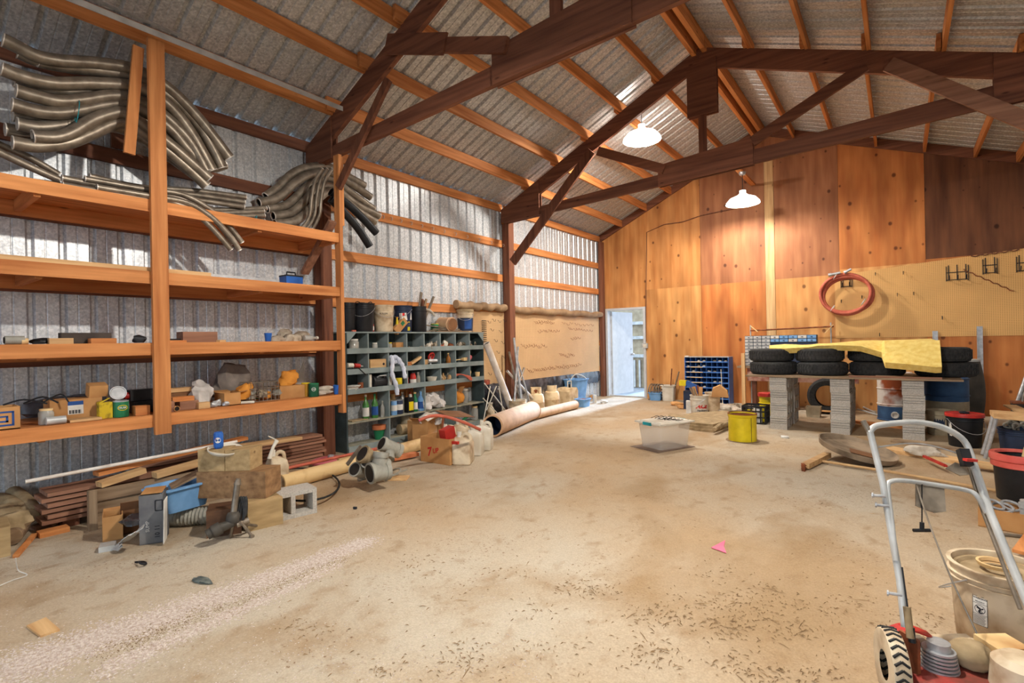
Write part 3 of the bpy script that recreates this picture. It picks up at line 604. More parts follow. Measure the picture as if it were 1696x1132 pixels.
def tie(px, py, X, r, w):
    p = PX(px, py, X); mb = MB(); mb.tube([p+V((cos(a)*r*.5, sin(a)*.01, sin(a)*r)) for a in [2*pi*i/14 for i in range(14)]], .003, 5, closed=True); one('wire_tie', mb, 'teal', w, 'wire tie')
tie(423, 364, -4.90, .04, 'teal plastic tie on the tubes at the top shelf edge'); tie(128, 185, -5.0, .09, 'wire tie round the lower left of the big tube bundle')
# -- things on the shelf racks
mb = MB(); mb.bx(-5.0, -4.86, -.5, 2.02, LV[1]+.001, LV[1]+.036); one('plank', mb, 'paleY', 'long pale plank lying on the second shelf from the top', 'plank')
for px0, px1, X, zz, w in ((341, 440, -5.0, 0, 'long steel channel lying on the second shelf, beside the pale plank'), (345, 462, -4.93, 0, 'steel channel nearest the edge of the second shelf'), (435, 455, -5.08, 0, 'short wide steel channel piece on the second shelf')):
    a, b = SH(px0, X), SH(px1, X); mb = MB(); z = LV[1]+.001; mb.bx(X-.03, X+.03, a, b, z, z+.003); mb.bx(X-.03, X-.027, a, b, z+.003, z+.032); mb.bx(X+.027, X+.03, a, b, z+.003, z+.032); one('steel_channel', mb, 'steel', w, 'steel channel')
x, y, z = shp(484, -5.05, 1); t = thing('tackle_box', (x, y, z), 'small blue box with a black carry handle on the second shelf', 'box')
mb = MB(); mb.bx(x-.07, x+.07, y-.09, y+.09, z, z+.09); part('box_body', mb, 'blue', t); mb = MB(); mb.bx(x-.072, x+.072, y-.092, y+.092, z+.09, z+.105); part('lid', mb, 'black', t)
mb = MB(); mb.tube([(x, y-.05, z+.105), (x, y-.045, z+.14), (x, y+.045, z+.14), (x, y+.05, z+.105)], .008, 8); part('handle', mb, 'black', t)
# third shelf
z = LV[2]
x, y = -4.93, SH(24, -4.93); t = thing('pipe_fitting', (x, y, z), 'grey pipe fitting at the left end of the third shelf', 'pipe fitting'); mb = MB(); mb.cyl((x, y-.05, z+.03), (x, y+.05, z+.03), .03); part('fitting_body', mb, 'greypvc', t); mb = MB(); mb.cyl((x, y-.055, z+.03), (x, y-.051, z+.03), .022); part('bore', mb, 'inner', t)
mb = MB(); x, y = -4.92, SH(40, -4.92); mb.cyl((x, y-.015, z+.022), (x, y+.02, z+.022), .022); one('plastic_plug', mb, 'cream', 'small cream pipe cap beside the grey fitting on the third shelf', 'cap')
mb = MB(); x, y = -4.95, SH(65, -4.95); mb.blob((x, y, z+.02), (.06, .11, .05), 3); one('scrap_lump', mb, 'black', 'small dark scrap on the third shelf left of the tan board', 'scrap')
a, b = SH(79, -4.93), SH(119, -4.93); block('wood_block', -4.93, (a+b)/2, z, .09, b-a, .042, 0, 'paleY', 'tan rounded board piece on the third shelf under the black timber', 'board')
a, b = SH(148, -4.93), SH(190, -4.93); block('wood_block', -4.93, (a+b)/2, z, .09, b-a, .04, 0, 'lumY', 'orange wood block on the third shelf under the black timber', 'wood block')
a, b = SH(100, -5.02), SH(183, -5.02); block('timber', -5.04, (a+b)/2, z, .09, b-a, .085, 0, mat('charred_wood', (74, 64, 56), (52, 44, 40)), 'dark grey timber with a pale end on the third shelf', 'timber')
mb = MB(); y = SH(230, -4.95); mb.blob((-4.95, y, z+.03), (.07, .09, .075), 5); one('dark_lump', mb, 'black', 'dark round lump right beside the front upright on the third shelf', 'scrap')
a, b = SH(268, -5.05), SH(302, -5.05); block('dark_tray', -5.08, (a+b)/2, z, .16, b-a, .035, .1, 'black', 'flat black tray on the third shelf, left of the brown timber', 'tray')
y = SH(292, -4.95); block('wood_offcut', -4.95, y, z, .06, .14, .02, .2, 'lumY', 'thin orange offcut lying in front of the black tray', 'offcut')
a, b = SH(300, -5.0), SH(357, -5.0); block('timber', -5.03, (a+b)/2, z, .14, b-a, .095, 0, 'redY', 'brown timber block on the third shelf right of the front upright', 'timber')
y = SH(366, -4.95); block('wood_offcut', -4.95, y, z, .04, .07, .02, .4, 'paleY', 'tiny pale offcut right of the brown timber block', 'offcut')
x, y = -4.98, SH(444, -4.98); mb = MB(); mb.lathe((x, y, z), [(0, 0), (.026, 0), (.036, .085), (.033, .085), (.024, .005)], 20); one('plastic_cup', mb, 'blue', 'blue plastic cup on the third shelf left of the pale rocks', 'cup')
for i, (px, X, sx, sz, w) in enumerate(((458, -5.0, .13, .06, 'leftmost, low'), (470, -5.08, .14, .13, 'tallest at the back'), (478, -4.98, .10, .08, 'second from the right'), (487, -5.0, .14, .085, 'large front right'), (500, -5.05, .15, .11, 'rightmost, speckled'))):
    mb = MB(); y = SH(px, X); mb.blob((X, y, z+sz*.36), (.12, sx*1.25, sz*1.3), 11+i, .12, 9, 6); one('rock', mb, 'rock', f'pale rough rock on the third shelf, {w}', 'rock')
x, y = -4.96, SH(515, -4.96); R = Rx(-pi/2); t = thing('bottle', (x, y, z), 'clear bottle lying on its side beside the rocks', 'bottle'); mb = MB(); mb.lathe((x, y-.08, z+.033), [(0, 0), (.03, 0), (.032, .08), (.014, .12), (.014, .14)], 16, R); part('bottle_body', mb, 'glass', t); mb = MB(); mb.lathe((x, y-.08, z+.033), [(0, .139), (.018, .139), (.018, .16), (0, .16)], 16, R); part('cap', mb, 'wht', t)
# fourth shelf
z = LV[3]
def face_frame_y(xf, yc, zc): return plane_frame((xf, yc, zc), (0, 1, 0), (0, 0, 1))   # lettering on a face looking at +X
a, b = SH(-25, -4.92), SH(30, -4.92); yc = (a+b)/2; t = carton(-5.0, yc, z, .20, b-a, .155, 0, 'open cardboard box with blue lettering at the left end of the bottom shelf', (0, 0, 0, 0)); fx = -4.8995
mb = MB()
for dz, w_ in ((.12, .11), (.03, .11)): mb.bx(fx, fx+.0015, b-.165, b-.03, z+dz-.006, z+dz+.006)
mb.bx(fx, fx+.0015, b-.042, b-.03, z+.03, z+.12); mb.bx(fx, fx+.0015, b-.13, b-.06, z+.085, z+.095); mb.bx(fx, fx+.0015, b-.13, b-.06, z+.05, z+.062); mb.bx(fx, fx+.0015, b-.072, b-.06, z+.05, z+.09)
part('logo_print', mb, 'inkblue', t)
for k in range(3):
    mb = MB(); mb.tube(smoothpath([(-5.05+.03*k, a+.1+.1*k, z+.16), (-5.0, a+.2+.1*k, z+.19+.01*k), (-4.97, a+.32+.06*k, z+.15)], 4), .006, 6); part('cable', mb, 'black', t)
x, y = -4.97, SH(74, -4.97); jar(x, y, z, .045, .115, 'glass jar with a yellow lid on the bottom shelf beside the silver roll', 'cream')
y = SH(90, -4.91); mb = MB(); mb.cyl((-4.91, y-.055, z+.029), (-4.91, y+.055, z+.029), .029); one('tape_roll', mb, 'ltgrey', 'silver cylinder lying at the front edge of the bottom shelf', 'roll')
a, b = SH(78, -5.1), SH(166, -5.1); t = thing('cardboard_box', (-5.15, (a+b)/2, z), 'long cardboard box with a blue and white label on the bottom shelf', 'box'); mb = MB(); mb.bx(-5.26, -5.06, a, b, z, z+.16); part('box_body', mb, 'card', t)
ly0, ly1 = SH(110, -5.06), SH(136, -5.06); mb = MB(); mb.bx(-5.0595, -5.0585, ly0, ly1, z+.045, z+.145); part('paper_label', mb, 'paper', t)
mb = MB(); mb.bx(-5.0583, -5.0575, ly0, ly1, z+.115, z+.145); part('label_band', mb, 'inkblue', t)
mb = MB()
for k in range(12): mb.bx(-5.0583, -5.0577, ly0+.008+k*(ly1-ly0-.02)/12, ly0+.011+k*(ly1-ly0-.02)/12+.003*(k % 3 == 0), z+.05, z+.078)
part('barcode', mb, 'ink', t); mb = MB(); mb.beam((-5.12, SH(136, -5.15)+.02, z+.215), (-5.12, SH(172, -5.15), z+.215), .10, .10, (.25, 0, 1)); part('raised_flap', mb, 'card', t)
mb = MB(); y = SH(118, -4.92); mb.bx(-5.03, -4.9, y-.02, y+.17, z+.001, z+.018); one('wood_offcut', mb, 'paleY', 'thin pale offcut in front of the long cardboard box', 'offcut')
mb = MB(); y = SH(100, -5.4); mb.blob((-5.42, y, z+.09), (.2, .5, .2), 31); one('dark_sack', mb, 'blackbag', 'black plastic heaped behind the long cardboard box', 'sack')
x, y = -4.98, SH(171, -4.98); t = thing('oil_jug', (x, y, z), 'grubby yellow oil jug on the bottom shelf beside the green can', 'jug'); mb = MB(); mb.prism([(x-.035, y-.042, z), (x+.035, y-.042, z), (x+.035, y+.042, z), (x-.035, y+.042, z)], (0, 0, .125)); mb.prism([(x-.03, y-.04, z+.125), (x+.03, y-.04, z+.125), (x+.02, y+.02, z+.155), (x-.02, y+.02, z+.155)], (0, .015, 0)); part('jug_body', mb, mat('grubby_yellow', (206, 176, 40), (110, 86, 36), sc=14, lo=.3, hi=.5), t); mb = MB(); mb.cyl((x, y, z+.14), (x, y, z+.17), .014); part('cap', mb, 'black', t)
x, y = -4.95, SH(198, -4.95); t = can(x, y, z, .052, .125, 'green', 'green metal can with a yellow emblem on the bottom shelf', lid='steel')
a0 = TOCAM((x, y)); mb = MB(); fr = cyl_frame((x, y, z+.075), .0535, a0+.25); n_ = 24
ring = [fr(.036*cos(2*pi*i/n_), .022*sin(2*pi*i/n_)) for i in range(n_)]; ring2 = [fr(.031*cos(2*pi*i/n_), .017*sin(2*pi*i/n_)) for i in range(n_)]
mb.add(ring+ring2, [(i, (i+1) % n_, n_+(i+1) % n_, n_+i) for i in range(n_)]); part('emblem_ring', mb, 'yel', t)
part('lettering', text_mb('HUSK', .022, fr, font_bold=.02), 'paper', t)
mb = MB(); x2, y2 = -5.03, SH(194, -5.03); Rl = Rz(-.2) @ Ry(radians(70)); mb.lathe((x2, y2, z+.185), [(0, .002), (.046, .002), (.05, .006), (.056, .006), (.056, -.004), (.05, -.002), (0, -.002)], 28, Rl); one('tin_disc', mb, 'steel', 'round silver lid propped behind the green can', 'lid')
a, b = SH(204, -5.12), SH(240, -5.12); t = thing('bottle', (-5.12, (a+b)/2, z), 'black bottle with a red cap lying behind the green can', 'bottle'); mb = MB(); mb.beam((-5.12, a+.03, z+.15), (-5.12, b+.1, z+.15), .09, .09); mb.beam((-5.12, a+.05, z+.05), (-5.12, b+.1, z+.05), .12, .10); part('bottle_body', mb, 'black', t); mb = MB(); mb.cyl((-5.12, a+.0, z+.15), (-5.12, a+.03, z+.15), .028); part('cap', mb, 'red', t)
a, b = SH(219, -4.94), SH(243, -4.94); block('wood_block', -4.94, (a+b)/2, z, .09, b-a, .075, 0, 'lumY', 'orange wood block on the bottom shelf beside the front upright', 'wood block')
# right half of the bottom shelf
def sblk(px0, px1, X, z0, dx, dz, m_, label, nm='wood_block', cat='wood block', rot=0):
    a, b = SH(px0, X), SH(px1, X); return block(nm, X-dx/2, (a+b)/2, z0, dx, b-a, dz, rot, m_, label, cat)
sblk(263, 272, -4.93, z, .12, .075, 'paleY', 'upright offcut by the front upright, leftmost of the right half', rot=.0)
sblk(274, 287, -4.90, z, .06, .09, 'redY', 'small brown block standing on end near the front upright')
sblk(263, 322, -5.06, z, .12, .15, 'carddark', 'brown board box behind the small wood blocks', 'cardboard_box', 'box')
sblk(263, 320, -5.05, z+.151, .1, .035, 'paleY', 'flat tan board lying on the brown board box', 'board', 'board')
sblk(284, 320, -4.96, z+.075, .08, .04, 'lumY', 'reddish wood block on top of the block stack')
sblk(296, 327, -4.95, z, .09, .074, 'redY', 'brown wood block under the stack, beside a pipe end')
sblk(327, 346, -4.90, z, .08, .055, 'paleY', 'pale wood block at the front, below the plastic bag')
x, y = -4.89, SH(291, -4.89); pipe('pipe_offcut', [(x-.06, y, z+.024), (x+.0, y, z+.024)], .022, 'card', 'short pipe end poking out between wood blocks', 'pipe')
mb = MB(); y = SH(333, -5.0); mb.blob((-5.02, y, z+.12), (.16, .20, .22), 41, .2); one('plastic_bag', mb, 'wrap', 'crumpled clear plastic bag among the wood blocks', 'bag')
for k, (px, X, s_) in enumerate(((352, -4.93, .05), (360, -5.0, .06), (372, -4.93, .045))):
    mb = MB(); y = SH(px, X); mb.blob((X, y, z+s_*.45), (s_, s_*1.4, s_*1.2), 50+k, .2, 8, 6); one('metal_scrap', mb, 'steel', f"small metal scrap below the cloth, {['left', 'back', 'right'][k]} of three", 'scrap')
a, b = SH(352, -5.02), SH(396, -4.95); carton(-5.02, (a+b)/2+.02, z, .20, b-a-.06, .115, 0, 'small open cardboard box at the middle of the bottom shelf', (1, 0, 0, 1), ang=.15)
mb = MB(); y = SH(385, -5.25); mb.blob((-5.28, y, z+.20), (.22, .36, .40), 61, .16); one('grey_rag', mb, mat('grey_cloth', (142, 130, 120), (112, 102, 94), rough=.95), 'greyish crumpled rag heaped high behind the small box', 'rag')
mb = MB(); y = SH(402, -5.0); mb.blob((-5.0, y, z+.10), (.12, .14, .17), 62, .2); one('paper_sack', mb, 'orange', 'crumpled orange paper wrap left of the wire basket', 'wrapper')
mb = MB(); y = SH(407, -4.9); mb.cyl((-4.93, y-.04, z+.014), (-4.88, y+.06, z+.014), .013); one('white_tube', mb, 'wht', 'small white tube lying in front of the wire basket', 'tube')
a, b = SH(414, -4.92), SH(460, -4.92); bx0, bx1 = -5.14, -4.92; t = thing('wire_basket', (-5.03, (a+b)/2, z), 'rusty wire basket full of fittings on the bottom shelf', 'basket'); mb = MB(); H_ = .19
for zz in (.01, .07, .13, H_): mb.tube([(bx0, a, z+zz), (bx1, a, z+zz), (bx1, b, z+zz), (bx0, b, z+zz)], .004, 5, closed=True)
for k in range(8):
    yy = a+(b-a)*k/7
    for xx in (bx0, bx1): mb.tube([(xx, yy, z+.01), (xx, yy, z+H_)], .003, 5)
for k in range(1, 4):
    xx = bx0+(bx1-bx0)*k/4
    for yy in (a, b): mb.tube([(xx, yy, z+.01), (xx, yy, z+H_)], .003, 5)
part('basket_wire', mb, 'alu', t)
for k, (dx, dy, r_, m_) in enumerate(((.07, .06, .045, 'greypvc'), (.12, .14, .05, 'junk'), (.07, .22, .045, 'orange'), (.14, .28, .04, 'greypvc'), (.05, .12, .04, 'green'))):
    mb = MB(); mb.blob((bx0+dx+.02, a+dy, z+.05+.02*(k % 2)), (r_*2, r_*2.2, r_*2), 70+k, .15, 9, 6); part('fitting', mb, m_, t)
sblk(462, 503, -4.98, z, .18, .13, 'card', 'plain cardboard box between the wire basket and the green can', 'cardboard_box', 'box')
mb = MB(); y = SH(475, -5.1); mb.blob((-5.08, y, z+.20), (.14, .20, .20), 63, .22); one('paper_bag', mb, 'orange', 'torn orange paper bag on the cardboard box', 'paper bag')
y = SH(498, -5.42); mb = MB(); mb.prism([(-5.5, y-.09, z+.0), (-5.5, y+.08, z), (-5.5, y+.08, z+.36)], (.006, 0, 0)); one('glass_shard', mb, 'glass', 'pointed glass shard leaning at the back of the bottom shelf', 'glass')
x, y = -5.02, SH(505, -5.02); can(x, y, z, .045, .14, mat('mustard_tin', (170, 124, 40)), 'mustard yellow tin behind the dark green can', lid='yel')
x, y = -4.93, SH(518, -4.93); t = can(x, y, z, .052, .135, mat('dark_green_tin', (30, 84, 56)), 'dark green tin with pale print, right part of the bottom shelf', lid='green'); fr = cyl_frame((x, y, z+.08), .0532, TOCAM((x, y)))
ring = [fr(.022*cos(2*pi*i/n_), .02*sin(2*pi*i/n_)) for i in range(n_)]; ring2 = [fr(.018*cos(2*pi*i/n_), .016*sin(2*pi*i/n_)) for i in range(n_)]
mb = MB(); mb.add(ring+ring2, [(i, (i+1) % n_, n_+(i+1) % n_, n_+i) for i in range(n_)]); part('emblem_ring', mb, 'paper', t); part('lettering', text_mb('DAR', .018, fr, font_bold=.02), 'paper', t)
for k, (px, X, dz) in enumerate(((533, -5.0, .03), (536, -5.08, .075))):
    mb = MB(); y = SH(px, X); mb.blob((X, y, z+dz*.8), (.12, .22, .06), 80+k, .1); one('work_glove', mb, 'cloth', f"dusty pale glove {['lying flat', 'bunched up'][k]} beside the blue cup", 'glove')
x, y = -4.93, SH(556, -4.93); mb = MB(); mb.lathe((x, y, z), [(0, 0), (.028, 0), (.038, .1), (.035, .1), (.026, .005)], 20); one('plastic_cup', mb, 'blue', 'blue plastic cup at the right end of the bottom shelf', 'cup')
# ================================================================ LEFT FLOOR PILE
def blk_mb(A, B, w, z, h, tilt=0):
    a, b = PZ(*A, z), PZ(*B, z); d = (b-a); d.normalize(); n = V((-d.y, d.x, 0))
    if n.dot(V((a.x, a.y, 0))) < 0: n = -n
    mb = MB(); mb.prism([a, b, b+n*w, a+n*w], (0, 0, h)); return mb
def blk(name, A, B, w, z, h, m_, label, cat, group=None): return one(name, blk_mb(A, B, w, z, h), m_, label, cat, group)
OT1 = wood('hewn_timber', (170, 132, 92), (120, 88, 58), 1, rnd=.1); OT2 = wood('mossy_timber', (186, 158, 114), (142, 116, 78), 1, rnd=.05); OT3 = wood('dark_timber', (112, 78, 52), (74, 50, 36), 1)
blk('timber_block', (411, 882), (469, 868), .20, 0, .20, OT2, 'greenish brown sawn timber block on the floor beside the cinder block', 'timber block')
blk('timber_block', (342, 893), (400, 884), .20, 0, .185, OT3, 'dark rotten timber block at the bottom of the stack behind the sprinkler', 'timber block')
blk('timber_block', (326, 826), (440, 826), .22, .203, .195, OT1, 'long weathered timber block in the middle of the stack', 'timber block')
blk('timber_block', (328, 782), (372, 781), .22, .40, .16, OT2, 'square timber block carrying the blue soda can', 'timber block')
blk('timber_block', (373, 781), (414, 780), .20, .40, .155, OT2, 'square timber block right of the one carrying the soda can', 'timber block')
p = PZ(358, 745, .561); x, y, z = p.x-.03, p.y+.03, .561
t = thing('soda_can', (x, y, z), 'blue soda can with a round emblem standing on the timber stack', 'can')
mb = MB(); mb.lathe((x, y, z), [(0, .004), (.024, .0), (.032, .012), (.033, .016), (.033, .108), (.027, .12), (.027, .122), (.024, .119), (0, .119)], 28); part('can_body', mb, 'blue', t)
fr = cyl_frame((x, y, z+.065), .0336, TOCAM((x, y))-.15); mb = MB(); ring = [fr(.021*cos(2*pi*i/24), .021*sin(2*pi*i/24)) for i in range(24)]
mb.add([fr(0, 0)]+ring, [(0, 1+i, 1+(i+1) % 24) for i in range(24)]); part('emblem_disc', mb, 'paper', t)
fr2 = cyl_frame((x, y, z+.065), .0339, TOCAM((x, y))-.15); mb = MB()
mb.add([fr2(.019*cos(pi*i/12), .004+.016*sin(pi*i/12)) for i in range(13)], [tuple(range(13))]); part('emblem_red', mb, 'inkred', t)
fr3 = cyl_frame((x, y, z+.064), .0341, TOCAM((x, y))-.15); part('lettering', text_mb('PEPSI', .011, fr3, font_bold=.02), 'ink', t)
mb = MB(); q = PZ(392, 752, .56); mb.lathe((q.x-.30, q.y+.05, .50), [(0, .03), (.10, .03), (.12, .05), (.12, .06), (.10, .045), (0, .04)], 24, Ry(.2)); one('round_cover', mb, 'wht', 'round white plastic lid lying behind the soda can', 'lid')
# cinder block
def cinder_mb(c, L_=.39, W_=.19, H_=.19, R=None, holes='z'):
    """hollow block; cores run along the block's local x"""
    mb = MB(); c = V(c); t_ = .032
    def b(cx, cy, cz, dx, dy, dz): o = V((cx, cy, cz)); mb.box(c+(R @ o if R else o), (dx, dy, dz), R)
    b(0, 0, t_/2, W_, L_, t_); b(0, 0, H_-t_/2, W_, L_, t_)
    for yy in (-L_/2+t_/2, 0, L_/2-t_/2): b(0, yy, H_/2, W_-.002, t_, H_-2*t_)
    for z0, z1 in ((.0, .085), (.093, .112), (.120, .148), (.156, .998*H_)): b(.0, -L_/2-.006, (z0+z1)/2, W_*.98, .012, z1-z0)
    return mb
a, b = PZ(450, 868), PZ(517, 852); mb = cinder_mb((b+a)/2+V((-.10, .03, 0)), L_=.36, H_=.2, W_=.2, R=Rz(atan2((b-a).y, (b-a).x)-pi/2)); one('cinder_block', mb, 'concrete', 'grey hollow cinder block lying on the floor right of the timber stack', 'cinder block')
# stacks of brown slats behind
n0 = 0
for k in range(9):
    z = .002+.036*k; a = V((-5.32+.012*(k % 3), 2.0+.03*(k % 2), z)); L_ = 1.36-.03*(k % 3)
    one('stacked_board', (lambda mb: (mb.bx(-5.42, -5.22+.012*(k % 3), 1.55+.04*(k % 2), 3.36-.03*(k % 3), z, z+.026), mb)[1])(MB()), 'redY', f'brown grooved slat in the stack by the near wall post, number {k+1} from the floor' if False else f"brown slat in the tall stack by the near wall post, {['bottom one', 'second up', 'third up', 'fourth up', 'fifth up', 'sixth up', 'third from top', 'second from top', 'top one'][k]}", 'slat', 'brown slats stacked by the near wall post')
for k in range(6):
    z = .06+.04*k; mb = MB(); mb.bx(-5.16, -4.92+.015*(k % 2), .88+.03*(k % 2), 1.9, z, z+.028); one('brown_board', mb, 'redY', f"brown board in the left low stack, {['lowest', 'second up', 'third up', 'fourth up', 'fifth up', 'top one'][k]}", 'board', 'brown boards in the left low stack')
mb = MB(); mb.bx(-5.12, -4.96, 1.0, 1.1, 0, .058); one('bearer_block', mb, 'darkX', 'short timber bearer beneath the left low stack of boards', 'timber')
mb = MB(); mb.bx(-5.12, -4.96, 1.7, 1.8, 0, .058); one('bearer_block', mb, 'darkX', 'rear timber bearer beneath the left low stack of boards', 'timber')
# grey weathered planks on edge
for k, (z, h, off) in enumerate(((0, .10, 0), (.102, .09, -.01), (.194, .085, .012))):
    mb = MB(); mb.beam((-4.78+off, 1.16, z+h/2), (-4.72+off, 2.25, z+h/2), .04, h); one('grey_plank', mb, 'oldY', f"weathered grey plank standing on edge behind the blue tub, {['lowest', 'middle', 'top'][k]}", 'plank', 'weathered grey planks')
mb = MB(); mb.beam((-4.72, 1.12, 0), (-4.72, 1.12, .29), .05, .05); one('grey_stake', mb, 'oldZ', 'short upright stake at the left end of the grey planks', 'stake')
mb = MB(); mb.beam((-4.80, 1.18, .305), (-4.85, 1.48, .345), .09, .04); one('wood_offcut', mb, 'paleY', 'pale offcut lying on the grey planks, left one', 'offcut')
mb = MB(); mb.beam((-4.74, 1.52, .31), (-4.80, 2.2, .37), .09, .045); one('wood_offcut', mb, 'paleY', 'longer pale board lying on the grey planks, right one', 'board')
mb = MB(); mb.beam((-4.95, 1.2, .36), (-5.1, 2.4, .43), .10, .03); one('wood_offcut', mb, 'lumY', 'orange board end on top of the boards under the white pipe', 'board')
mb = MB(); mb.beam((-4.9, 2.0, .40), (-5.0, 2.9, .36), .12, .03); one('pale_board', mb, 'paleY', 'pale wide board lying behind the timber stack', 'board')
pipe('white_pipe', [V((-4.93, .80, .395)), V((-4.83, 2.2, .455))], .014, 'pvc', 'long thin white pipe lying over the pile of boards', 'pipe')
mb = MB(); mb.beam(PZ(88, 868, .02), PZ(140, 828, .17), .09, .03); one('brown_offcut', mb, 'redY', 'brown offcut leaning left of the grey planks', 'offcut')
mb = MB(); mb.beam(PZ(118, 832, .15), PZ(122, 812, .24), .10, .03, (1, 0, 0)); one('pale_offcut', mb, 'paleZ', 'small pale offcut standing against the board stack', 'offcut')
blk('wood_scrap', (66, 893), (116, 881), .10, 0, .035, 'lumY', 'bright orange wood scrap on the floor, left of the cardboard boxes', 'wood scrap')
blk('wood_scrap', (60, 880), (100, 869), .14, 0, .03, 'redY', 'brown wood scrap lying behind the bright orange one', 'wood scrap')
mb = MB(); mb.beam(PZ(26, 922, .01), PZ(57, 886, .02), .03, .02); one('wood_stick', mb, 'lumY', 'thin orange stick lying in front of the big timber end', 'stick')
mb = MB(); mb.cyl(PZ(20, 890, .06), PZ(34, 872, .06), .055, n=18); one('log_piece', mb, 'oldY', 'short round log end under the rolled canvas', 'log')
blk('timber_block', (-30, 932), (18, 921), .3, 0, .19, OT2, 'sawn timber end at the far left edge on the floor', 'timber block')
# rolled canvas
cv = thing('rolled_canvas', PZ(25, 860)+V((0, 0, .0)), 'heap of rolled olive and grey canvas at the far left', 'canvas')
for k, (pts, r, m_) in enumerate((([(-40, 815), (10, 812), (40, 830), (56, 852)], .055, 'canvas'), ([(-40, 835), (0, 830), (30, 842), (48, 858)], .06, 'canvas'), ([(-40, 858), (0, 850), (30, 856)], .06, 'canvas'), ([(-40, 806), (5, 806), (30, 818), (44, 838)], .045, 'cloth'), ([(-40, 870), (0, 866), (36, 862)], .05, 'canvas'))):
    P_ = smoothpath([PZ(a, b, max(.06, .22-(b-806)*.0025)) for a, b in pts], 5); mb = MB(); mb.tube(P_, r, 12); part('canvas_roll', mb, m_, cv)
for k, (px, py) in enumerate(((6, 856), (16, 868))):
    mb = MB(); c = PZ(px, py, .12); mb.blob(c, (.22, .24, .16), 90+k, .15); part('canvas_fold', mb, 'canvas', cv)
mb = MB(); mb.beam(PZ(36, 874, .03), PZ(62, 862, .05), .08, .012); one('cloth_strip', mb, 'cloth', 'pale flat strip poking out below the rolled canvas', 'strip')
# boxes
a, b = PZ(153, 905), PZ(188, 898); c = (a+b)/2; ang = atan2((b-a).y, (b-a).x); L_ = (b-a).length
carton(c.x-.09, c.y+.08, 0, L_, .17, .17, ang, 'small brown cardboard box standing on the floor before the grey planks', (0, 0, 0, 1), ang=.1)
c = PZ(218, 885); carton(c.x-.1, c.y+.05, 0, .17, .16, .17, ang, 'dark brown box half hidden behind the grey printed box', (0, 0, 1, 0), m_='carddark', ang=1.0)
mb = MB(); c = PZ(213, 868, .16); mb.blob(c+V((-.05, .05, 0)), (.15, .15, .06), 95); one('black_rag', mb, 'blackbag', 'black crumpled wrap stuffed in the dark brown box', 'wrap')
pl_ = smoothpath([PZ(190, 912, .02), PZ(205, 898, .06), PZ(222, 884, .13), PZ(238, 872, .17)], 3); mb = MB()
for i in range(len(pl_)-1): mb.beam(pl_[i], pl_[i+1], .07, .006)
one('curled_panel', mb, 'ltgrey', 'curled whitish panel leaning against the grey printed box', 'panel')
blk('foam_block', (163, 917), (190, 912), .10, 0, .035, 'ltgrey', 'small greyish white block on the floor at the foot of the curled panel', 'block')
a, b = PZ(234, 904), PZ(268, 899); c = (a+b)/2; ang = atan2((b-a).y, (b-a).x); n = V((-sin(ang), cos(ang), 0)); x, y = (c+n*.09).x, (c+n*.09).y
t = thing('printed_box', (x, y, 0), 'grey printed box torn open, with a white flap, on the floor', 'box'); L_ = (b-a).length+.02
part('box_body', openbox_mb(x, y, 0, L_, .18, .33, ang), mat('grey_print', (120, 118, 116), (84, 84, 88), sc=6), t)
mb = MB(); f0 = c+V((cos(ang), sin(ang), 0))*L_*.5; mb.beam(f0+n*-.01+V((.035, -.0, .02)), f0+n*-.01+V((.055, .0, .31)), .10, .004, V((cos(ang), sin(ang), 0))); part('white_flap', mb, 'paper', t, 'white flap')
mb = MB(); mb.beam(c+n*.02+V((0, 0, .335)), c+n*.16+V((0, 0, .345)), L_*.9, .004); part('top_flap', mb, 'card', t)
fr = plane_frame(c-n*.002+V((cos(ang), sin(ang), 0))*-.02+V((0, 0, .12)), (0, 0, 1), (-cos(ang), -sin(ang), 0)); part('lettering', text_mb('SUMP', .03, fr), 'paper', t)
fr = plane_frame(c-n*.002+V((cos(ang), sin(ang), 0))*.035+V((0, 0, .08)), (0, 0, 1), (-cos(ang), -sin(ang), 0)); part('lettering', text_mb('10 11', .04, fr, font_bold=.01), 'ink', t)
mb = MB(); u = V((cos(ang), sin(ang), 0)); o = c-n*.0025+u*.045+V((0, 0, .255))
for d, w in ((V((0, 0, .035)), 1), (V((0, 0, -.035)), 1)): mb.box(o+d, (.04, .002, .005), Rz(ang))
for s_ in (-1, 1): mb.box(o+u*.02*s_, (.005, .002, .07), Rz(ang))
part('print_mark', mb, 'ink', t)
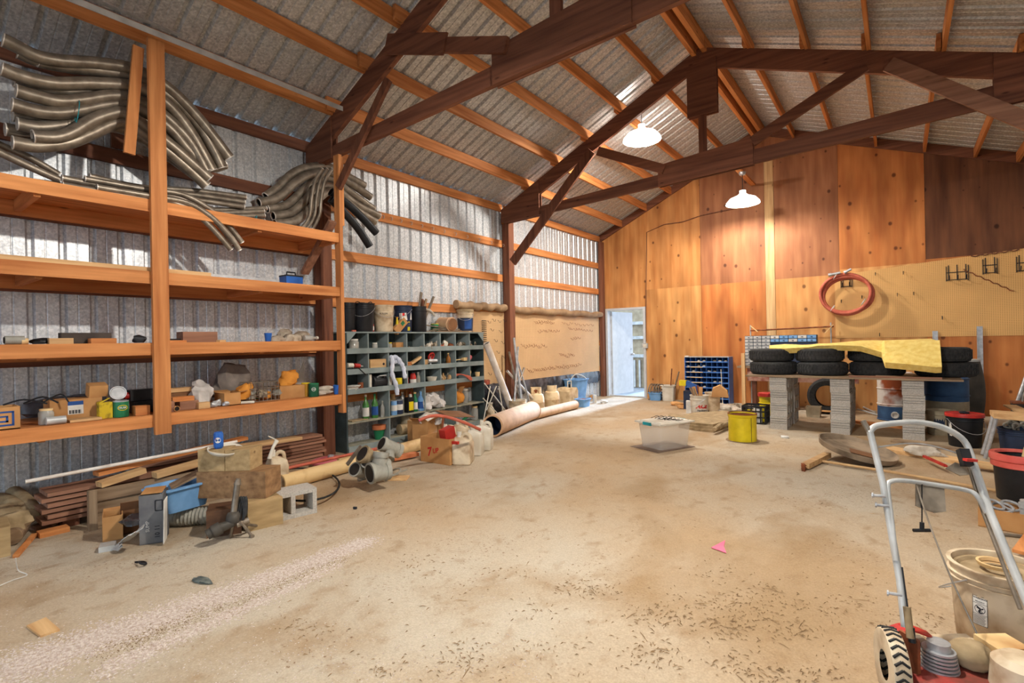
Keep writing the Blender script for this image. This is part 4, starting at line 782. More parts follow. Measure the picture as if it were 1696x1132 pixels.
# blue tub with corrugated hose under
a, b = PZ(262, 848, .14), PZ(322, 840, .14); c = (a+b)/2; x, y = c.x-.03, c.y+.04; t = thing('blue_tub', (x, y, .14), 'pale blue plastic tub resting on ribbed hose beside the timber stack', 'tub')
def tub_mb(x, y, z, lx, ly, h, rot, tp=.82, t_=.006, rim=.02):
    R = Rz(rot); c = V((x, y, z)); mb = MB(); n_ = 6
    def ring(sx, sy, zz, rr=.04):
        pts = []
        for cx, cy, a0 in ((1, 1, 0), (-1, 1, pi/2), (-1, -1, pi), (1, -1, 1.5*pi)):
            for i in range(n_+1):
                a = a0+pi/2*i/n_; pts.append(c+R @ V((cx*(sx/2-rr)+rr*cos(a), cy*(sy/2-rr)+rr*sin(a), zz)))
        return pts
    rs = [ring(lx*tp, ly*tp, 0), ring(lx, ly, h-.02), ring(lx+rim*2, ly+rim*2, h-.015, .05), ring(lx+rim*2, ly+rim*2, h, .05), ring(lx-t_, ly-t_, h), ring(lx*tp-t_, ly*tp-t_, t_)]
    m_ = len(rs[0]); vs = [p for r_ in rs for p in r_]; fs = [(i*m_+j, i*m_+(j+1) % m_, (i+1)*m_+(j+1) % m_, (i+1)*m_+j) for i in range(len(rs)-1) for j in range(m_)]
    fs += [tuple(range(m_))[::-1], tuple(range(5*m_, 6*m_))]; mb.add(vs, fs, True); return mb
part('tub_body', tub_mb(x, y, .14, .26, .34, .18, .15), 'ltblue', t)
for s_ in (-1, 1):
    mb = MB(); c = V((x+.05*s_, y+s_*.19, .30)); mb.box(c, (.12, .03, .015), Rz(.15)); part('tub_handle', mb, 'ltblue', t)
mb = MB(); mb.beam(V((x-.02, y-.06, .30)), V((x+.08, y+.34, .47)), .17, .012); one('leaning_board', mb, 'oldY', 'thin brown board leaning from the blue tub onto the timbers', 'board')
P_ = smoothpath([V((-4.52, 1.18, .065)), V((-4.42, 1.42, .065)), V((-4.22, 1.58, .065)), V((-4.08, 1.78, .065)), V((-4.2, 1.98, .065))], 22); rs = [.058+.012*(i % 2) for i in range(len(P_))]
mb = MB(); mb.tube(P_, rs, 14); one('ribbed_hose', mb, 'greypvc', 'grey ribbed flexible hose curled under the blue tub', 'hose', ang=80)
# sprinkler tripod
s0 = PZ(398, 880, .06); t = thing('sprinkler', V((s0.x, s0.y, 0)), 'dirty metal sprinkler on a tripod with a pale riser pipe', 'sprinkler')
def pts_(*a): return [PD(x_, y_, d) for x_, y_, d in a]
d_ = dep(s0)
mb = MB(); mb.tube(pts_((386, 858, d_+.02), (394, 796, d_+.06)), [.022, .02], 12); mb.tube(pts_((393, 803, d_+.055), (395, 793, d_+.062)), [.026, .014], 12); part('riser_pipe', mb, 'alu', t, 'pale riser pipe')
mb = MB(); mb.tube([PD(343, 892, d_-.12)+V((0, 0, .02)), PD(360, 882, d_-.08)+V((0, 0, .02)), PD(388, 868, d_)+V((0, 0, .01))], [.034, .036, .026], 12); mb.tube([PD(352, 887, d_-.1)+V((0, 0, .02)), PD(366, 879, d_-.07)+V((0, 0, .02))], .043, 12); mb.blob(PD(386, 864, d_)+V((0, 0, .02)), (.09, .09, .09), 4, .1, flat=False); part('sprinkler_head', mb, 'barrel', t)
mb = MB(); mb.tube(pts_((392, 870, d_), (412, 862, d_+.05)), [.02, .022], 10); part('nozzle', mb, 'alu', t)
for a_, b_ in (((398, 864), (417, 888)), ((386, 868), (382, 888)), ((378, 872), (360, 886)), ((400, 868), (430, 872))):
    mb = MB(); q = PZ(b_[0], b_[1], .012); mb.tube([PD(a_[0], a_[1], d_), q], .010, 8); mb.cyl(q-V((.012, 0, .002)), q+V((.012, 0, -.002)), .014, n=12); part('leg', mb, 'alu', t)
for k in range(3):
    mb = MB(); mb.tube(smoothpath(pts_((390+k*3, 866, d_+.02), (392+k*4, 842, d_+.05), (399+k*4, 824, d_+.06), (404+k*2, 846, d_+.04), (402, 862, d_+.02)), 5), .009, 8); part('hose_loop', mb, 'rubber', t)
# white jug with a spray head
p = PZ(455, 788, .13); x, y = -4.72, PX(457, 780, -4.72).y
def jug(x, y, z, w, d, h, rot, m_, label, cap='wht', group=None, name='plastic_jug'):
    t = thing(name, (x, y, z), label, 'jug', group); R = Rz(rot); c = V((x, y, z)); mb = MB(); n_ = 5
    def ring(sx, sy, zz, rr, ox=0):
        pts = []
        for cx, cy, a0 in ((1, 1, 0), (-1, 1, pi/2), (-1, -1, pi), (1, -1, 1.5*pi)):
            for i in range(n_+1): a = a0+pi/2*i/n_; pts.append(c+R @ V((ox+cx*(sx/2-rr)+rr*cos(a), cy*(sy/2-rr)+rr*sin(a), zz)))
        return pts
    rs = [ring(w*.92, d*.92, 0, .02), ring(w, d, .012, .025), ring(w, d, h*.62, .025), ring(w*.86, d*.8, h*.74, .022, w*.02), ring(w*.45, d*.45, h*.84, .015, -w*.2)]
    m_n = len(rs[0]); mb.add([p for r_ in rs for p in r_], [tuple(range(m_n))[::-1], tuple(range(4*m_n, 5*m_n))]+[(i*m_n+j, i*m_n+(j+1) % m_n, (i+1)*m_n+(j+1) % m_n, (i+1)*m_n+j) for i in range(4) for j in range(m_n)], True)
    part('jug_body', mb, m_, t)
    mb = MB(); mb.tube(smoothpath([c+R @ V((-w*.1, 0, h*.82)), c+R @ V((w*.1, 0, h*.93)), c+R @ V((w*.36, 0, h*.88)), c+R @ V((w*.42, 0, h*.66))], 5), min(w, d)*.11, 10); part('handle', mb, m_, t)
    mb = MB(); o = c+R @ V((-w*.2, 0, 0)); mb.lathe(o, [(0, h*.82), (w*.13, h*.82), (w*.13, h), (0, h)], 18); part('cap', mb, cap, t); return t
jug(-4.62, PX(459, 780, -4.62).y, .0, .16, .24, .36, 1.3, 'dirtywht', 'big dusty white jug with an open handle behind the timber stack')
mb = MB(); c = V((-4.55, PX(446, 760, -4.55).y, .30)); mb.tube([c, c+V((-.02, .05, .10)), c+V((-.03, .09, .15))], [.02, .014, .02], 10); mb.tube([c+V((-.03, .09, .15)), c+V((-.05, .02, .20))], .006, 8); one('spray_gun', mb, 'wht', 'plastic wrapped spray nozzle hanging on the dusty white jug', 'nozzle')
# long cream pipe, cable loop, pink reel etc
pipe('cream_pipe', [PZ(465, 800, .075), PZ(560, 775, .075), PZ(640, 752, .075), PZ(697, 736, .075)], .072, 'cream', 'thick cream coloured pipe lying along the floor before the cabinet', 'pipe', n=20, k=3)
a, b = PZ(500, 792, .12)+V((-.02, .0, .0)), PZ(640, 745, .13); pipe('copper_pipe', [V((-4.62, 2.35, .165)), V((-4.62, 3.9, .165))], .016, 'hose', 'thin pinkish pipe lying on the cream pipe', 'pipe')
mb = MB(); P_ = []
for i in range(40):
    a = 2*pi*i/40; q = PZ(500+62*cos(a+.3), 803+27*sin(a+.3), .03+.04*max(0, sin(a))); P_.append(q)
mb.tube(P_, .009, 8, closed=True); one('cable_loop', mb, 'rubber', 'loop of black cable on the floor right of the timber stack', 'cable')
c = PX(548, 756, -4.95); c = V((-4.98, PX(548, 756, -4.98).y, 0)); t = thing('hose_reel', (c.x, c.y, 0), 'low round pink reel on the floor before the grey parts cabinet', 'reel')
mb = MB(); mb.lathe(c, [(0, 0), (.17, 0), (.18, .02), (.18, .035)], 30); part('reel_base', mb, 'dirtywht', t)
mb = MB(); mb.lathe(c, [(.17, .03), (.20, .035), (.205, .06), (.17, .075), (.05, .085), (0, .085)], 30); part('reel_disc', mb, 'pink', t)
mb = MB(); mb.lathe(c, [(0, .08), (.035, .08), (.032, .115), (.02, .115), (.018, .09)], 16); part('hub', mb, 'steel', t)
mb = MB(); mb.blob(PZ(492, 768, .03)+V((0, 0, 0)), (.04, .05, .04), 97); one('dark_pebble', mb, 'black', 'small dark lump on the floor between slats and cream pipe', 'scrap')
blk('wood_scrap', (640, 797), (672, 797), .16, 0, .012, 'paleX', 'flat yellowish board scrap on the floor before the fittings', 'board')
# small litter
mb = MB(); q = PZ(232, 933, .012); mb.tube(smoothpath([q+V((-.05, -.01, -.004)), q+V((0, .02, 0)), q+V((.05, .015, 0)), q+V((.045, -.01, .012)), q+V((0, -.005, .01))], 4), .006, 6); one('rubber_strap', mb, 'black', 'curled black strap lying on the floor', 'strap')
mb = MB(); mb.blob(PZ(336, 962, .008), (.13, .06, .022), 98, .2, 14, 7); one('foil_wrapper', mb, mat('wrapper', (110, 116, 110), (70, 78, 76), rough=.5, sc=30), 'flattened grey wrapper lying on the floor', 'wrapper')
mb = MB(); a = [PZ(*q, .0) for q in ((44, 1040), (76, 1026), (99, 1046), (67, 1057))]; mb.prism(a, (0, 0, .01)); one('wood_tile', mb, 'paleX', 'small square pale board on the floor at the lower left', 'board')
mb = MB(); a = [PZ(*q, .004) for q in ((1178, 908), (1201, 896), (1199, 906), (1203, 917))]; mb.prism(a, (0, 0, .003)); one('pink_scrap', mb, 'hotpink', 'bright pink triangular scrap on the bare floor', 'paper scrap')
mb = MB(); mb.tube(smoothpath([PZ(26, 925, .12), PZ(30, 945, .03), PZ(45, 953, .005), PZ(20, 962, .005), PZ(-10, 975, .005)], 5), .003, 5); one('twine', mb, 'paper', 'pale twine trailing on the floor at the far left', 'twine')
mb = MB(); mb.blob(PZ(588, 842, .008), (.04, .03, .02), 99); one('dark_chip', mb, 'ink', 'tiny dark chip on the floor near the gravel', 'chip')
# gravel spill and straw
rg = random.Random(5); mb = MB()
path = [(612, 896), (560, 915), (500, 938), (420, 968), (330, 1000), (240, 1032), (150, 1062), (60, 1095), (0, 1118)]
path2 = [(560, 935), (480, 975), (400, 1010), (330, 1040), (250, 1075), (170, 1115)]
def pebble(p, s_):
    a = rg.uniform(0, 6.28); u = V((cos(a), sin(a), 0))*s_; w = V((-sin(a), cos(a), 0))*s_*rg.uniform(.6, 1); h = V((0, 0, s_*rg.uniform(.5, .9)))
    o = len(mb.v); mb.v += [p-u-w, p+u-w*.8, p+u*.9+w, p-u*.8+w, p+h]; mb.f += [(o, o+1, o+4), (o+1, o+2, o+4), (o+2, o+3, o+4), (o+3, o, o+4)]; mb.s += [False]*4
for pth, cnt, wd in ((path, 12000, .075), (path2, 2600, .045)):
    W3 = [PZ(*q) for q in pth]
    for k in range(cnt):
        i = rg.randrange(len(W3)-1); f = rg.random(); q = W3[i].lerp(W3[i+1], f); q = q+V((rg.gauss(0, wd*(.6+.08*i)), rg.gauss(0, wd*(.6+.08*i)), 0)); pebble(V((q.x, q.y, 0)), rg.uniform(.0025, .0065))
for k in range(1500):
    q = PZ(rg.uniform(0, 900), 1132-abs(rg.gauss(0, 90))); pebble(V((q.x, q.y, 0)), rg.uniform(.0015, .004))
one('gravel_spill', mb, mat('pink_grey_gravel', (214, 202, 190), (176, 156, 142), rough=.9, sc=60), 'streak of fine pale gravel spilled across the floor at lower left', 'gravel', kind='stuff')
dm = MB(); mbk = mb; mb = dm; W3 = [PZ(*q) for q in ((560, 925), (500, 950), (420, 985), (330, 1018), (250, 1048), (190, 1075))]
for k in range(4200):
    i = rg.randrange(len(W3)-1); q = W3[i].lerp(W3[i+1], rg.random())+V((rg.gauss(0, .06), rg.gauss(0, .06), 0)); pebble(V((q.x, q.y, -.001)), rg.uniform(.0015, .0045))
one('dirt_streak', mb, mat('dark_dirt', (136, 108, 80), (104, 80, 56), rough=1, sc=60), 'dark brown streak of loose dirt beside the gravel', 'dirt', kind='stuff')
mb = MB()
cl = [(rg.gauss(1160, 170), min(1120, rg.gauss(1040, 60))) for _ in range(26)]+[(rg.uniform(450, 1550), rg.uniform(800, 1120)) for _ in range(16)]
for k in range(1500):
    if k % 4: cx_, cy_ = cl[rg.randrange(len(cl))]; q = PZ(rg.gauss(cx_, 26), min(1131, rg.gauss(cy_, 9)))
    else: q = PZ(rg.uniform(450, 1600), rg.uniform(800, 1130))
    a = rg.uniform(0, 6.28); l_ = rg.uniform(.003, .014)*(3.5 if k % 29 == 0 else 1); d = V((cos(a), sin(a), 0))*l_; w = V((-sin(a), cos(a), 0))*.0011
    o = len(mb.v); q = V((q.x, q.y, .003)); mb.v += [q-d-w, q+d-w, q+d+w, q-d+w, q+V((0, 0, .004))]; mb.f += [(o, o+1, o+4), (o+1, o+2, o+4), (o+2, o+3, o+4), (o+3, o, o+4)]; mb.s += [False]*4
one('straw_litter', mb, mat('dry_straw', (176, 146, 108), (130, 102, 72), sc=40), 'scattered straw and dirt crumbs on the floor', 'straw', kind='stuff')
# ================================================================ GREY PIGEONHOLE CABINET
CX0, CX1, CY0, CY1, CZ = -5.58, -5.33, 3.73, 6.27, 1.46
cab = thing('pigeonhole_cabinet', (-5.45, 5, 0), 'grey-green wooden pigeonhole cabinet standing against the metal side wall', 'cabinet')
TK = .018
def cp(name, x0, x1, y0, y1, z0, z1, m_='greypaint', lb=None): mb = MB(); mb.bx(x0, x1, y0, y1, z0, z1); part(name, mb, m_, cab, lb)
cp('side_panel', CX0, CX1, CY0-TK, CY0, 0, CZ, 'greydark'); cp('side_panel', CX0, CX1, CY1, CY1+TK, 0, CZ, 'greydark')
cp('top_board', CX0, CX1+.012, CY0-TK-.01, CY1+TK+.01, CZ, CZ+TK)
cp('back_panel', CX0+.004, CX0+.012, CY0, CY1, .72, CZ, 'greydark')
FL = [1.21, .957, .715]; cw = (CY1-CY0)/8
for z in FL:
    cp('shelf', CX0+.013, CX1-.002, CY0, CY1, z, z+TK, 'shelfdust')
    cp('front_lip', CX1-.002, CX1+.014, CY0, CY1, z-.004, z+.062)
cp('shelf', CX0+.013, CX1, CY0, CY1, .35, .35+TK, 'shelfdust'); cp('shelf', CX0+.013, CX1, CY0, CY1, .06, .06+TK, 'shelfdust'); cp('front_lip', CX1-.002, CX1+.012, CY0, CY1, 0, .078)
for s_, y in ((1, CY0), (-1, CY1)): mb = MB(); mb.prism([(CX1, y, CZ), (CX1, y+s_*.13, CZ), (CX1, y, CZ-.13)], (.012, 0, 0)); part('corner_gusset', mb, 'greypaint', cab)
for k in range(1, 8):
    y = CY0+cw*k
    for z0, z1 in ((1.228, CZ), (.975, 1.205), (.733, .953)): cp('divider', CX0+.014, CX1, y-.008, y+.008, z0, z1)
for k in (2, 4, 6):
    y = CY0+cw*k
    for z0, z1 in ((.368, .71), (.078, .35)): cp('divider', CX0+.014, CX1, y-.009, y+.009, z0, z1)
def cell(c, row, fx=.6, fy=.5):   # position in a pigeonhole
    z = [1.228, .975, .733][row]; return CX0+(CX1-CX0)*fx, CY0+cw*(c+fy), z+.0005
RN = ['top', 'second', 'third']; CN = ['first', 'second', 'third', 'fourth', 'fifth', 'sixth', 'seventh', 'last']
wh = lambda c, r: f'in the {CN[c]} pigeonhole of the {RN[r]} row'
LZ = .045
def up(t, dz=LZ):
    t.location.z += 0; return t
x, y, z = cell(0, 0, .7, .5); jar(x, y, z, .062, .16, 'round-bellied glass jar '+wh(0, 0), 'paper', 'glass', 'cloth')
x, y, z = cell(1, 0, .7, .5); jar(x, y, z, .036, .11, 'small glass jar with a white lid '+wh(1, 0), 'wht', 'glass', 'cloth')
x, y, z = cell(2, 0, .75, .22); jar(x, y, z, .036, .11, 'small glass jar with a yellow lid '+wh(2, 0), 'yel')
x, y, z = cell(2, 0, .6, .7); carton(x, y, z, .12, .13, .11, .05, 'small open cardboard box '+wh(2, 0), (0, 0, 0, 0))
def heap(c, r, m_, what, n=5, s_=.05, seed=0, fy0=.2, fy1=.8, h=.1):
    rg = random.Random(seed+c*7+r*31); x, y, z = cell(c, r); t = thing('scrap_heap', (x, y, z), f'heap of {what} '+wh(c, r), 'heap of parts')
    for k in range(n):
        q = V((CX0+.12+rg.uniform(0, .1), CY0+cw*(c+fy0+(fy1-fy0)*(k+.5)/n), z+.02)); mb = MB()
        if k % 2: mb.tube(smoothpath([q+V((rg.uniform(-.05, .05), rg.uniform(-.05, .05), 0)), q+V((.03, 0, h*rg.uniform(.4, 1))), q+V((rg.uniform(0, .05), rg.uniform(-.06, .06), .03))], 4), .007, 6)
        else: mb.blob(q+V((0, 0, h*.3)), (s_*1.4, s_*1.5, h*rg.uniform(.5, .9)), k+seed, .25, 8, 6)
        part('scrap_piece', mb, m_ if k % 3 else 'junk', t)
    return t
heap(3, 0, 'junk', 'small flat scraps', 4, .03, 1, h=.02); heap(4, 0, 'cloth', 'pale fittings and wire', 8, .05, 2, .1, .95, .11); heap(5, 0, 'rust', 'pale and orange fittings', 5, .05, 3, .05, .95)
mb = MB(); x, y, z = cell(5, 0, .8, .2); mb.blob((x, y, z+.04), (.06, .10, .06), 4, .15); one('orange_fitting', mb, 'hose', 'orange-pink lump '+wh(5, 0), 'fitting')
mb = MB(); x, y, z = cell(5, 0, .8, .45); mb.blob((x, y, z+.07), (.07, .09, .12), 5, .15); one('white_fitting', mb, 'wht', 'white knobbly fitting '+wh(5, 0), 'fitting')
heap(6, 0, 'alu', 'tangled brown hardware', 7, .05, 6, .05, .95, .11); heap(7, 0, 'steel', 'grey hardware', 4, .04, 7, .05, .6, .09)
x, y, z = cell(0, 1, .8, .5); t = thing('caulk_gun', (x, y, z), 'red caulking tube with a black bracket '+wh(0, 1), 'caulking gun')
mb = MB(); mb.cyl((x, y-.02, z+.085), (x, y+.06, z+.075), .028, n=16); part('tube_body', mb, 'red', t); mb = MB(); mb.cyl((x, y+.06, z+.075), (x, y+.11, z+.07), .012, .005); part('tip', mb, 'paper', t)
mb = MB(); mb.cyl((x, y-.12, z+.09), (x, y-.04, z+.085), .03, n=16); part('collar', mb, 'wht', t); mb = MB(); mb.tube([(x+.07, y-.1, z+.06), (x+.065, y, z+.05), (x+.075, y+.09, z-.03)], .006, 6); part('bracket', mb, 'black', t)
x, y, z = cell(1, 1, .72, .5); t = thing('wooden_box', (x, y, z), 'pale wooden box with a round hole '+wh(1, 1), 'box'); mb = MB(); mb.bx(x-.05, x+.06, y-.125, y+.125, z, z+.15); part('box_body', mb, 'paleY', t); mb = MB(); mb.cyl((x+.0595, y+.085, z+.085), (x+.062, y+.085, z+.085), .016, n=16); part('round_hole', mb, 'ink', t)
x, y, z = cell(2, 1, .3, .5); mb = MB(); mb.lathe((x, y, z+.14), [(0, 0), (.07, 0), (.075, .02), (0, .02)], 20); mb.cyl((x, y, z), (x, y, z+.14), .06, n=16); one('dark_tin', mb, 'carddark', 'dark tin in shade '+wh(2, 1), 'tin')
# draped rag
rgm = MB(); yb = CY0+cw*2
for k, pts in enumerate(([(0, .03, .14), (.05, .05, .17), (.10, .03, .10), (.10, .02, -.05), (.09, .09, -.20), (.09, .11, -.33)], [(.02, .04, .15), (.07, .12, .165), (.10, .18, .08), (.11, .21, 0), (.12, .22, -.12)], [(.02, .03, .13), (.05, .10, .10), (.05, .15, .13), (.09, .17, .08)])):
    P_ = smoothpath([V((CX1-.06+a, yb+b, .975+c)) for a, b, c in pts], 5); rgm.tube(P_, [.02+.012*abs(sin(i*.9+k)) for i in range(len(P_))], 8)
one('white_rag', rgm, 'rag', 'bluish white rag draped over two pigeonholes of the grey cabinet', 'rag')
x, y, z = cell(3, 1, .7, .2); block('wood_block', x, y, z, .08, .09, .09, 0, 'lumY', 'orange wood block '+wh(3, 1), 'wood block')
mb = MB(); x, y, z = cell(3, 1, .8, .62); mb.beam((x, y-.09, z+.065), (x, y+.09, z+.15), .05, .03); one('wood_offcut', mb, 'paleY', 'slanting orange offcut '+wh(3, 1), 'offcut')
x, y, z = cell(4, 1, .7, .2); block('wood_block', x, y, z, .06, .09, .11, 0, 'paleY', 'pale wood block beside the red wheel '+wh(4, 1), 'wood block')
x, y, z = cell(4, 1, .8, .5); t = thing('valve', (x, y, z), 'valve with a red handwheel '+wh(4, 1), 'valve'); mb = MB(); mb.cyl((x, y-.05, z+.085), (x, y+.12, z+.085), .03, n=14); mb.cyl((x, y, z+.0), (x, y, z+.15), .015, n=10); part('valve_body', mb, 'steel', t)
mb = MB(); c = V((x+.02, y, z+.155)); mb.tube([c+V((.02*sin(a), .05*cos(a), .045*sin(a))) for a in [2*pi*i/18 for i in range(18)]], .012, 8, closed=True); mb.beam(c-V((0, .05, 0)), c+V((0, .05, 0)), .012, .012); mb.beam(c-V((.02, 0, .045)), c+V((.02, 0, .045)), .012, .012, (0, 1, 0)); part('handwheel', mb, 'red', t, 'red handwheel')
heap(5, 1, 'rust', 'flat dark scraps', 3, .03, 8, .05, .4, .03)
x, y, z = cell(5, 1, .75, .7); bottle(x, y, z, .034, .19, 'amber', 'amber bottle '+wh(5, 1), 'cream')
x, y, z = cell(6, 1, .75, .5); mb = MB(); mb.beam((x, y-.13, z+.075), (x, y+.07, z+.09), .02, .012); mb.box((x, y+.1, z+.085), (.05, .08, .05)); one('paint_brush', mb, 'cream', 'yellow-handled brush '+wh(6, 1), 'brush')
mb = MB(); x, y, z = cell(7, 1, .8, .12); mb.blob((x, y, z+.10), (.07, .11, .09), 8, .1); one('red_ball', mb, 'pink', 'pinkish red lump '+wh(7, 1), 'ball')
x, y, z = cell(0, 2, .7, .3); t = thing('paper_stack', (x, y, z), 'stack of curled papers and cards '+wh(0, 2), 'papers')
for k in range(4): part('paper_sheet', rbox(x+.02, y-.03+.02*k, z+.03+.014*k, .12, .14, .01, .2*k-.2), 'paper' if k % 2 else 'cloth', t)
mb = MB(); x, y, z = cell(0, 2, .75, .75); mb.cyl((x, y, z), (x, y, z+.11), .035, n=12); one('rusty_tin', mb, 'rust', 'small rusty tin '+wh(0, 2), 'tin')
x, y, z = cell(1, 2, .8, .08); mb = MB(); mb.cyl((x, y+.02, z), (x, y+.02, z+.20), .03, n=16); one('white_cylinder', mb, 'wht', 'tall white cylinder '+wh(1, 2), 'cylinder')
x, y, z = cell(1, 2, .7, .6); t = thing('black_case', (x, y, z), 'black rounded case on its side '+wh(1, 2), 'case'); mb = MB(); mb.tube([(x, y-.1, z+.095), (x, y+.1, z+.095)], [.085, .085], 18); part('case_body', mb, 'black', t); mb = MB(); mb.tube([(x+.06, y-.05, z+.16), (x+.10, y-.04, z+.18), (x+.10, y+.06, z+.18), (x+.06, y+.07, z+.16)], .008, 8); part('handle', mb, 'ltgrey', t)
x, y, z = cell(2, 2, .75, .15); block('switch_box', x, y, z, .05, .07, .15, 0, 'paper', 'white box with a switch '+wh(2, 2), 'box')
x, y, z = cell(2, 2, .7, .7); can(x, y, z, .05, .13, 'yel', 'yellow can with a dark lid '+wh(2, 2), lid='black')
x, y, z = cell(3, 2, .8, .1); mb = MB(); mb.cyl((x, y, z), (x, y, z+.12), .02, n=12); one('glue_stick', mb, 'red', 'thin red and white tube '+wh(3, 2), 'tube')
x, y, z = cell(3, 2, .75, .48); bottle(x, y, z, .045, .19, 'red', 'red and white bottle with a dark cap '+wh(3, 2), 'black', 'paper', neck=.7)
x, y, z = cell(3, 2, .75, .78); bottle(x, y, z, .03, .18, 'greypvc', 'slim grey bottle '+wh(3, 2), 'greypvc', neck=.5)
x, y, z = cell(4, 2, .75, .6); mb = MB(); mb.lathe((x, y, z+.04), [(0, 0), (.06, 0), (.08, .06), (.075, .06), (.055, .01)], 20); mb.lathe((x, y, z), [(0, 0), (.05, 0), (.05, .04), (0, .04)], 16); one('white_dish', mb, 'wht', 'white plastic dish '+wh(4, 2), 'dish')
heap(5, 2, 'paleY', 'twisted pale fittings', 5, .04, 9, .1, .9, .14)
x, y, z = cell(6, 2, .9, .35); mb = MB()
for k in range(5): mb.tube(smoothpath([V((x-.02, y-.1, z+.07+.01*k)), V((x+.02, y, z+.10)), V((x+.06, y+.08+.02*k, z+.06)), V((x+.08, y+.15+.01*k, z-.0))], 4), .008, 6)
one('wire_bundle', mb, 'hose', 'bundle of pinkish wires hanging out '+wh(6, 2), 'wire')
x, y, z = cell(7, 2, .75, .15); mb = MB(); mb.blob((x, y, z+.08), (.05, .07, .12), 12, .2); one('shell_lump', mb, 'cream', 'small cream lump '+wh(7, 2), 'lump')
x, y, z = cell(7, 2, .8, .72); mb = MB(); mb.lathe((x, y, z), [(0, 0), (.03, 0), (.04, .11), (.035, .11), (0, .02)], 16); one('pale_cup', mb, 'cream', 'pale yellow-green cup '+wh(7, 2), 'cup')
# lower cells
zs = .3685
def low(px, X=-5.42): return PX(px, 690, X).y
y = low(606); t = bottle(-5.42, y, zs, .042, .31, 'ggreen', 'green glass bottle with a white label, left one on the lower cabinet shelf', 'paper', 'paper', neck=.3)
y = low(621); t = bottle(-5.42, y, zs, .042, .31, 'ggreen', 'green glass bottle with a blue label, right one on the lower cabinet shelf', 'green', 'inkblue', neck=.3)
y = low(632); bottle(-5.40, y, zs, .028, .21, 'glass', 'small clear bottle beside the two green bottles', 'greypvc', neck=.35)
y = low(592); mb = MB(); mb.bx(-5.5, -5.36, y-.12, y+.12, zs, zs+.012); one('flat_card', mb, 'canvas', 'flat folded sheet lying left of the green bottles', 'card')
y = low(651); can(-5.40, y, zs, .042, .19, 'ltblue', 'light blue and white can at the left of the second lower compartment', band='paper')
y = low(661); can(-5.42, y, zs, .055, .19, 'dkblue', 'dark paint can with a pale label in the second lower compartment', band='paper')
y = low(652, -5.5); bottle(-5.51, y, zs, .055, .27, 'cream', 'cream jug standing behind the light blue can', 'cream', neck=.5)
y = low(668, -5.50); bottle(-5.51, y, zs, .04, .28, 'glass', 'clear bottle standing behind the paint can', 'wht')
y = low(674, -5.53); bottle(-5.53, y, zs, .03, .33, 'amber', 'tall amber bottle at the back, left of two', 'rust', neck=.3)
y = low(682, -5.54); bottle(-5.54, y, zs, .03, .33, 'amber', 'tall amber bottle at the back, right of two', 'rust', neck=.3)
y = low(677); t = thing('oil_bottle', (-5.40, y, zs), 'black oil bottle with a large yellow label', 'bottle'); mb = MB(); mb.bx(-5.44, -5.37, y-.052, y+.052, zs, zs+.20); mb.prism([(-5.44, y-.052, zs+.2), (-5.37, y-.052, zs+.2), (-5.37, y+.052, zs+.2), (-5.44, y+.052, zs+.2)], (0, 0, .012)); part('bottle_body', mb, 'black', t); mb = MB(); mb.cyl((-5.4, y+.02, zs+.21), (-5.4, y+.02, zs+.25), .02); part('cap', mb, 'wht', t); mb = MB(); mb.bx(-5.3695, -5.3685, y-.035, y+.045, zs+.03, zs+.15); part('bottle_label', mb, 'yel', t)
y = low(687); bottle(-5.41, y, zs, .036, .27, 'green', 'green bottle with a cream cap beside the yellow-labelled one', 'cream', 'paper', neck=.45)
y = low(697); t = bottle(-5.41, y, zs, .055, .27, 'ltblue', 'blue washer fluid bottle with a dark blue label', 'ltblue', 'inkblue', neck=.3)
y = low(681, -5.46); bottle(-5.47, y, zs, .03, .27, 'orange', 'small orange-capped bottle between the black and green bottles', 'red')
mb = MB()
for k, (dy, dz, s_) in enumerate(((0, .09, .22), (.15, .12, .2), (.27, .07, .16), (.08, .16, .14))): mb.blob((-5.40, 5.06+dy, zs+dz), (.18, s_, s_*1.05), 20+k, .18, 14, 9)
one('plastic_bag', mb, 'wrap', 'crumpled clear plastic bag in the third lower compartment', 'bag')
t = thing('paper_bag', (-5.42, 5.78, zs), 'brown paper bag crumpled open in the last lower compartment', 'paper bag'); mb = MB(); mb.blob((-5.43, 5.76, zs+.10), (.17, .22, .22), 33, .12, 14, 9); part('bag_body', mb, 'orange', t); mb = MB(); mb.prism([(-5.46, 5.76, zs+.14), (-5.38, 5.78, zs+.14), (-5.38, 5.88, zs+.27), (-5.46, 5.86, zs+.26)], (-.02, .01, 0)); part('bag_neck', mb, 'card', t)
y = 5.98; jar(-5.46, y, zs, .045, .22, 'clear jar behind the brown paper bag', 'wht', fill=None)
y = PX(630, 745, -5.42).y; t = thing('flower_pot', (-5.44, y, .0785), 'terracotta flower pot painted green below the rim', 'flower pot'); mb = MB(); mb.lathe((-5.44, y, .0785), [(0, 0), (.055, 0), (.075, .13), (.075, .131)], 24); part('pot_body', mb, 'green', t); mb = MB(); mb.lathe((-5.44, y, .0785), [(.078, .125), (.088, .13), (.09, .185), (.078, .185), (.07, .14), (0, .13)], 24); part('pot_rim', mb, 'terra', t, 'terracotta rim')
y = PX(688, 730, -5.42).y; mb = MB(); P_ = smoothpath([V((-5.44, y-.27, .15)), V((-5.42, y-.1, .15)), V((-5.4, y+.06, .17)), V((-5.38, y+.18, .22))], 5); mb.tube(P_, [.075-.02*i/len(P_) for i in range(len(P_))], 14); one('grey_bag', mb, 'canvas', 'long greyish bag lying in the second bottom compartment', 'bag')
y = PX(672, 700, -5.5).y; can(-5.5, y, .0785, .07, .24, 'drumtan', 'tall dusty can at the back of the second bottom compartment')
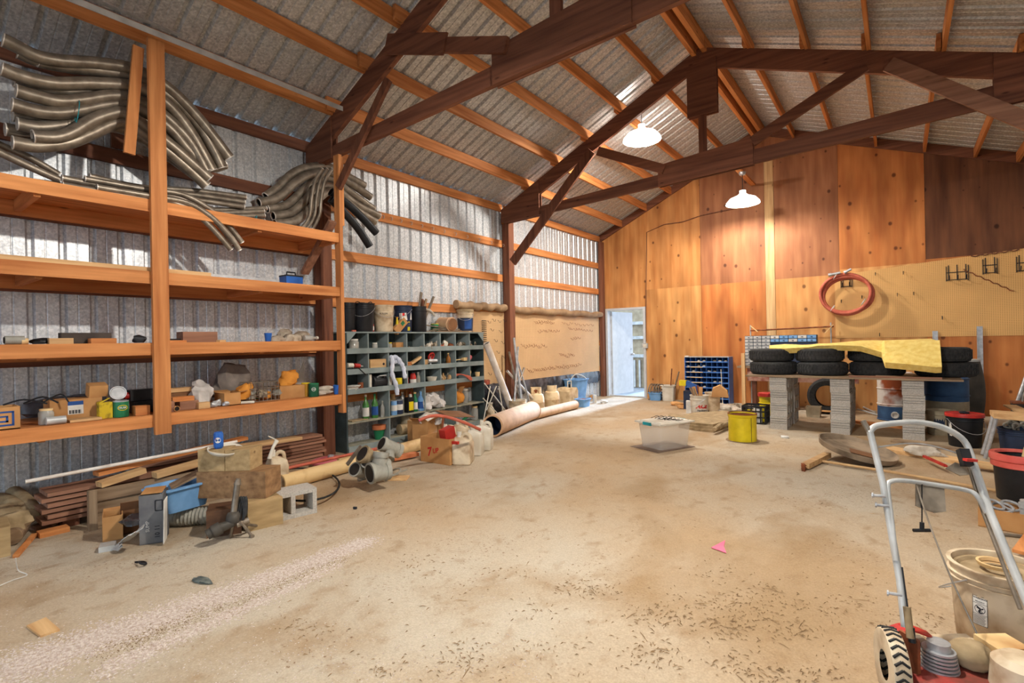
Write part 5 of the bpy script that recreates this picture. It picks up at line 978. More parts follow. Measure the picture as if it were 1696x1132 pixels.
y = PX(788, 690, -5.42).y; jar(-5.44, y, .0785, .055, .22, 'glass jar with a pale lid in the last bottom compartment', 'cream', fill=None)
mb = MB(); y = PX(775, 690, -5.42).y; mb.beam((-5.42, y-.12, .12), (-5.42, y+.06, .17), .02, .03); one('garden_tool', mb, 'green', 'pale green handle beside the glass jar', 'handle')
# things on the cabinet top
ZT = CZ+TK+.0005
def top(px, X=-5.44): return X, PX(px, 550, X).y
x, y = top(603, -5.43); bucket(x, y, ZT, .135, .36, 'black', 'black bucket at the left end of the cabinet top', bail=TOCAM((x, y))-.2, ribsn=3)
mb = MB(); mb.tube([(x+.10*cos(a), y+.10*sin(a), ZT+.365+.015*sin(3*a)) for a in [i*.4 for i in range(14)]], .006, 6); one('cable_coil', mb, 'rubber', 'black cable poking out of the left black bucket', 'cable')
x, y = top(580, -5.46); bucket(x, y-.02, ZT, .09, .36, 'black', 'narrow black bucket tucked behind the leftmost black bucket', ribsn=2)
x, y = top(636, -5.42); t = bucket(x, y, ZT, .13, .35, 'dirtywht', 'dusty white bucket with black print on the cabinet top', bail=TOCAM((x, y))+.3)
part('lettering', text_mb('ROLLIN', .03, cyl_frame((x, y, ZT+.235), .129, TOCAM((x, y))), font_bold=.02), 'ink', t)
x, y = top(668, -5.45); bucket(x, y, ZT, .125, .36, 'dkblue', 'dark blue bucket on the cabinet top behind the tilted bag', bail=TOCAM((x, y))-.4)
x, y = top(694, -5.43); t = bucket(x, y, ZT, .11, .36, 'black', 'tall black pail full of old sticks on the cabinet top', ribsn=1, taper=.95)
for k, (a, l_, m_) in enumerate(((.5, .62, 'oldZ'), (.35, .58, 'alu'), (.62, .55, 'oldZ'), (.2, .45, 'darkZ'), (.75, .66, 'alu'), (-.1, .42, 'darkZ'))):
    p0 = V((x-.03+.012*k, y-.03+.01*k, ZT+.03)); p1 = p0+V((.02*k-.03, sin(a)*l_*.5, cos(a)*l_)); mb = MB(); mb.beam(p0, p1, .02, .03); one('old_stick', mb, m_, f"old stick standing in the tall black pail, {['leaning', 'grey', 'thick', 'short dark', 'longest', 'nearest upright'][k]} one", 'stick')
mb = MB(); mb.tube(smoothpath([V((x+.02, y+.07, ZT+.33)), V((x+.06, y+.16, ZT+.31)), V((x+.04, y+.27, ZT+.24))], 5), .018, 8); one('cloth_strap', mb, 'cloth', 'pale strap hanging from the tall black pail', 'strap')
def spray(px, m_, cap, lb, h=.17, r=.028): x, y = top(px, -5.355); bottle(x, y, ZT, r, h, m_, lb, cap, 'paper', neck=.6)
spray(606, 'yel', 'yel', 'yellow spray bottle before the left black bucket', .20, .033); spray(616, 'red', 'red', 'red-capped bottle beside the yellow spray bottle', .15, .028)
spray(658, 'yel', 'orange', 'slim yellow bottle between the white and blue buckets', .20, .018)
x, y = top(586, -5.35); block('orange_plug', x, y, ZT, .03, .05, .02, 0, 'hose', 'small orange cap at the left end of the cabinet top', 'cap')
x, y = top(640, -5.35); mb = MB(); mb.blob((x, y, ZT+.03), (.06, .14, .07), 44, .22); one('crumpled_paper', mb, 'card', 'crumpled brown paper before the white bucket', 'paper')
x, y = top(672, -5.36); t = thing('first_aid_box', (x, y, ZT+.2), 'white box with a red square resting on the bag before the blue bucket', 'box'); mb = MB(); mb.box((x-.0, y, ZT+.21), (.05, .17, .10), Rx(.08)); part('box_body', mb, 'paper', t); mb = MB(); mb.box((x+.0255, y-.055, ZT+.235), (.002, .04, .04)); part('red_square', mb, 'inkred', t)
mb = MB(); x, y = top(661, -5.35); mb.box((x-.01, y+.02, ZT+.08), (.06, .24, .10), Rx(.75)); t = one('tilted_bag', mb, 'card', 'tan paper bag with a green label leaning on the cabinet top', 'bag'); mb = MB(); mb.box((x+.021, y+.05, ZT+.115), (.002, .06, .05), Rx(.75)); part('green_label', mb, 'green', t)
x, y = top(676, -5.355); bottle(x, y, ZT, .026, .14, 'dkblue', 'small dark bottle with a yellow base before the black pail', 'yel', 'yel', neck=.8)
x, y = top(720, -5.46); t = can(x, y, ZT, .06, .12, 'green', 'green can with a gold rim on the cabinet top', lid='yel')
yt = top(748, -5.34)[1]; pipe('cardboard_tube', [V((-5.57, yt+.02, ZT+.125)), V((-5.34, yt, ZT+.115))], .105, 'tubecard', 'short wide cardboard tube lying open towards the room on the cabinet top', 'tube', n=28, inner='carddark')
for k, (a_, b_, z_, X_) in enumerate(((702, 775, .012, -5.37), (712, 768, .022, -5.42), (700, 740, .055, -5.40), (722, 782, .010, -5.34), (716, 760, .042, -5.37))):
    mb = MB(); mb.beam((X_, top(a_, X_)[1], ZT+z_+(.05 if k == 2 else 0)), (X_+.01, top(b_, X_)[1], ZT+z_), .03, .016); one('flat_stick', mb, 'oldY' if k % 2 else 'alu', f"flat strip lying on the right part of the cabinet top, {['long back', 'middle', 'tilted white-topped', 'nearest', 'upper'][k]} one", 'strip')
x, y = top(771, -5.42); t = bucket(x, y, ZT, .125, .34, 'dirtywht', 'white bucket with a dark blue band at the right end of the cabinet top', lid='canvas', bail=TOCAM((x, y)))
mb = MB(); mb.lathe((x, y, ZT), [(.114, .02), (.1255, .22)], 32); part('blue_band', mb, 'dkblue', t); a0 = TOCAM((x, y)); mb = MB(); mb.lathe((x, y, ZT), [(.117, .05), (.127, .20)], 8, None, a0-.1, a0+.9); part('blue_label', mb, 'inkblue', t)
# ================================================================ FAR PART OF THE METAL WALL
M['peg_y'] = pegmat('pegboard_side', (214, 176, 130), 1); M['peg_x'] = pegmat('pegboard_back', (222, 172, 106), 0)
XP = XL+.046
def pegb(y0, y1, z0, z1, lb): mb = MB(); mb.bx(XP, XP+.006, y0, y1, z0, z1); return one('pegboard', mb, 'peg_y', lb, 'pegboard')
pegb(6.3, 7.14, .55, 1.83, 'narrow tan pegboard on the side wall left of the brown post'); pegb(7.32, 10.72, .55, 1.83, 'long tan pegboard on the side wall between the post and the door')
def tarp(y0, y1, z, r, lb, seed):
    n = 36; mb = MB(); P_ = [V((XP+.05+.008*sin(i*.9+seed), y0+(y1-y0)*i/n, z+.012*sin(i*.7+seed))) for i in range(n+1)]; mb.tube(P_, [r*(1+.12*sin(i*1.3+seed)) for i in range(n+1)], 14); return one('rolled_tarpaulin', mb, 'tarp', lb, 'tarpaulin')
tarp(5.86, 7.12, 1.91, .062, 'rolled brown tarpaulin above the narrow pegboard', 1); tarp(7.32, 10.75, 1.895, .065, 'rolled brown tarpaulin above the long pegboard', 2)
def sheet_skirt(y0, y1, z0, z1, lb, seed):
    mb = MB(); n = int((y1-y0)/.06); rg = random.Random(seed); vs = []; fs = []
    for i in range(n+1):
        y = y0+(y1-y0)*i/n; w = rg.uniform(0, .03); vs += [V((XP+.010, y, z1)), V((XP+.02+w, y, (z0+z1)/2+.02)), V((XP+.012+w*.7, y, z0+rg.uniform(-.03, .03)))]
    for i in range(n):
        for k in range(2): fs.append((3*i+k, 3*i+3+k, 3*i+4+k, 3*i+1+k))
    mb.add(vs, fs, True); return one('plastic_sheeting', mb, 'blackbag', lb, 'plastic sheeting')
sheet_skirt(7.32, 10.70, .36, .60, 'crumpled black plastic sheeting hanging below the long pegboard', 4); sheet_skirt(6.32, 7.12, .30, .60, 'crumpled black plastic sheeting below the narrow pegboard', 5)
def peghook(p, ex, lb, grp, m_='black', s_=1): mb = MB(); p = V(p); ex = V(ex); mb.tube([p, p+ex*.02*s_, p+ex*.035*s_+V((0, 0, -.03*s_)), p+ex*.06*s_+V((0, 0, -.03*s_)), p+ex*.065*s_+V((0, 0, -.005))], .0028*s_, 5); return one('pegboard_hook', mb, m_, lb, 'hook', grp)
h0 = peghook((XP+.006, 6.5, 1.7), (1, 0, 0), 'small black hook on the narrow pegboard', 'hooks on the narrow pegboard', 'black', 1.2)
hooks = [(807, 532), (815, 529), (824, 531), (833, 530), (812, 545), (826, 548), (818, 563), (830, 566), (808, 575), (822, 582), (832, 590), (815, 600), (825, 612), (808, 618)]
def dupl(o, loc, label=None, group=None, rot=None):
    c = o.copy(); S.collection.objects.link(c); c.location = V(loc)
    if rot: c.rotation_euler = rot
    if label: c['label'] = label
    if group: c['group'] = group
    for ch in o.children:
        d = ch.copy(); S.collection.objects.link(d); d.parent = c
    return c
off0 = h0.location-V((XP+.006, 6.5, 1.7))
for k, (px, py) in enumerate(hooks):
    q = PX(px, py, XP+.006)
    if k == 0: h0.location = q+off0
    else: dupl(h0, q+off0)
h1 = peghook((XP+.006, 8, 1.7), (1, 0, 0), 'small dark hook on the long pegboard', 'hooks on the long pegboard', 'rust', 1.2)
off1 = h1.location-V((XP+.006, 8, 1.7)); rg = random.Random(3); cnt = 0
for row, (py, a_, b_, n_) in enumerate(((533, 885, 915, 10), (536, 930, 985, 8), (545, 940, 980, 9), (572, 862, 905, 10), (588, 925, 950, 8), (613, 872, 960, 26), (548, 890, 925, 8), (560, 945, 960, 4))):
    for k in range(n_):
        q = PX(a_+(b_-a_)*k/n_+rg.uniform(-1, 1), py+rg.uniform(-2, 2)-(.105*(a_+(b_-a_)*k/n_-a_) if py > 600 else 0), XP+.006)
        lb = f"small dark hook on the long pegboard, {['top row, left part', 'top row, right part', 'second row, right part', 'middle row, left part', 'middle row, right part', 'bottom row just above the black sheeting', 'second row, left part', 'third row, far right'][row]}"
        if cnt == 0: h1.location = q+off1; h1['label'] = lb
        else: dupl(h1, q+off1, lb)
        cnt += 1
# black clip rack on narrow pegboard
mb = MB()
for k in range(14): z = 1.22+.035*k; q = PX(802, 560, XP+.02).y; mb.tube([(XP+.012, q-.05, z), (XP+.03, q-.04, z), (XP+.03, q+.05, z)], .006, 5)
one('clip_rack', mb, 'black', 'vertical black coil rack on the narrow pegboard beside the cabinet', 'rack')
# cup hooks on the upper rail
hk = MB(); hk.tube([(0, 0, 0), (.03, 0, 0), (.045, 0, -.02), (.03, 0, -.045), (.015, 0, -.035)], .005, 6); hk = one('cup_hook', hk, 'rim', 'small white hook on the upper timber rail', 'hook', 'white hooks along the upper rail'); oh = V(hk.location)
for k in range(12):
    q = PX(633+(832-633)*(k/11)**1.12, 357+48*(k/11)**1.12, XL+.041)
    lb = f"small white hook on the upper timber rail, {['first', 'second', 'third', 'fourth', 'fifth', 'sixth', 'seventh', 'eighth', 'ninth', 'tenth', 'eleventh', 'twelfth'][k]} from the left"
    if k == 0: hk.location = q+oh; hk['label'] = lb
    else: dupl(hk, q+oh, lb)
# leaning pipes
pipe('leaning_pipe', [V((-5.30, 6.32, 1.30)), PZ(853, 693, .02)], .055, 'pvc', 'thick white pipe leaning beside the grey cabinet', 'pipe', n=18)
for k, (t_, b_, X0, r, m_, w) in enumerate((((843, 583), (862, 688), -5.38, .02, 'alu', 'leftmost'), ((851, 560), (873, 690), -5.33, .022, 'steel', 'second'), ((858, 575), (880, 696), -5.33, .018, 'steel', 'third'), ((868, 610), (886, 700), -5.36, .02, 'alu', 'rightmost'), ((840, 615), (852, 676), -5.4, .022, 'pvc', 'short'), ((855, 590), (876, 684), -5.38, .015, 'steel', 'thinnest'))):
    a = PX(t_[0], t_[1], X0); b = PZ(b_[0], b_[1]+2, .01); b = V((X0+.14, b.y, .01)); pipe('metal_pole', [a, b], r, m_, f'metal pole leaning against the brown post before the pegboards, {w} one', 'pole', n=10)
# frame of white thin tubes + stuff beside cabinet
t = thing('folding_frame', (-5.2, 6.6, 0), 'tangle of thin white tubular folding frame right of the grey cabinet', 'frame')
for a_, b_ in (((802, 635), (845, 690)), ((800, 660), (838, 706)), ((803, 700), (838, 706)), ((812, 640), (800, 700)), ((826, 640), (836, 706)), ((806, 680), (822, 640))):
    mb = MB(); mb.tube([PX(a_[0], a_[1], -5.22), PX(b_[0], min(b_[1], 700), -5.18)], .009, 8); part('frame_tube', mb, 'wht', t)
for k, (px, py, r, h, m_, w) in enumerate(((813, 707, .07, .22, 'dirtywht', 'left'), (829, 705, .075, .20, 'dirtywht', 'right'))):
    q = V((-5.42, PX(px, py, -5.42).y, 0)); bottle(q.x, q.y, .0, r, h+.1, m_, f'dusty white jug behind the white tubular frame, {w} one', 'wht', neck=.5)
q = V((-5.40, PX(806, 640, -5.40).y, 0)); mb = MB(); mb.blob((-5.45, 6.75, .35), (.2, .5, .6), 71, .15); one('black_bag', mb, 'blackbag', 'black plastic bag heap behind the white tubular frame', 'bag')
mb = MB(); mb.blob((-5.40, 6.42, .66), (.12, .14, .10), 72, .2); one('orange_cloth', mb, 'hose', 'orange cloth bunched beside the cabinet side', 'cloth')
x, y = -5.12, PX(857, 680, -5.12).y; bucket(x, y, 0, .15, .34, 'dirtywht', 'dusty white bucket before the leaning metal poles', bail=TOCAM((x, y)))
# gas cylinders
def gas(px, w, lb, valve=1):
    X = -5.33; y = PX(px, 670, X).y; t = thing('gas_cylinder', (X, y, 0), lb, 'gas cylinder', 'gas cylinders'); r = .15
    mb = MB(); mb.lathe((X, y, 0), [(.11, 0), (.11, .03), (.08, .03), (.13, .05), (r, .09), (r, .19), (r+.003, .195), (r+.003, .205), (r, .21), (r, .28), (.13, .34), (.08, .365), (0, .37)], 30); part('tank_body', mb, 'tank', t)
    mb = MB(); a0 = TOCAM((X, y)); mb.lathe((X, y, 0), [(.10, .35), (.10, .47), (.092, .47), (.092, .35)], 26, None, a0+.6 if valve else a0-1.0, a0+.6+4.6 if valve else a0+1.5); part('collar', mb, 'tank', t)
    mb = MB(); mb.cyl((X, y, .36), (X, y, .43), .02, n=12); mb.cyl((X, y-.05, .41), (X, y+.04, .41), .014, n=10); part('valve', mb, 'rust', t); return t
gas(888, 0, 'rusty cream gas cylinder nearest the leaning poles, with an open collar', 1); gas(914, 0, 'rusty cream gas cylinder in the middle, with a tall solid collar', 0)
X = -5.36; y = PX(940, 660, X).y; t = thing('square_tank', (X, y, 0), 'cream box-shaped tank with a white valve frame right of the gas cylinders', 'tank'); mb = MB(); P_ = [(X-.14, y-.17, .02), (X-.14, y+.17, .02)]
mb.prism([(X+.15, y-.17, .0), (X+.15, y+.17, .0), (X+.15, y+.17, .30), (X+.15, y+.12, .37), (X+.15, y-.12, .37), (X+.15, y-.17, .30)], (-.3, 0, 0)); part('tank_body', mb, 'tank', t)
mb = MB(); mb.tube([(X+.05, y-.07, .37), (X+.05, y-.07, .5), (X+.05, y+.07, .5), (X+.05, y+.07, .37)], .012, 8); part('valve_guard', mb, 'wht', t); mb = MB(); mb.cyl((X+.05, y, .36), (X+.05, y, .44), .02); part('valve', mb, 'black', t)
mb = MB(); mb.bx(X-.12, X+.12, y+.175, y+.20, 0, .38); one('red_board', mb, 'redZ', 'reddish board standing against the cream tank', 'board')
x, y = -5.36, PX(954, 650, -5.36).y; t = thing('blue_basket', (x, y, 0), 'tall pale blue plastic tub behind the cream tank', 'tub'); part('tub_body', tub_mb(x, y, .0, .36, .42, .52, 0, .72), 'ltblue', t)
mb = MB(); mb.tube(smoothpath([V((x, y-.2, .52)), V((x+.05, y-.1, .62)), V((x+.1, y+.1, .58)), V((x+.15, y+.2, .5))], 5), .012, 8); part('rope_handle', mb, 'wht', t)
q = PZ(965, 675, 0); t = thing('blue_bin', (q.x-.05, q.y+.08, 0), 'small pale blue plastic bin with a brown insert on the floor', 'bin'); part('bin_body', tub_mb(q.x-.05, q.y+.10, 0, .22, .30, .16, .1, .9), 'ltblue', t); mb = MB(); mb.box((q.x-.05, q.y+.10, .12), (.17, .25, .05)); part('brown_insert', mb, 'rust', t)
for k, (px, py, m_, w) in enumerate(((982, 660, 'card', 'crumpled card'), (992, 655, 'junk', 'rusty tin'), (978, 650, 'rust', 'brown board'), (1000, 668, 'paper', 'paper'))):
    mb = MB(); q = PZ(px, py, 0); mb.blob((q.x, q.y, .03), (.12, .16, .08), 100+k, .2); one('floor_scrap', mb, m_, f'{w} scrap on the floor between the blue bin and the door', 'scrap')
q = PZ(985, 668, 0); mb = MB(); mb.cyl((q.x, q.y, 0), (q.x, q.y, .17), .04, n=16); one('white_jar', mb, 'wht', 'small white pot on the floor near the door', 'pot')
# tubes on the floor
a, b = PZ(824, 726, .0), PZ(890, 696, .0); A = V((a.x-.10, a.y+.02, .155)); B = V((b.x-.10, b.y, .155)); pipe('cardboard_tube', [A, B], .15, 'tubecard', 'very wide cardboard tube lying on the floor, open end to the room', 'tube', n=32, inner='dkblue')  # inside coloured dark blue for the bluish daylight and shade in the tube
A = V((b.x-.06, b.y-.0, .085))+V((-.0, .05, 0)); c = PZ(955, 678, 0); pipe('cardboard_tube', [A, V((c.x-.03, c.y, .085))], .08, 'tubecard', 'narrower cardboard tube on the floor continuing behind the wide tube', 'tube', n=24)
mb = MB(); mb.beam(PZ(795, 712, .03), PZ(830, 700, .05), .05, .02); one('wood_stick', mb, 'lumY', 'orange stick lying behind the wide cardboard tube', 'stick')
# ================================================================ FITTINGS PILE, CARTONS AND JUGS
fp = [  # (a px, b px, height, radius, label)
 ((600, 752), (628, 768), .25, .075, 'brown-grey pipe collar tilted on top of the fittings pile', 'canvas'), ((632, 735), (662, 748), .22, .065, 'grey pipe tee at the back right of the fittings pile', 'greypvc'),
 ((612, 785), (642, 778), .10, .085, 'large grey pipe tee facing the camera, front of the fittings pile', 'greypvc'), ((588, 778), (604, 784), .10, .06, 'grey pipe elbow at the left of the fittings pile', 'greypvc'),
 ((608, 765), (616, 772), .15, .055, 'rounded grey pipe cap in the middle of the fittings pile', 'greypvc'), ((626, 762), (640, 768), .17, .045, 'small grey collar in the middle of the fittings pile', 'greypvc')]
for k, (a_, b_, z_, r, lb, m_) in enumerate(fp):
    dd_ = 4.72+(.25 if k in (1,) else 0)-(.12 if k == 2 else 0); A, B = PD(a_[0], a_[1], dd_-.06), PD(b_[0], b_[1], dd_+.06)
    t = thing('pipe_fitting', (A+B)/2, lb, 'pipe fitting', 'grey pipe fittings in a pile'); d = (B-A).normalized(); L_ = max((B-A).length, .16); A = (A+B)/2-d*L_/2; B = A+d*L_
    mb = MB(); mb.tube([A, B], r, 22, caps=False); mb.tube([A, A+d*.03], r*1.12, 22, caps=True); mb.tube([B-d*.04, B], r*1.1, 22); part('fitting_body', mb, m_, t)
    mb = MB(); mb.tube([A-d*.001, A-d*.003], r*.9, 22); part('bore', mb, 'inner', t)
    if k in (1, 2, 3): o = (A+B)/2; e = V((.3, -.4, -.5)).normalized() if k == 1 else V((0, .2, 1)).normalized(); mb = MB(); mb.tube([o, o+e*r*1.9], r*.75, 18); mb.tube([o+e*r*1.5, o+e*r*2], r*.85, 18); part('branch', mb, m_, t)
for k, (px, py, r) in enumerate(((655, 785, .05), (640, 792, .04), (600, 795, .04))):
    q = PZ(px, py, .03); mb = MB(); n_ = 16; mb.tube([q+V((r*cos(2*pi*i/n_), r*sin(2*pi*i/n_), .02*sin(2*pi*i/n_)+.02)) for i in range(n_)], .009, 8, closed=True); mb.beam(q, q+V((.06, .1, .03)), .012, .012); one('pipe_clamp', mb, 'greypvc', f"round metal clamp on the floor by the fittings pile, {['right', 'middle', 'left'][k]} one", 'clamp', 'clamps by the fittings pile')
mb = MB(); mb.tube(smoothpath([PZ(608, 800, .02), PZ(630, 790, .03), PZ(642, 789, .03), PZ(640, 797, .01)], 5), .008, 6); one('bent_rod', mb, 'alu', 'bent grey rod on the floor before the fittings pile', 'rod')
mb = MB(); mb.beam(PZ(650, 760, .04), PZ(690, 752, .04), .10, .04); one('brick_piece', mb, 'terra', 'reddish brick piece on the floor behind the fittings', 'brick')
mb = MB(); mb.beam(PZ(560, 762, .10), PZ(605, 748, .13), .05, .02); one('bamboo_stick', mb, 'cream', 'split yellow stick lying on the cream pipe', 'stick')
mb = MB(); mb.beam(PD(575, 770, 4.6), PD(598, 740, 4.75), .02, .03); one('steel_bar', mb, 'alu', 'dark lever leaning on the left of the fittings pile', 'lever')
a, b = PZ(697, 764), PZ(745, 772); ang = atan2((b-a).y, (b-a).x); c = (a+b)/2; n = V((-sin(ang), cos(ang), 0)); L_ = (b-a).length; t = thing('soda_carton', (c+n*.13), 'cardboard soda carton with red lettering on the floor before the cabinet', 'box')
cc = c+n*.13; part('box_body', openbox_mb(cc.x, cc.y, 0, L_, .26, .28, ang), 'card', t); e = V((cos(ang), sin(ang), 0)); o = c-n*.0015-e*.02; sl = .25
fr = lambda x_, y_: o+e*x_*cos(sl)+V((0, 0, .13+y_+x_*.22)); part('lettering', text_mb('7', .13, lambda x_, y_: fr(x_-.06, y_), font_bold=.03), 'inkred', t); part('lettering', text_mb('UP', .075, lambda x_, y_: fr(x_+.035, y_-.0), font_bold=.03), 'inkred', t)
q = PZ(762, 772); jug(q.x-.06, q.y+.12, 0, .20, .26, .34, ang+.5, 'dirtywht', 'mud-stained white jug standing right of the red-lettered carton')
q = PZ(785, 757); jug(q.x-.08, q.y+.12, 0, .18, .24, .34, ang+.5, 'wht', 'clean white jug, second right of the red-lettered carton'); q = PZ(798, 750); jug(q.x-.1, q.y+.18, 0, .18, .24, .35, ang+.5, 'wht', 'white jug at the right end of the jug row')
q = PZ(750, 760); jug(q.x-.22, q.y+.16, 0, .18, .2, .35, ang+.5, 'dirtywht', 'dusty white jug behind the mud-stained jug, left one'); q = PZ(775, 750); jug(q.x-.22, q.y+.12, 0, .18, .2, .36, ang+.5, 'dirtywht', 'dusty white jug in the back row of jugs, right one')
mb = MB(); mb.box(cc+e*.08+V((0, 0, .27)), (.09, .16, .22), Rz(ang) @ Rx(.2)); one('red_case', mb, 'red', 'red plastic case standing in the red-lettered carton', 'case')
mb = MB(); mb.cyl(cc-e*.06+V((0, 0, .05)), cc-e*.01+V((0, .03, .50)), .013, n=8); one('metal_rod', mb, 'rust', 'rusty rod standing in the red-lettered carton', 'rod')
mb = MB(); mb.beam(cc+e*.03+n*-.08+V((0, 0, .235)), cc+e*.3+n*-.08+V((0, 0, .245)), .03, .03); one('red_bar', mb, 'red', 'red bar lying across the carton towards the muddy jug', 'bar')
c2 = PX(705, 730, -4.85); t = carton(-4.86, c2.y, .0, .22, .26, .34, .35, 'taller plain cardboard box behind the red-lettered carton', (0, 1, 1, 0), ang=.5); mb = MB(); 
for k, (dx, dy, dz, s_, m_, w) in enumerate(((.0, .03, .38, .16, 'cloth', 'bunched cloth'), (.05, .16, .36, .12, 'wrap', 'clear plastic wrap'), (-.02, .22, .40, .12, 'wht', 'white bottle top'), (.05, -.04, .40, .13, 'paper', 'crumpled paper'))):
    mb = MB(); mb.blob((-4.86+dx, c2.y+dy, dz-.05), (s_, s_*1.2, s_), 110+k, .22); one('loose_wrap', mb, m_, f'{w} on top of the tall cardboard box', 'wrapping')
P_ = [PD(694, 697, 4.95), PD(712, 690, 5.0), PD(735, 690, 5.1), PD(768, 700, 5.2), PD(795, 712, 5.35)]; pipe('pink_tube', P_, .016, 'hose', 'pinkish curved tube lying over the cartons', 'tube', rimm='pink')
mb = MB(); mb.beam(V((-4.75, 4.75, .40)), V((-4.72, 5.2, .34)), .30, .006, (.2, 0, 1)); one('flat_cardboard', mb, 'carddark', 'flat grey-brown cardboard sheet lying over the jugs', 'cardboard')
mb = MB(); mb.bx(-5.2, -4.95, 4.55, 4.95, 0, .30); one('cardboard_box', mb, 'card', 'closed cardboard box behind the jugs before the cabinet', 'box')
# ================================================================ BACK WALL RIGHT HALF
YW = YB-.001
mb = MB(); mb.prism([(-.915, YW-.006, 1.27), (1.70, YW-.006, 1.265), (1.70, YW-.006, 2.60), (.37, YW-.006, 2.50), (-.915, YW-.006, 2.40)], (0, .005, 0)); one('pegboard', mb, 'peg_x', 'large orange-tan pegboard on the back plywood wall above the bench', 'pegboard')
q = PY(1067, 573, YW-.03); t = thing('outlet_box', (q.x+.02, YW-.03, q.z-.05), 'small grey metal outlet box beside the white door', 'outlet box'); mb = MB(); mb.bx(q.x-.04, q.x+.08, YW-.055, YW-.001, q.z-.055, q.z+.055); part('box_body', mb, 'ltgrey', t)
mb = MB(); mb.bx(q.x-.015, q.x+.055, YW-.058, YW-.056, q.z-.035, q.z+.035); part('cover_plate', mb, 'wht', t)
mb = MB(); pts = [PY(x_, y_, YW-.012) for x_, y_ in ((1070, 566), (1070, 480), (1071, 385), (1100, 372), (1130, 368), (1162, 357), (1215, 346))]; mb.tube(pts, .009, 6); one('wall_cable', mb, 'darkZ', 'brown cable clipped up the plywood from the outlet box and across', 'cable')
# hose coil on bracket
hx = PY(1402, 487, 10.7); t = thing('air_hose', (hx.x, 10.72, hx.z-.38), 'coil of reddish brown rubber hose hanging on the back wall pegboard', 'hose')
for k in range(4):
    mb = MB(); P_ = []; cx, cz = hx.x+.012*k-.02, hx.z-.01*k; rx_, rz_ = .37+.02*sin(k*2), .325+.018*cos(k*3)
    for i in range(41):
        a = 2*pi*i/40+pi/2+.1*k; P_.append(V((cx+rx_*cos(a)*(1+.01*sin(3*a+k)), 10.66+.036*(k % 2)+.03*(k//2)+.012*sin(a*2+k), cz+rz_*sin(a))))
    mb.tube(P_, .026, 10, closed=False); part('hose_loop', mb, 'hose', t)
for a_, b_ in (((1372, 456), (1392, 452)), ((1398, 452), (1410, 446))):
    mb = MB(); A, B = PY(a_[0], a_[1], 10.62), PY(b_[0], b_[1], 10.62); mb.tube([A, B], .022, 10); mb.tube([A, A.lerp(B, .25)], .03, 10); part('hose_end', mb, 'steel', t, 'metal hose end')
for px, py in ((1379, 511), (1430, 500), (1384, 458)):
    mb = MB(); c = PY(px, py, 10.66); n_ = 12; mb.tube([c+V((.05*cos(2*pi*i/n_)*.6, .06*sin(2*pi*i/n_), .05*cos(2*pi*i/n_))) for i in range(n_)], .006, 6, closed=True); part('cloth_tie', mb, 'paper', t)
def bracket(px, py, n_, lb, w=.0):
    q = PY(px, py, YW-.01); t = thing('wire_bracket', (q.x, YW-.01, q.z-.12), lb, 'bracket', 'black wire brackets on the back pegboard'); mb = MB()
    for i in range(n_): x_ = q.x+i*.105; mb.tube([(x_, YW-.008, q.z+.12), (x_, YW-.02, q.z-.13), (x_, YW-.14, q.z-.13), (x_, YW-.17, q.z-.06)], .006, 6)
    for zz in (q.z, q.z-.12): mb.tube([(q.x-.03, YW-.012, zz), (q.x+.105*(n_-1)+.03, YW-.012, zz)], .006, 6)
    part('bracket_wire', mb, 'black', t)
    for s_ in (0, 1):
        mb = MB(); x_ = q.x+(.105*(n_-1) if s_ else 0)+(.03 if s_ else -.03); mb.beam((x_, YW-.01, q.z-.14), (x_, YW-.01, q.z+.10), .008, .02, (0, 1, 0)); part('side_strip', mb, 'black', t)
bracket(1571, 452, 3, 'black wire bracket on the back pegboard, leftmost of the three at right'); bracket(1632, 440, 2, 'black wire bracket on the back pegboard, middle of the three at right'); bracket(1688, 436, 2, 'black wire bracket on the back pegboard at the right picture edge'); bracket(1396, 464, 2, 'black wire bracket behind the coiled red hose')
h2 = peghook((0, YW-.008, 2), (0, -1, 0), 'small dark hook on the back pegboard', 'hooks on the back pegboard', 'black', 1.8); o2 = h2.location-V((0, YW-.008, 2))
WH = [('by the hose, upper', 1450, 452), ('top row, middle', 1496, 450), ('middle row, left', 1486, 486), ('middle row, right', 1513, 484), ('beside the lower hose shadow', 1394, 497), ('low, just above the foam', 1457, 552), ('beside the hose, inner right', 1428, 490), ('lowest, beneath the left bracket', 1560, 524)]
for k, (w, px, py) in enumerate(WH):
    q = PY(px, py, YW-.008); lb = f'small black hook on the back pegboard, {w}'
    if k == 0: h2.location = q+o2; h2['label'] = lb
    else: dupl(h2, q+o2, lb)
mb = MB(); mb.tube(smoothpath([PY(1596+7*k, 446+3.0*k+4*(k % 2)*.6, YW-.02) for k in range(13)], 3), .007, 6); one('wavy_wire', mb, 'rust', 'long wavy wire across the back pegboard', 'wire')
mb = MB(); mb.tube(smoothpath([PY(1608+8*k, 424-1.1*k+2*(k % 2), YW-.02) for k in range(11)], 3), .009, 6); one('wavy_wire', mb, 'darkX', 'thick wavy wire above the back pegboard', 'wire')
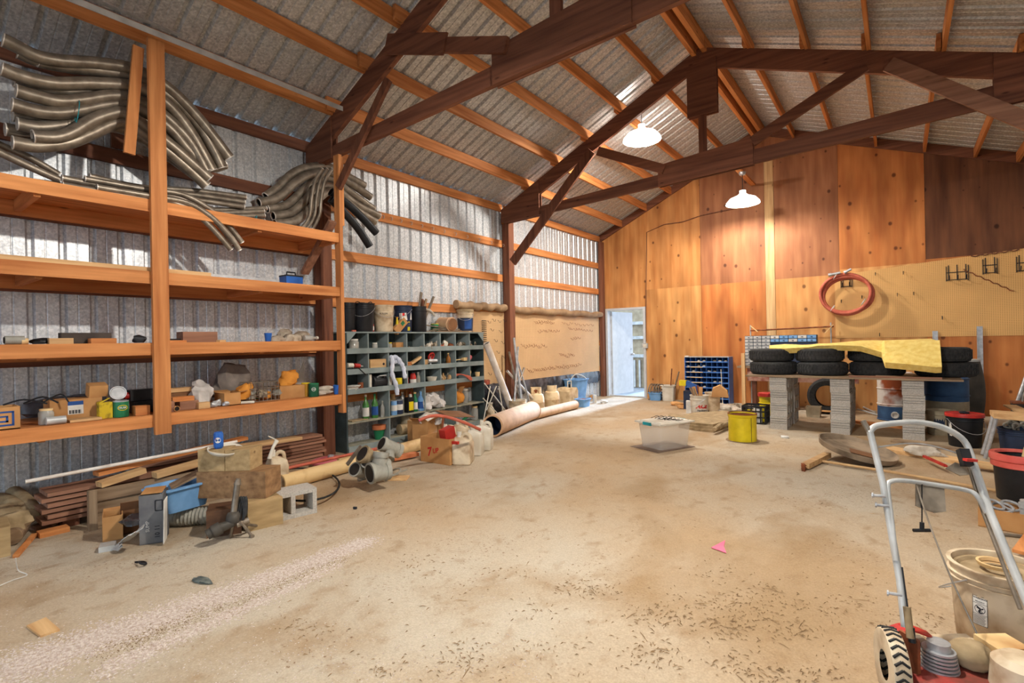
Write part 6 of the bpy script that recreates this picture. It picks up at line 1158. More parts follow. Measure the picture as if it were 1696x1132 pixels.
# metal rod rack above the organiser
t = thing('rod_rack', (-1.6, 10.7, 1.0), 'metal tube rack with a rusty rod above the parts organiser', 'rack'); yy = 10.72
for x_ in (-2.30, -.97): mb = MB(); mb.tube([(x_, yy, 0), (x_, yy, 1.55)], .012, 8); part('rack_post', mb, 'ltgrey', t)
mb = MB(); mb.tube([PY(1243, 548, yy-.02), PY(1381, 541, yy-.02)], .014, 8); part('rusty_rod', mb, 'rust', t)
for px in (1243, 1366): mb = MB(); a_ = PY(px, 540, yy-.04); b_ = PY(px+12, 550, yy-.06) if px < 1300 else PY(px-0, 552, yy-.06); mb.beam(a_ if px < 1300 else PY(px+14, 538, yy-.04), b_, .03, .012); part('peg_arm', mb, 'cream', t)
# organiser
t = thing('parts_organiser', (-1.75, 10.45, .78), 'grey and blue small parts organiser with many drawers behind the tyres', 'organiser'); x0, x1, z0, z1, yf = -2.32, -1.15, .78, 1.34, 10.32
mb = MB(); mb.bx(x0, x1, yf+.02, yf+.2, z0, z1); part('case', mb, 'dkblue', t)
for c in range(8):
    for r in range(9):
        if c > 2 and r > 1: continue
        w_ = (x1-x0)/8; h_ = (z1-z0)/9
        if c <= 2 or r <= 1: mb = MB(); mb.bx(x0+w_*c+.006, x0+w_*(c+1)-.006, yf, yf+.02, z1-h_*(r+1)+.006, z1-h_*r-.006); dr = part('drawer', mb, 'ltgrey' if (c < 3) else ('ltblue' if (c+r) % 3 else 'paper'), t); xm = x0+w_*(c+.5); zm = z1-h_*(r+.5); part('knob', (lambda m: (m.bx(xm-.015, xm+.015, yf-.008, yf, zm-.008, zm+.004), m)[1])(MB()), 'dkblue', dr)
# small stand holding the organiser and board
mb = MB(); mb.bx(-2.45, -1.0, 10.25, 10.7, .74, .777); bbt = thing('back_bench', (-1.7, 10.4, 0), 'old low bench along the back wall under the parts organiser', 'bench'); part('bench_top', mb, 'oldX', bbt)
mb = MB(); mb.bx(-2.36, -2.30, 10.2, 10.25, 0, 1.02); one('upright_lath', mb, 'paleZ', 'pale upright lath left of the parts organiser', 'lath')
mb = MB(); mb.bx(-2.28, -.55, 10.30, 10.34, .50, .735); one('stained_board', mb, mat('red_stained_board', (176, 140, 122), (130, 70, 56), sc=9, lo=.35, hi=.6), 'wide board with red stains behind the cinder pillars', 'board')
for x_ in (-2.2, -1.5, -.7): mb = MB(); mb.bx(x_, x_+.06, 10.345, 10.42, 0, .738); part('bench_leg', mb, 'darkZ', bbt)
for px, lb, z0_, z1_ in ((1549, 'short perforated steel strip standing behind the foam', .6, 1.36), (1623, 'tall perforated steel strip standing against the plywood', .0, 1.42)):
    q = PY(px, 560, 10.85); mb = MB(); mb.bx(q.x-.035, q.x+.035, 10.86, 10.87, z0_, z1_); mb.bx(q.x-.035, q.x-.03, 10.83, 10.86, z0_, z1_); one('steel_strip', mb, 'steel', lb, 'steel strip')
# ================================================================ CINDER PILLARS, BENCH BOARD
pil = [(-1.38, 'left'), (-.64, 'middle'), (.13, 'right')]
cb = cinder_mb((0, 0, 0), L_=.39, W_=.22, H_=.183); proto = None
for x_, nm in pil:
    for y_, dn in ((8.27, 'front'), (8.90, 'rear')):
        for k in range(4):
            lb = f"cinder block in the {nm} bench pillar, {dn} column, {['bottom', 'second', 'third', 'top'][k]} one"; loc = V((x_+.004*((k*7) % 3-1), y_+.006*((k*5) % 3-1), .1845*k))
            if not proto:
                proto = one('cinder_block', cb, 'concrete', lb, 'cinder block', 'cinder blocks of the bench pillars'); po = V(proto.location); proto.location = loc+po
            else: dupl(proto, loc+po, lb)
mb = MB(); mb.bx(-1.80, .60, 8.02, 9.15, .742, .764); one('bench_board', mb, 'oldX', 'wide weathered plywood board resting on the cinder pillars', 'bench board')
for k, (a_, b_, w) in enumerate((((1406, 1560), (0, 0), 'long'), ((1450, 1512), (0, 0), 'short'))):
    x0_, x1_ = PY(a_[0], 620, 8.1).x, PY(a_[1], 620, 8.1).x; mb = MB(); mb.bx(x0_, x1_, 8.05+.1*k, 8.13+.1*k, .7645, .785); one('thin_lath', mb, 'oldX' if k else 'redX', f'{w} thin lath lying on the front of the bench board', 'lath')
# tyres
def tyre(x, y, z, r, w, lb, rot=None, seed=0):
    t = thing('tyre', (x, y, z), lb, 'tyre', 'old car tyres on the bench'); ri = r*.60
    mb = MB(); pr = [(ri, .012), (ri+.01, .0), (r*.84, .0+.0), (r*.95, .012), (r*.985, .035), (r, .055), (r, w-.055), (r*.985, w-.035), (r*.95, w-.012), (r*.84, w), (ri+.01, w), (ri, w-.012), (ri+.02, w-.03), (ri+.02, .03), (ri, .012)]
    mb.lathe((x, y, z), pr, 48); part('carcass', mb, 'rubber', t)
    mb = MB(); n_ = 44
    for i in range(n_):
        a = 2*pi*i/n_
        for q_, (z0_, z1_, sh) in enumerate(((.04, .075, .03), (.08, .115, -.03), (.12, .155, .03))):
            if z1_ > w-.02: continue
            p0 = V((x+r*cos(a), y+r*sin(a), z+z0_)); p1 = V((x+r*cos(a+sh), y+r*sin(a+sh), z+z1_)); mb.beam(p0, p1, .028, .010, (cos(a), sin(a), 0))
    part('tread', mb, 'rubber', t); return t
TZ = .7655; ty = [(1281, 'leftmost'), (1361, 'second'), (1452, 'third'), (1566, 'rightmost')]
for px, nm in ty:
    yo = 8.47 if nm in ('leftmost', 'second') else 8.66; X_ = PY(px, 600, yo).x; tyre(X_, yo, TZ, .315, .185, f'black car tyre, lower one of the {nm} stack on the bench'); tyre(X_-.03 if nm != 'rightmost' else X_-.04, yo+.02, TZ+.188, .30, .185, f'black car tyre, upper one of the {nm} stack on the bench')
# foam
def fy(u):   # (px, front y depth, back px y, front px y)
    return None
cols = [(1274, 8.30, 8.62, 573, 578), (1300, 8.28, 8.70, 571, 577), (1340, 8.27, 8.8, 571, 575), (1355, 8.28, 8.8, 570, 573), (1390, 8.26, 8.85, 568, 573), (1425, 8.26, 8.9, 565, 573), (1444, 8.28, 8.9, 564, 578), (1460, 8.24, 8.9, 563.5, 583), (1466, 8.02, 8.95, 563.5, 600), (1490, 7.97, 8.95, 563, 603), (1520, 7.95, 8.95, 562.5, 606), (1550, 7.94, 8.95, 562, 608), (1560, 7.94, 8.9, 565, 607)]
mb = MB(); nn_ = 6; G = []; rg = random.Random(8)
for px, yf_, yb_, pb, pf in cols:
    B_ = PY(px-(8 if px > 1545 else 0), pb, yb_); F_ = PY(px, pf, yf_); row = []
    for j in range(nn_+1): K_ = V((B_.lerp(F_, .75).x, 8.27 if px > 1462 else (B_.y+F_.y)/2, 1.235 if px > 1462 else (B_.z+F_.z)/2+.01)); q = B_.lerp(K_, j/3) if j <= 3 else K_.lerp(F_, (j-3)/(nn_-3)); q.z += .008*sin(j*1.3+px*.05); row.append(q)
    G.append(row)
TH = .10; m_n = nn_+1; top_ = [q for r_ in G for q in r_]; bot = [q+(V((0, .0, -TH)) if j < 4 else V((0, .06, -.075))) for r_ in G for j, q in enumerate(r_)]
N_ = len(top_); fs = []
for i in range(len(G)-1):
    for j in range(nn_): a = i*m_n+j; fs += [(a, a+m_n, a+m_n+1, a+1), (N_+a, N_+a+1, N_+a+m_n+1, N_+a+m_n)]
    a = i*m_n; fs += [(a, N_+a, N_+a+m_n, a+m_n), (a+nn_, a+nn_+m_n, N_+a+nn_+m_n, N_+a+nn_)]
for j in range(nn_): fs += [(j, j+1, N_+j+1, N_+j), ((len(G)-1)*m_n+j, N_+(len(G)-1)*m_n+j, N_+(len(G)-1)*m_n+j+1, (len(G)-1)*m_n+j+1)]
mb.add(top_+bot, fs, True); fo = one('foam_slab', mb, 'foam', 'large torn slab of yellow foam draped over the tyres on the bench', 'foam', ang=50)
# drums
def drum(x, y, r, h, lb, segs, name='drum', bulge=0, lid=None):
    t = thing(name, (x, y, 0), lb, 'drum')
    for i, (z0_, z1_, m_, nm) in enumerate(segs):
        mb = MB(); n_ = 8; pr = [(r+bulge*sin(pi*min(1, max(0, (z0_+(z1_-z0_)*k/n_)/h))), z0_+(z1_-z0_)*k/n_) for k in range(n_+1)]
        if i == 0: pr = [(0, z0_)]+pr
        if i == len(segs)-1: pr += [(r*.97, z1_+.006), (r*.95, z1_-.012), (0, z1_-.012)]
        mb.lathe((x, y, 0), pr, 40); part(nm, mb, m_, t)
    if not bulge:
        for zz in (h*.34, h*.67, h-.01, .012): mb = MB(); mb.lathe((x, y, zz), [(r, -.010), (r+.009, -.004), (r+.009, .004), (r, .010)], 40); part('hoop', mb, [s for s in segs if s[0] <= zz <= s[1]+.01][0][2], t)
    return t
M['rustwhite'] = mat('rust_stained_white', (214, 206, 196), (150, 74, 36), rough=.6, sc=2.2, lo=.36, hi=.44)
q = PY(1470, 700, 9.85); dx_ = q.x; t = drum(-.07, 9.85, .22, .73, 'white and blue steel drum stained with rust under the bench', [(0, .22, 'drumblue', 'lower_band'), (.22, .73, 'rustwhite', 'upper_band')]); a0 = TOCAM((-.07, 9.85))
c = V((-.07+.225*cos(a0), 9.85+.225*sin(a0), .10)); mb = MB(); Rr = Rz(a0) @ Ry(pi/2); mb.lathe(c, [(.035, 0), (.05, 0), (.05, .02), (.035, .02), (.03, .008), (0, .008)], 20, Rr); part('bung', mb, 'paper', t)
q = PZ(1566, 713, 0); drum(PY(1566, 640, 9.2).x, 9.2, .245, .71, 'blue and tan steel drum behind the black bucket with a red lid', [(0, .40, 'drumtan', 'lower_band'), (.40, .71, 'drumblue', 'upper_band')])
bxx = PY(1588, 640, 9.85).x; t = drum(bxx, 9.85, .235, .92, 'tall charcoal plastic barrel with bulging sides', [(0, .92, 'barrel', 'barrel_body')], 'barrel', .055); mb = MB(); mb.lathe((bxx, 9.85, .92), [(0, .01), (.2, .01), (.225, .02), (.24, .02), (.24, -.01)], 32); part('barrel_rim', mb, 'ltgrey', t)
# black bucket with red lid
q = PZ(1583, 741, 0); x, y = q.x+.09, q.y+.13; t = bucket(x, y, 0, .165, .37, 'black', 'black bucket with a red lid standing before the blue drum', lid='red', bail=TOCAM((x, y))+.5, ribsn=2); mb = MB(); a0 = TOCAM((x, y)); mb.lathe((x, y, 0), [(.1535, .12), (.162, .30)], 5, None, a0-1.05, a0-.80); part('paper_label', mb, 'paper', t)
mb = MB(); mb.blob((x, y, .39), (.10, .08, .03), 3, .2); one('lid_scrap', mb, 'ink', 'small dark scrap lying on the red bucket lid', 'scrap')
q = PZ(1551, 722, 0); t = bucket(q.x+.05, q.y+.15, 0, .15, .32, 'drumtan', 'tan bucket with a dark picture label behind the red-lidded bucket', ribsn=1); a0 = TOCAM((q.x+.05, q.y+.15)); mb = MB(); mb.lathe((q.x+.05, q.y+.15, 0), [(.139, .08), (.145, .22)], 6, None, a0-.5, a0+.3); part('picture_label', mb, 'dkblue', t)
# dark can, poles, plank, bench at right edge
t = thing('metal_can', (1.42, 9.5, 0), 'dark square metal fuel can with a spout near the right edge', 'can'); x, y = 1.36, 9.42; mb = MB(); mb.bx(x-.18, x+.20, y-.12, y+.12, 0, .38); part('can_body', mb, mat('dark_can', (52, 42, 36), (36, 30, 28), rough=.5), t); mb = MB(); mb.bx(x-.19, x+.21, y-.13, y+.13, .38, .40); part('can_top', mb, 'rust', t); mb = MB(); mb.cyl((x-.03, y, .40), (x-.03, y, .48), .035, .02); part('spout', mb, 'rust', t)
mb = MB(); mb.tube([(x-.08, y, .4), (x-.08, y, .5), (x+.08, y, .5), (x+.08, y, .4)], .006, 6); part('wire_handle', mb, 'steel', t)
for k, (tp, bt, r, m_, w) in enumerate((((1700, 594), (1662, 668), .025, 'steel', 'leftmost'), ((1706, 600), (1668, 672), .028, 'alu', 'second'), ((1712, 620), (1678, 680), .022, 'black', 'dark'), ((1716, 610), (1686, 678), .032, 'alu', 'rightmost'))):
    a_ = PY(bt[0], bt[1], 10.35); a_ = V((min(a_.x, XR-.12), 10.35, .03)); b_ = V((XR-.05, 10.78, 1.25-.05*k)); a_.x = 1.28+.07*k; pipe('leaning_pole', [a_, b_], r, m_, f'metal pole leaning in the right rear corner, {w} one', 'pole', n=10)
q0 = PD(1645, 690, 6.6); t = thing('metal_bench', (1.45, 6.3, 0), 'tan-topped bench with a bent metal tube leg at the right edge', 'bench'); zt_ = .46
A_, B_ = PZ(1646, 693, .44), PZ(1740, 700, .44); mb = MB(); mb.prism([A_+V((0, -.02, 0)), B_+V((0, -.1, 0)), B_+V((.0, .28, 0)), A_+V((0, .30, 0))], (0, 0, .05)); part('seat_board', mb, 'paleX', t)
for dy in (.02, .24):
    mb = MB(); mb.tube(smoothpath([A_+V((.02, dy, 0)), A_+V((.01, dy, -.06)), A_+V((-.03, dy, -.25)), V((A_.x-.07, A_.y+dy, .015))], 5), .018, 10); part('leg', mb, 'steel', t)
mb = MB(); mb.beam(PZ(1672, 672, .40), PZ(1740, 702, .5), .12, .02); one('plank', mb, 'paleX', 'tan plank lying slanting behind the tan-topped bench', 'plank')
mb = MB(); mb.lathe((1.42, 8.6, 0), [(0, 0), (.18, 0), (.2, .25), (.18, .25), (.17, .02)], 24); one('grey_tub', mb, 'barrel', 'grey round tub behind the tan-topped bench', 'tub')
# bucket with chains, red nested buckets, cardboard box with rings
q = PZ(1690, 762, 0); x, y = q.x+.02, q.y+.14; t = bucket(x, y, 0, .17, .30, 'dkblue', 'dark ribbed bucket heaped with chain near the right edge', ribsn=4, fill='inner')
for k in range(6): mb = MB(); a = k*1.05; c = V((x+.08*cos(a), y+.08*sin(a), .31+.02*(k % 2))); R = Rz(a) @ Rx(.7+.3*k); mb.tube([c+R @ V((.045*cos(2*pi*i/12), .028*sin(2*pi*i/12), 0)) for i in range(12)], .011, 6, closed=True); mb.tube([c+V((0, 0, .03))+Rz(a+1) @ Rx(1.2) @ V((.04*cos(2*pi*i/12), .025*sin(2*pi*i/12), 0)) for i in range(12)], .010, 6, closed=True); part('chain_link', mb, 'greypvc', t)
q = PZ(1700, 838, 0); x, y = q.x+.0, q.y+.15; t = bucket(x, y, 0, .17, .34, 'black', 'dark bucket with a red rim nested in the stack at the right edge', ribsn=3); mb = MB(); mb.lathe((x, y, .34), [(.150, .01), (.155, .028), (.187, .03), (.192, .02), (.192, -.02), (.183, -.03), (.183, -.07), (.178, -.075)], 36); part('red_rim', mb, mat('worn_red', (214, 104, 90), (196, 76, 66), rough=.5), t, 'worn red rim')
mb = MB(); mb.cyl((x+.02, y, .345), (x+.02, y, .42), .022, .008); one('glue_tube', mb, 'cream', 'small cream nozzle sticking up from the red-rimmed bucket', 'nozzle')
a_, b_ = PZ(1620, 872, 0), PZ(1740, 895, 0); ang = atan2((b_-a_).y, (b_-a_).x); c = (a_+b_)/2; n = V((-sin(ang), cos(ang), 0)); L_ = (b_-a_).length; cc = c+n*.12; t = carton(cc.x, cc.y, 0, L_, .24, .13, ang, 'low open cardboard box holding metal rings at the right edge', (0, 0, 0, 0)); e = V((cos(ang), sin(ang), 0))
for k, (dx, dy, r_) in enumerate(((-.06, .0, .055), (-.02, .05, .05), (-.09, -.03, .045))):
    mb = MB(); c3 = cc+e*dx+n*dy+V((0, 0, .125+.01*k)); R = Rz(.4*k) @ Rx(.3+.1*k); mb.tube([c3+R @ V((r_*cos(2*pi*i/20), r_*sin(2*pi*i/20), 0)) for i in range(20)], .009, 8, closed=True); one('metal_ring', mb, 'steel', f"bright metal ring lying in the low cardboard box, {['large', 'back', 'front'][k]} one", 'ring')
c3 = cc+e*.06; mb = MB(); mb.cyl(c3+V((0, 0, .02)), c3+V((0, 0, .20)), .035, n=18); mb.cyl(c3+V((0, 0, .15)), c3+V((0, 0, .18)), .042, n=18); one('pipe_coupler', mb, 'ltgrey', 'light grey pipe coupler standing in the low cardboard box', 'pipe coupler')
mb = MB(); mb.tube([PZ(1655, 885, .012), PZ(1720, 892, .012)], .01, 6); one('floor_rod', mb, 'alu', 'thin rod on the floor before the low cardboard box', 'rod')
mb = MB(); mb.beam(PZ(1686, 915, .04), PZ(1712, 880, .10), .05, .02); one('wood_offcut', mb, 'lumY', 'orange offcut at the right edge beside the big white bucket', 'offcut')
# ================================================================ FLOOR OBJECTS, RIGHT HALF
# round lid / dish propped
c = (PZ(1372, 738, .10)+PZ(1470, 770, .03))/2; c.z = .085; R = (V((0, 0, 1))-BACK*.20+V((_r.x, _r.y, 0))*.16).normalized().to_track_quat('Z', 'Y').to_matrix(); c.z = .10; mb = MB(); mb.lathe(c, [(0, .0), (.30, .004), (.335, .02), (.35, .055), (.362, .055), (.358, .045), (.345, .0), (.30, -.012), (0, -.014)], 44, R); one('round_pan', mb, mat('dusty_pan', (158, 138, 114), (104, 88, 70), rough=.8, sc=5), 'wide shallow round metal pan tilted on the floor', 'pan')
mb = MB(); mb.box(c+R @ V((-.05, -.06, .012)), (.14, .20, .006), R @ Rz(.4)); one('cardboard_scrap', mb, 'carddark', 'small cardboard scrap lying in the round pan', 'scrap')
a_, b_ = PZ(1334, 772, .04), PZ(1366, 755, .05); t = thing('push_broom', (a_+b_)/2-V((0, 0, .04)), 'wooden push broom lying on the floor before the round pan', 'broom'); mb = MB(); mb.beam(a_, b_+V((.02, .05, 0)), .07, .05); part('broom_block', mb, 'paleX', t); 
mb = MB(); d = (b_-a_).normalized()
for k in range(9): mb.beam(a_-V((0, 0, .0))+V((-.01*(k % 3), -.03, -.035+.008*k)), a_-d*.05+V((0, -.035, -.035+.008*k)), .03, .005)
part('bristles', mb, 'rust', t); mb = MB(); mb.tube([PZ(1360, 764, .03), PZ(1480, 783, .03), PZ(1700, 822, .028)], .013, 10); part('broom_handle', mb, 'paleX', t)
for k, (A_, B_, w_, h_, m_, lb) in enumerate((((1462, 748), (1655, 782), .20, .035, 'paleX', 'long pale board lying on the floor behind the mower handle'), ((1475, 733), (1700, 765), .10, .03, 'oldX', 'grey board lying on the floor under the white bag'), ((1600, 772), (1700, 786), .12, .03, 'paleX', 'short pale board end on the floor right of the mower handle'))):
    blk('loose_board', A_, B_, w_, .0 if k != 2 else .036, h_, m_, lb, 'board')
mb = MB(); A_, B_ = PZ(1530, 756, .07), PZ(1566, 772, .07); mb.beam(A_, B_, .022, .022); mb.beam(B_, B_+(B_-A_).normalized()*.02, .016, .016); one('screwdriver', mb, 'red', 'red tool handle lying on the pale boards', 'tool handle')
mb = MB(); mb.blob(PZ(1532, 748, .07), (.36, .16, .12), 47, .14, 16, 9, R=Rz(-.1)); one('white_bag', mb, 'cloth', 'limp white sack lying on the boards by the bench', 'bag')
mb = MB(); mb.blob(PZ(1375, 690, .0)+V((0, .3, .05)), (.5, .25, .04), 48, .1); one('paper_sheet', mb, 'card', 'flattened cardboard under the bench between pillars', 'cardboard')
q = PZ(1357, 682, 0); mb = MB(); mb.lathe((q.x, 9.6, 0), [(0, 0), (.13, 0), (.15, .17), (.14, .17), (.12, .02)], 4, Rz(pi/4)); one('tan_crock', mb, 'drumtan', 'tan square pot under the bench behind the pillars', 'pot')
bottle(q.x+.28, 9.5, 0, .045, .17, 'glass', 'small clear bottle beside the tan pot under the bench', 'wht')
tyre_b = thing('tyre', (q.x+.2, 10.05, 0), 'dark tyre standing behind the tan pot under the bench', 'tyre'); mb = MB(); mb.lathe((q.x+.15, 10.1, .30), [(.18, -.08), (.26, -.09), (.30, -.05), (.30, .05), (.26, .09), (.18, .08)], 36, Rx(pi/2)); part('carcass', mb, 'rubber', tyre_b)
for k, (A_, B_) in enumerate((((1420, 670), (1450, 684)), ((1420, 678), (1455, 688)))): mb = MB(); mb.tube([PZ(A_[0], A_[1], .06), PZ(B_[0], B_[1], .02)], .014, 8); one('thin_tube', mb, 'ltgrey', f"thin grey tube on the floor left of the rusty drum, {'upper' if k == 0 else 'lower'} one", 'tube')
blk('skid_board', (1400, 700), (1500, 712), .10, 0, .04, 'lumX', 'orange board on the floor before the rusty drum', 'board')
# milk crate + tub
q = PZ(1262, 706, 0); cx_, cy_ = -1.78, 8.55; t = thing('milk_crate', (cx_, cy_, 0), 'black plastic milk crate left of the bench pillars', 'crate'); mb = MB(); L_ = .32
for z in (.01, .10, .19, .26):
    for s_ in (-1, 1): mb.box((cx_+s_*L_/2, cy_, z), (.012, L_, .018 if z < .2 else .03)); mb.box((cx_, cy_+s_*L_/2, z), (L_, .012, .018 if z < .2 else .03))
for k in range(6):
    o = -L_/2+L_*k/5
    for s_ in (-1, 1): mb.box((cx_+s_*L_/2, cy_+o, .135), (.014, .014, .26)); mb.box((cx_+o, cy_+s_*L_/2, .135), (.014, .014, .26))
mb.box((cx_, cy_, .012), (L_, L_, .01)); part('crate_body', mb, 'black', t)
for k, (dx, dy, m_) in enumerate(((-.08, -.07, 'yel'), (.06, -.08, 'paper'), (.0, .06, 'wht'), (.09, .05, 'yel'))): can(cx_+dx, cy_+dy, .0175, .045, .20+.02*k, m_, f"{['yellow', 'paper-labelled', 'white', 'tall yellow'][k]} can standing in the black milk crate", lid='black')
t = thing('yellow_tub', (-1.72, 9.15, 0), 'stack of yellow tubs with a red lid behind the milk crate', 'tub'); mb = MB(); mb.lathe((-1.72, 9.15, 0), [(0, 0), (.12, 0), (.13, .12), (.14, .12), (.12, .13), (.13, .24), (.145, .24), (.125, .25), (.135, .36), (.13, .37), (0, .37)], 28); part('tub_body', mb, 'yel', t); mb = MB(); mb.lathe((-1.72, 9.15, .37), [(0, .035), (.14, .035), (.15, .03), (.15, -.02), (.135, -.02)], 28); part('lid', mb, 'red', t)
# yellow bucket
q = PZ(1240, 734, 0); x, y = q.x-.10, q.y+.13; t = thing('yellow_bucket', (x, y, 0), 'open yellow metal bucket standing on the bare floor', 'bucket'); mb = MB(); mb.lathe((x, y, 0), [(0, 0), (.165, 0), (.167, .01), (.164, .30), (.172, .31), (.174, .345), (.164, .345), (.157, .33), (.157, .01), (0, .01)], 40); part('bucket_body', mb, 'yel', t)
mb = MB(); mb.lathe((x, y, 0), [(.150, .02), (.1565, .33)], 40); part('rusty_lining', mb, 'rust', t); mb = MB(); mb.lathe((x, y, 0), [(.165, .338), (.1745, .34), (.1745, .352), (.160, .352)], 40); part('rim', mb, 'rust', t)
a0 = TOCAM((x, y)); mb = MB(); fr = cyl_frame((x, y, 0), .1675, a0+.65); mb.beam(fr(0, .01), fr(0, .33), .006, .004, (1, 0, 0)); part('seam', mb, 'ink', t)
mb = MB(); mb.lathe((x, y, .004), [(.0, 0), (.20, 0), (.20, .002), (0, .002)], 30); one('shade_ring', mb, mat('painted_shade', (150, 122, 92)), 'thin ring of painted shade under the yellow bucket', 'dirt')  # disc coloured darker than the floor stands in for the bucket's shade
# tote
q0, q1, q2 = PZ(1061, 741), PZ(1098, 750), PZ(1138, 737); A_ = PZ(1061, 742, 0); B_ = PZ(1100, 750, 0); C_ = PZ(1139, 739, 0)
cx_, cy_ = (A_.x+C_.x)/2, (A_.y+C_.y)/2+.02; ang = atan2((C_-B_).y, (C_-B_).x); t = thing('storage_tote', (cx_, cy_, 0), 'clear plastic storage tote with a white lid on the bare floor', 'tote')
L_, W_ = .52, .38; part('tote_body', tub_mb(cx_, cy_, 0, L_, W_, .30, ang-.2, .88, .004, .008), 'totebox', t); R = Rz(ang-.2); mb = MB(); c = V((cx_, cy_, .30)); mb.box(c+V((0, 0, .012)), (L_+.05, W_+.05, .018), R); mb.box(c+V((0, 0, .024)), (L_-.04, W_-.04, .012), R); ld = part('lid', mb, 'wht', t, 'white lid')
for s_ in (-1, 1): mb = MB(); mb.box(c+R @ V((s_*(L_/2+.028), 0, .006)), (.016, .13, .035), R); part('latch', mb, 'teal', ld, 'teal latch')
mb = MB(); mb.box((cx_-.02, cy_-.03, .0035), (L_+.10, W_+.08, .005), R); one('dark_mat', mb, mat('brown_flat_sheet', (126, 106, 92)), 'flat brown sheet lying under the storage tote', 'sheet')
t = thing('wire_tangle', (cx_, cy_, .331), 'tangle of black wire lying on the white tote lid', 'wire')
for k in range(5): mb = MB(); c = V((cx_-.08+.05*k, cy_+.02*(k % 2), .338)); mb.tube(smoothpath([c+V((-.09, -.02*k, 0)), c+V((-.02, .05, .025)), c+V((.04, -.04, .0)), c+V((.10, .03, .006))], 4), .004, 5); part('wire_strand', mb, 'black', t)
# folded tarp on floor
t = thing('folded_tarp', (-2.15, 7.75, 0), 'folded khaki tarpaulin on the floor behind the storage tote', 'tarpaulin')
a_, b_, c_ = PZ(1128, 708), PZ(1180, 717), PZ(1212, 704)
for k in range(3):
    mb = MB(); n_ = 10; vs = []; z0_ = .035*k; P_ = [PZ(1124, 709), PZ(1150, 714), PZ(1182, 717), PZ(1210, 708), PZ(1228, 699), PZ(1205, 690), PZ(1150, 693), PZ(1128, 698)]; cc = sum(P_, V())/len(P_)
    base = [cc.lerp(p, 1-.04*k) for p in P_]; mb.prism([V((p.x, p.y, z0_+.001)) for p in base], (0, 0, .034)); part('tarp_fold', mb, 'canvas', t)
for k in range(5): mb = MB(); A_, B_ = PZ(1183+8*k, 712-3*k, .07), PZ(1205+6*k, 700-1*k, .09); mb.tube(smoothpath([A_, A_.lerp(B_, .5)+V((0, 0, .02)), B_], 4), .03-.003*k, 8); part('tarp_crease', mb, 'canvas', t)
mb = MB(); P_ = [PZ(1090, 700), PZ(1140, 699), PZ(1150, 690), PZ(1110, 686)]; mb.prism([V((p.x, p.y, .001)) for p in P_], (0, 0, .008)); one('dirt_patch', mb, 'canvas', 'thin flat sack edge on the floor behind the folded tarpaulin', 'sack')
# bucket with red lettering
q = PZ(1158, 688, 0); x, y = -2.62, 8.75; x = PY(1158, 660, 8.75).x; t = bucket(x, y, 0, .145, .36, 'wht', 'white bucket with red lettering full of wood scraps and debris', bail=TOCAM((x, y))-.9, ribsn=1, fill='junk'); a0 = TOCAM((x, y))
part('lettering', text_mb('ACE', .10, lambda u, v: cyl_frame((x, y, .185), .1385, a0+.35)(u+v*.25, v), font_bold=.06), 'inkred', t); part('lettering', text_mb('Hardware', .04, cyl_frame((x, y, .115), .1365, a0+.35), font_bold=.03), 'ink', t)
for k, (dx, dy, l_, tl, m_, w) in enumerate(((-.05, -.02, .22, (.25, .0), 'card', 'wide tan'), (.05, -.03, .22, (-.02, .1), 'card', 'upright tan'), (-.09, .0, .2, (.5, 0), 'oldZ', 'splintered'), (.0, .03, .24, (.1, -.1), 'rust', 'rusty'), (-.02, -.07, .19, (.35, .1), 'oldZ', 'grey'))):
    mb = MB(); p0 = V((x+dx*.6, y+dy, .28)); mb.beam(p0, p0+V((-tl[0]*l_, tl[1]*l_, l_)), .06 if k < 2 else .03, .012, (0, 1, 0)); one('wood_scrap', mb, m_, f'{w} scrap sticking out of the red-lettered bucket', 'wood scrap')
mb = MB(); mb.prism([(x+.10, y+.35, .30), (x+.38, y+.35, .30), (x+.36, y+.35, .40), (x+.24, y+.35, .50), (x+.12, y+.35, .44)], (0, .03, .02)); one('tan_cardboard', mb, 'card', 'tan cardboard piece standing in the bucket behind the red-lettered one', 'cardboard')
x2 = PY(1180, 650, 9.3).x; bucket(x2, 9.3, 0, .13, .36, 'dirtywht', 'dusty white bucket behind the red-lettered bucket', ribsn=2, fill='junk')
x3 = PY(1143, 650, 9.6).x; t = thing('tool_case', (x3, 9.6, 0), 'blue power tool with a yellow end standing beside the blue pigeonhole cabinet', 'tool'); mb = MB(); mb.box((x3, 9.6, .17), (.2, .16, .34)); part('case_body', mb, 'dkblue', t); mb = MB(); mb.beam((x3-.04, 9.5, .50), (x3+.22, 9.55, .36), .08, .09); part('tool_arm', mb, 'inkblue', t); mb = MB(); mb.beam((x3-.15, 9.5, .49), (x3-.03, 9.5, .49), .10, .10); part('tool_end', mb, 'yel', t, 'yellow end')
x4 = PY(1141, 660, 9.0).x; block('white_carton', x4, 9.05, 0, .12, .1, .22, .2, 'paper', 'small white box between the red-lettered bucket and blue cabinet', 'box')
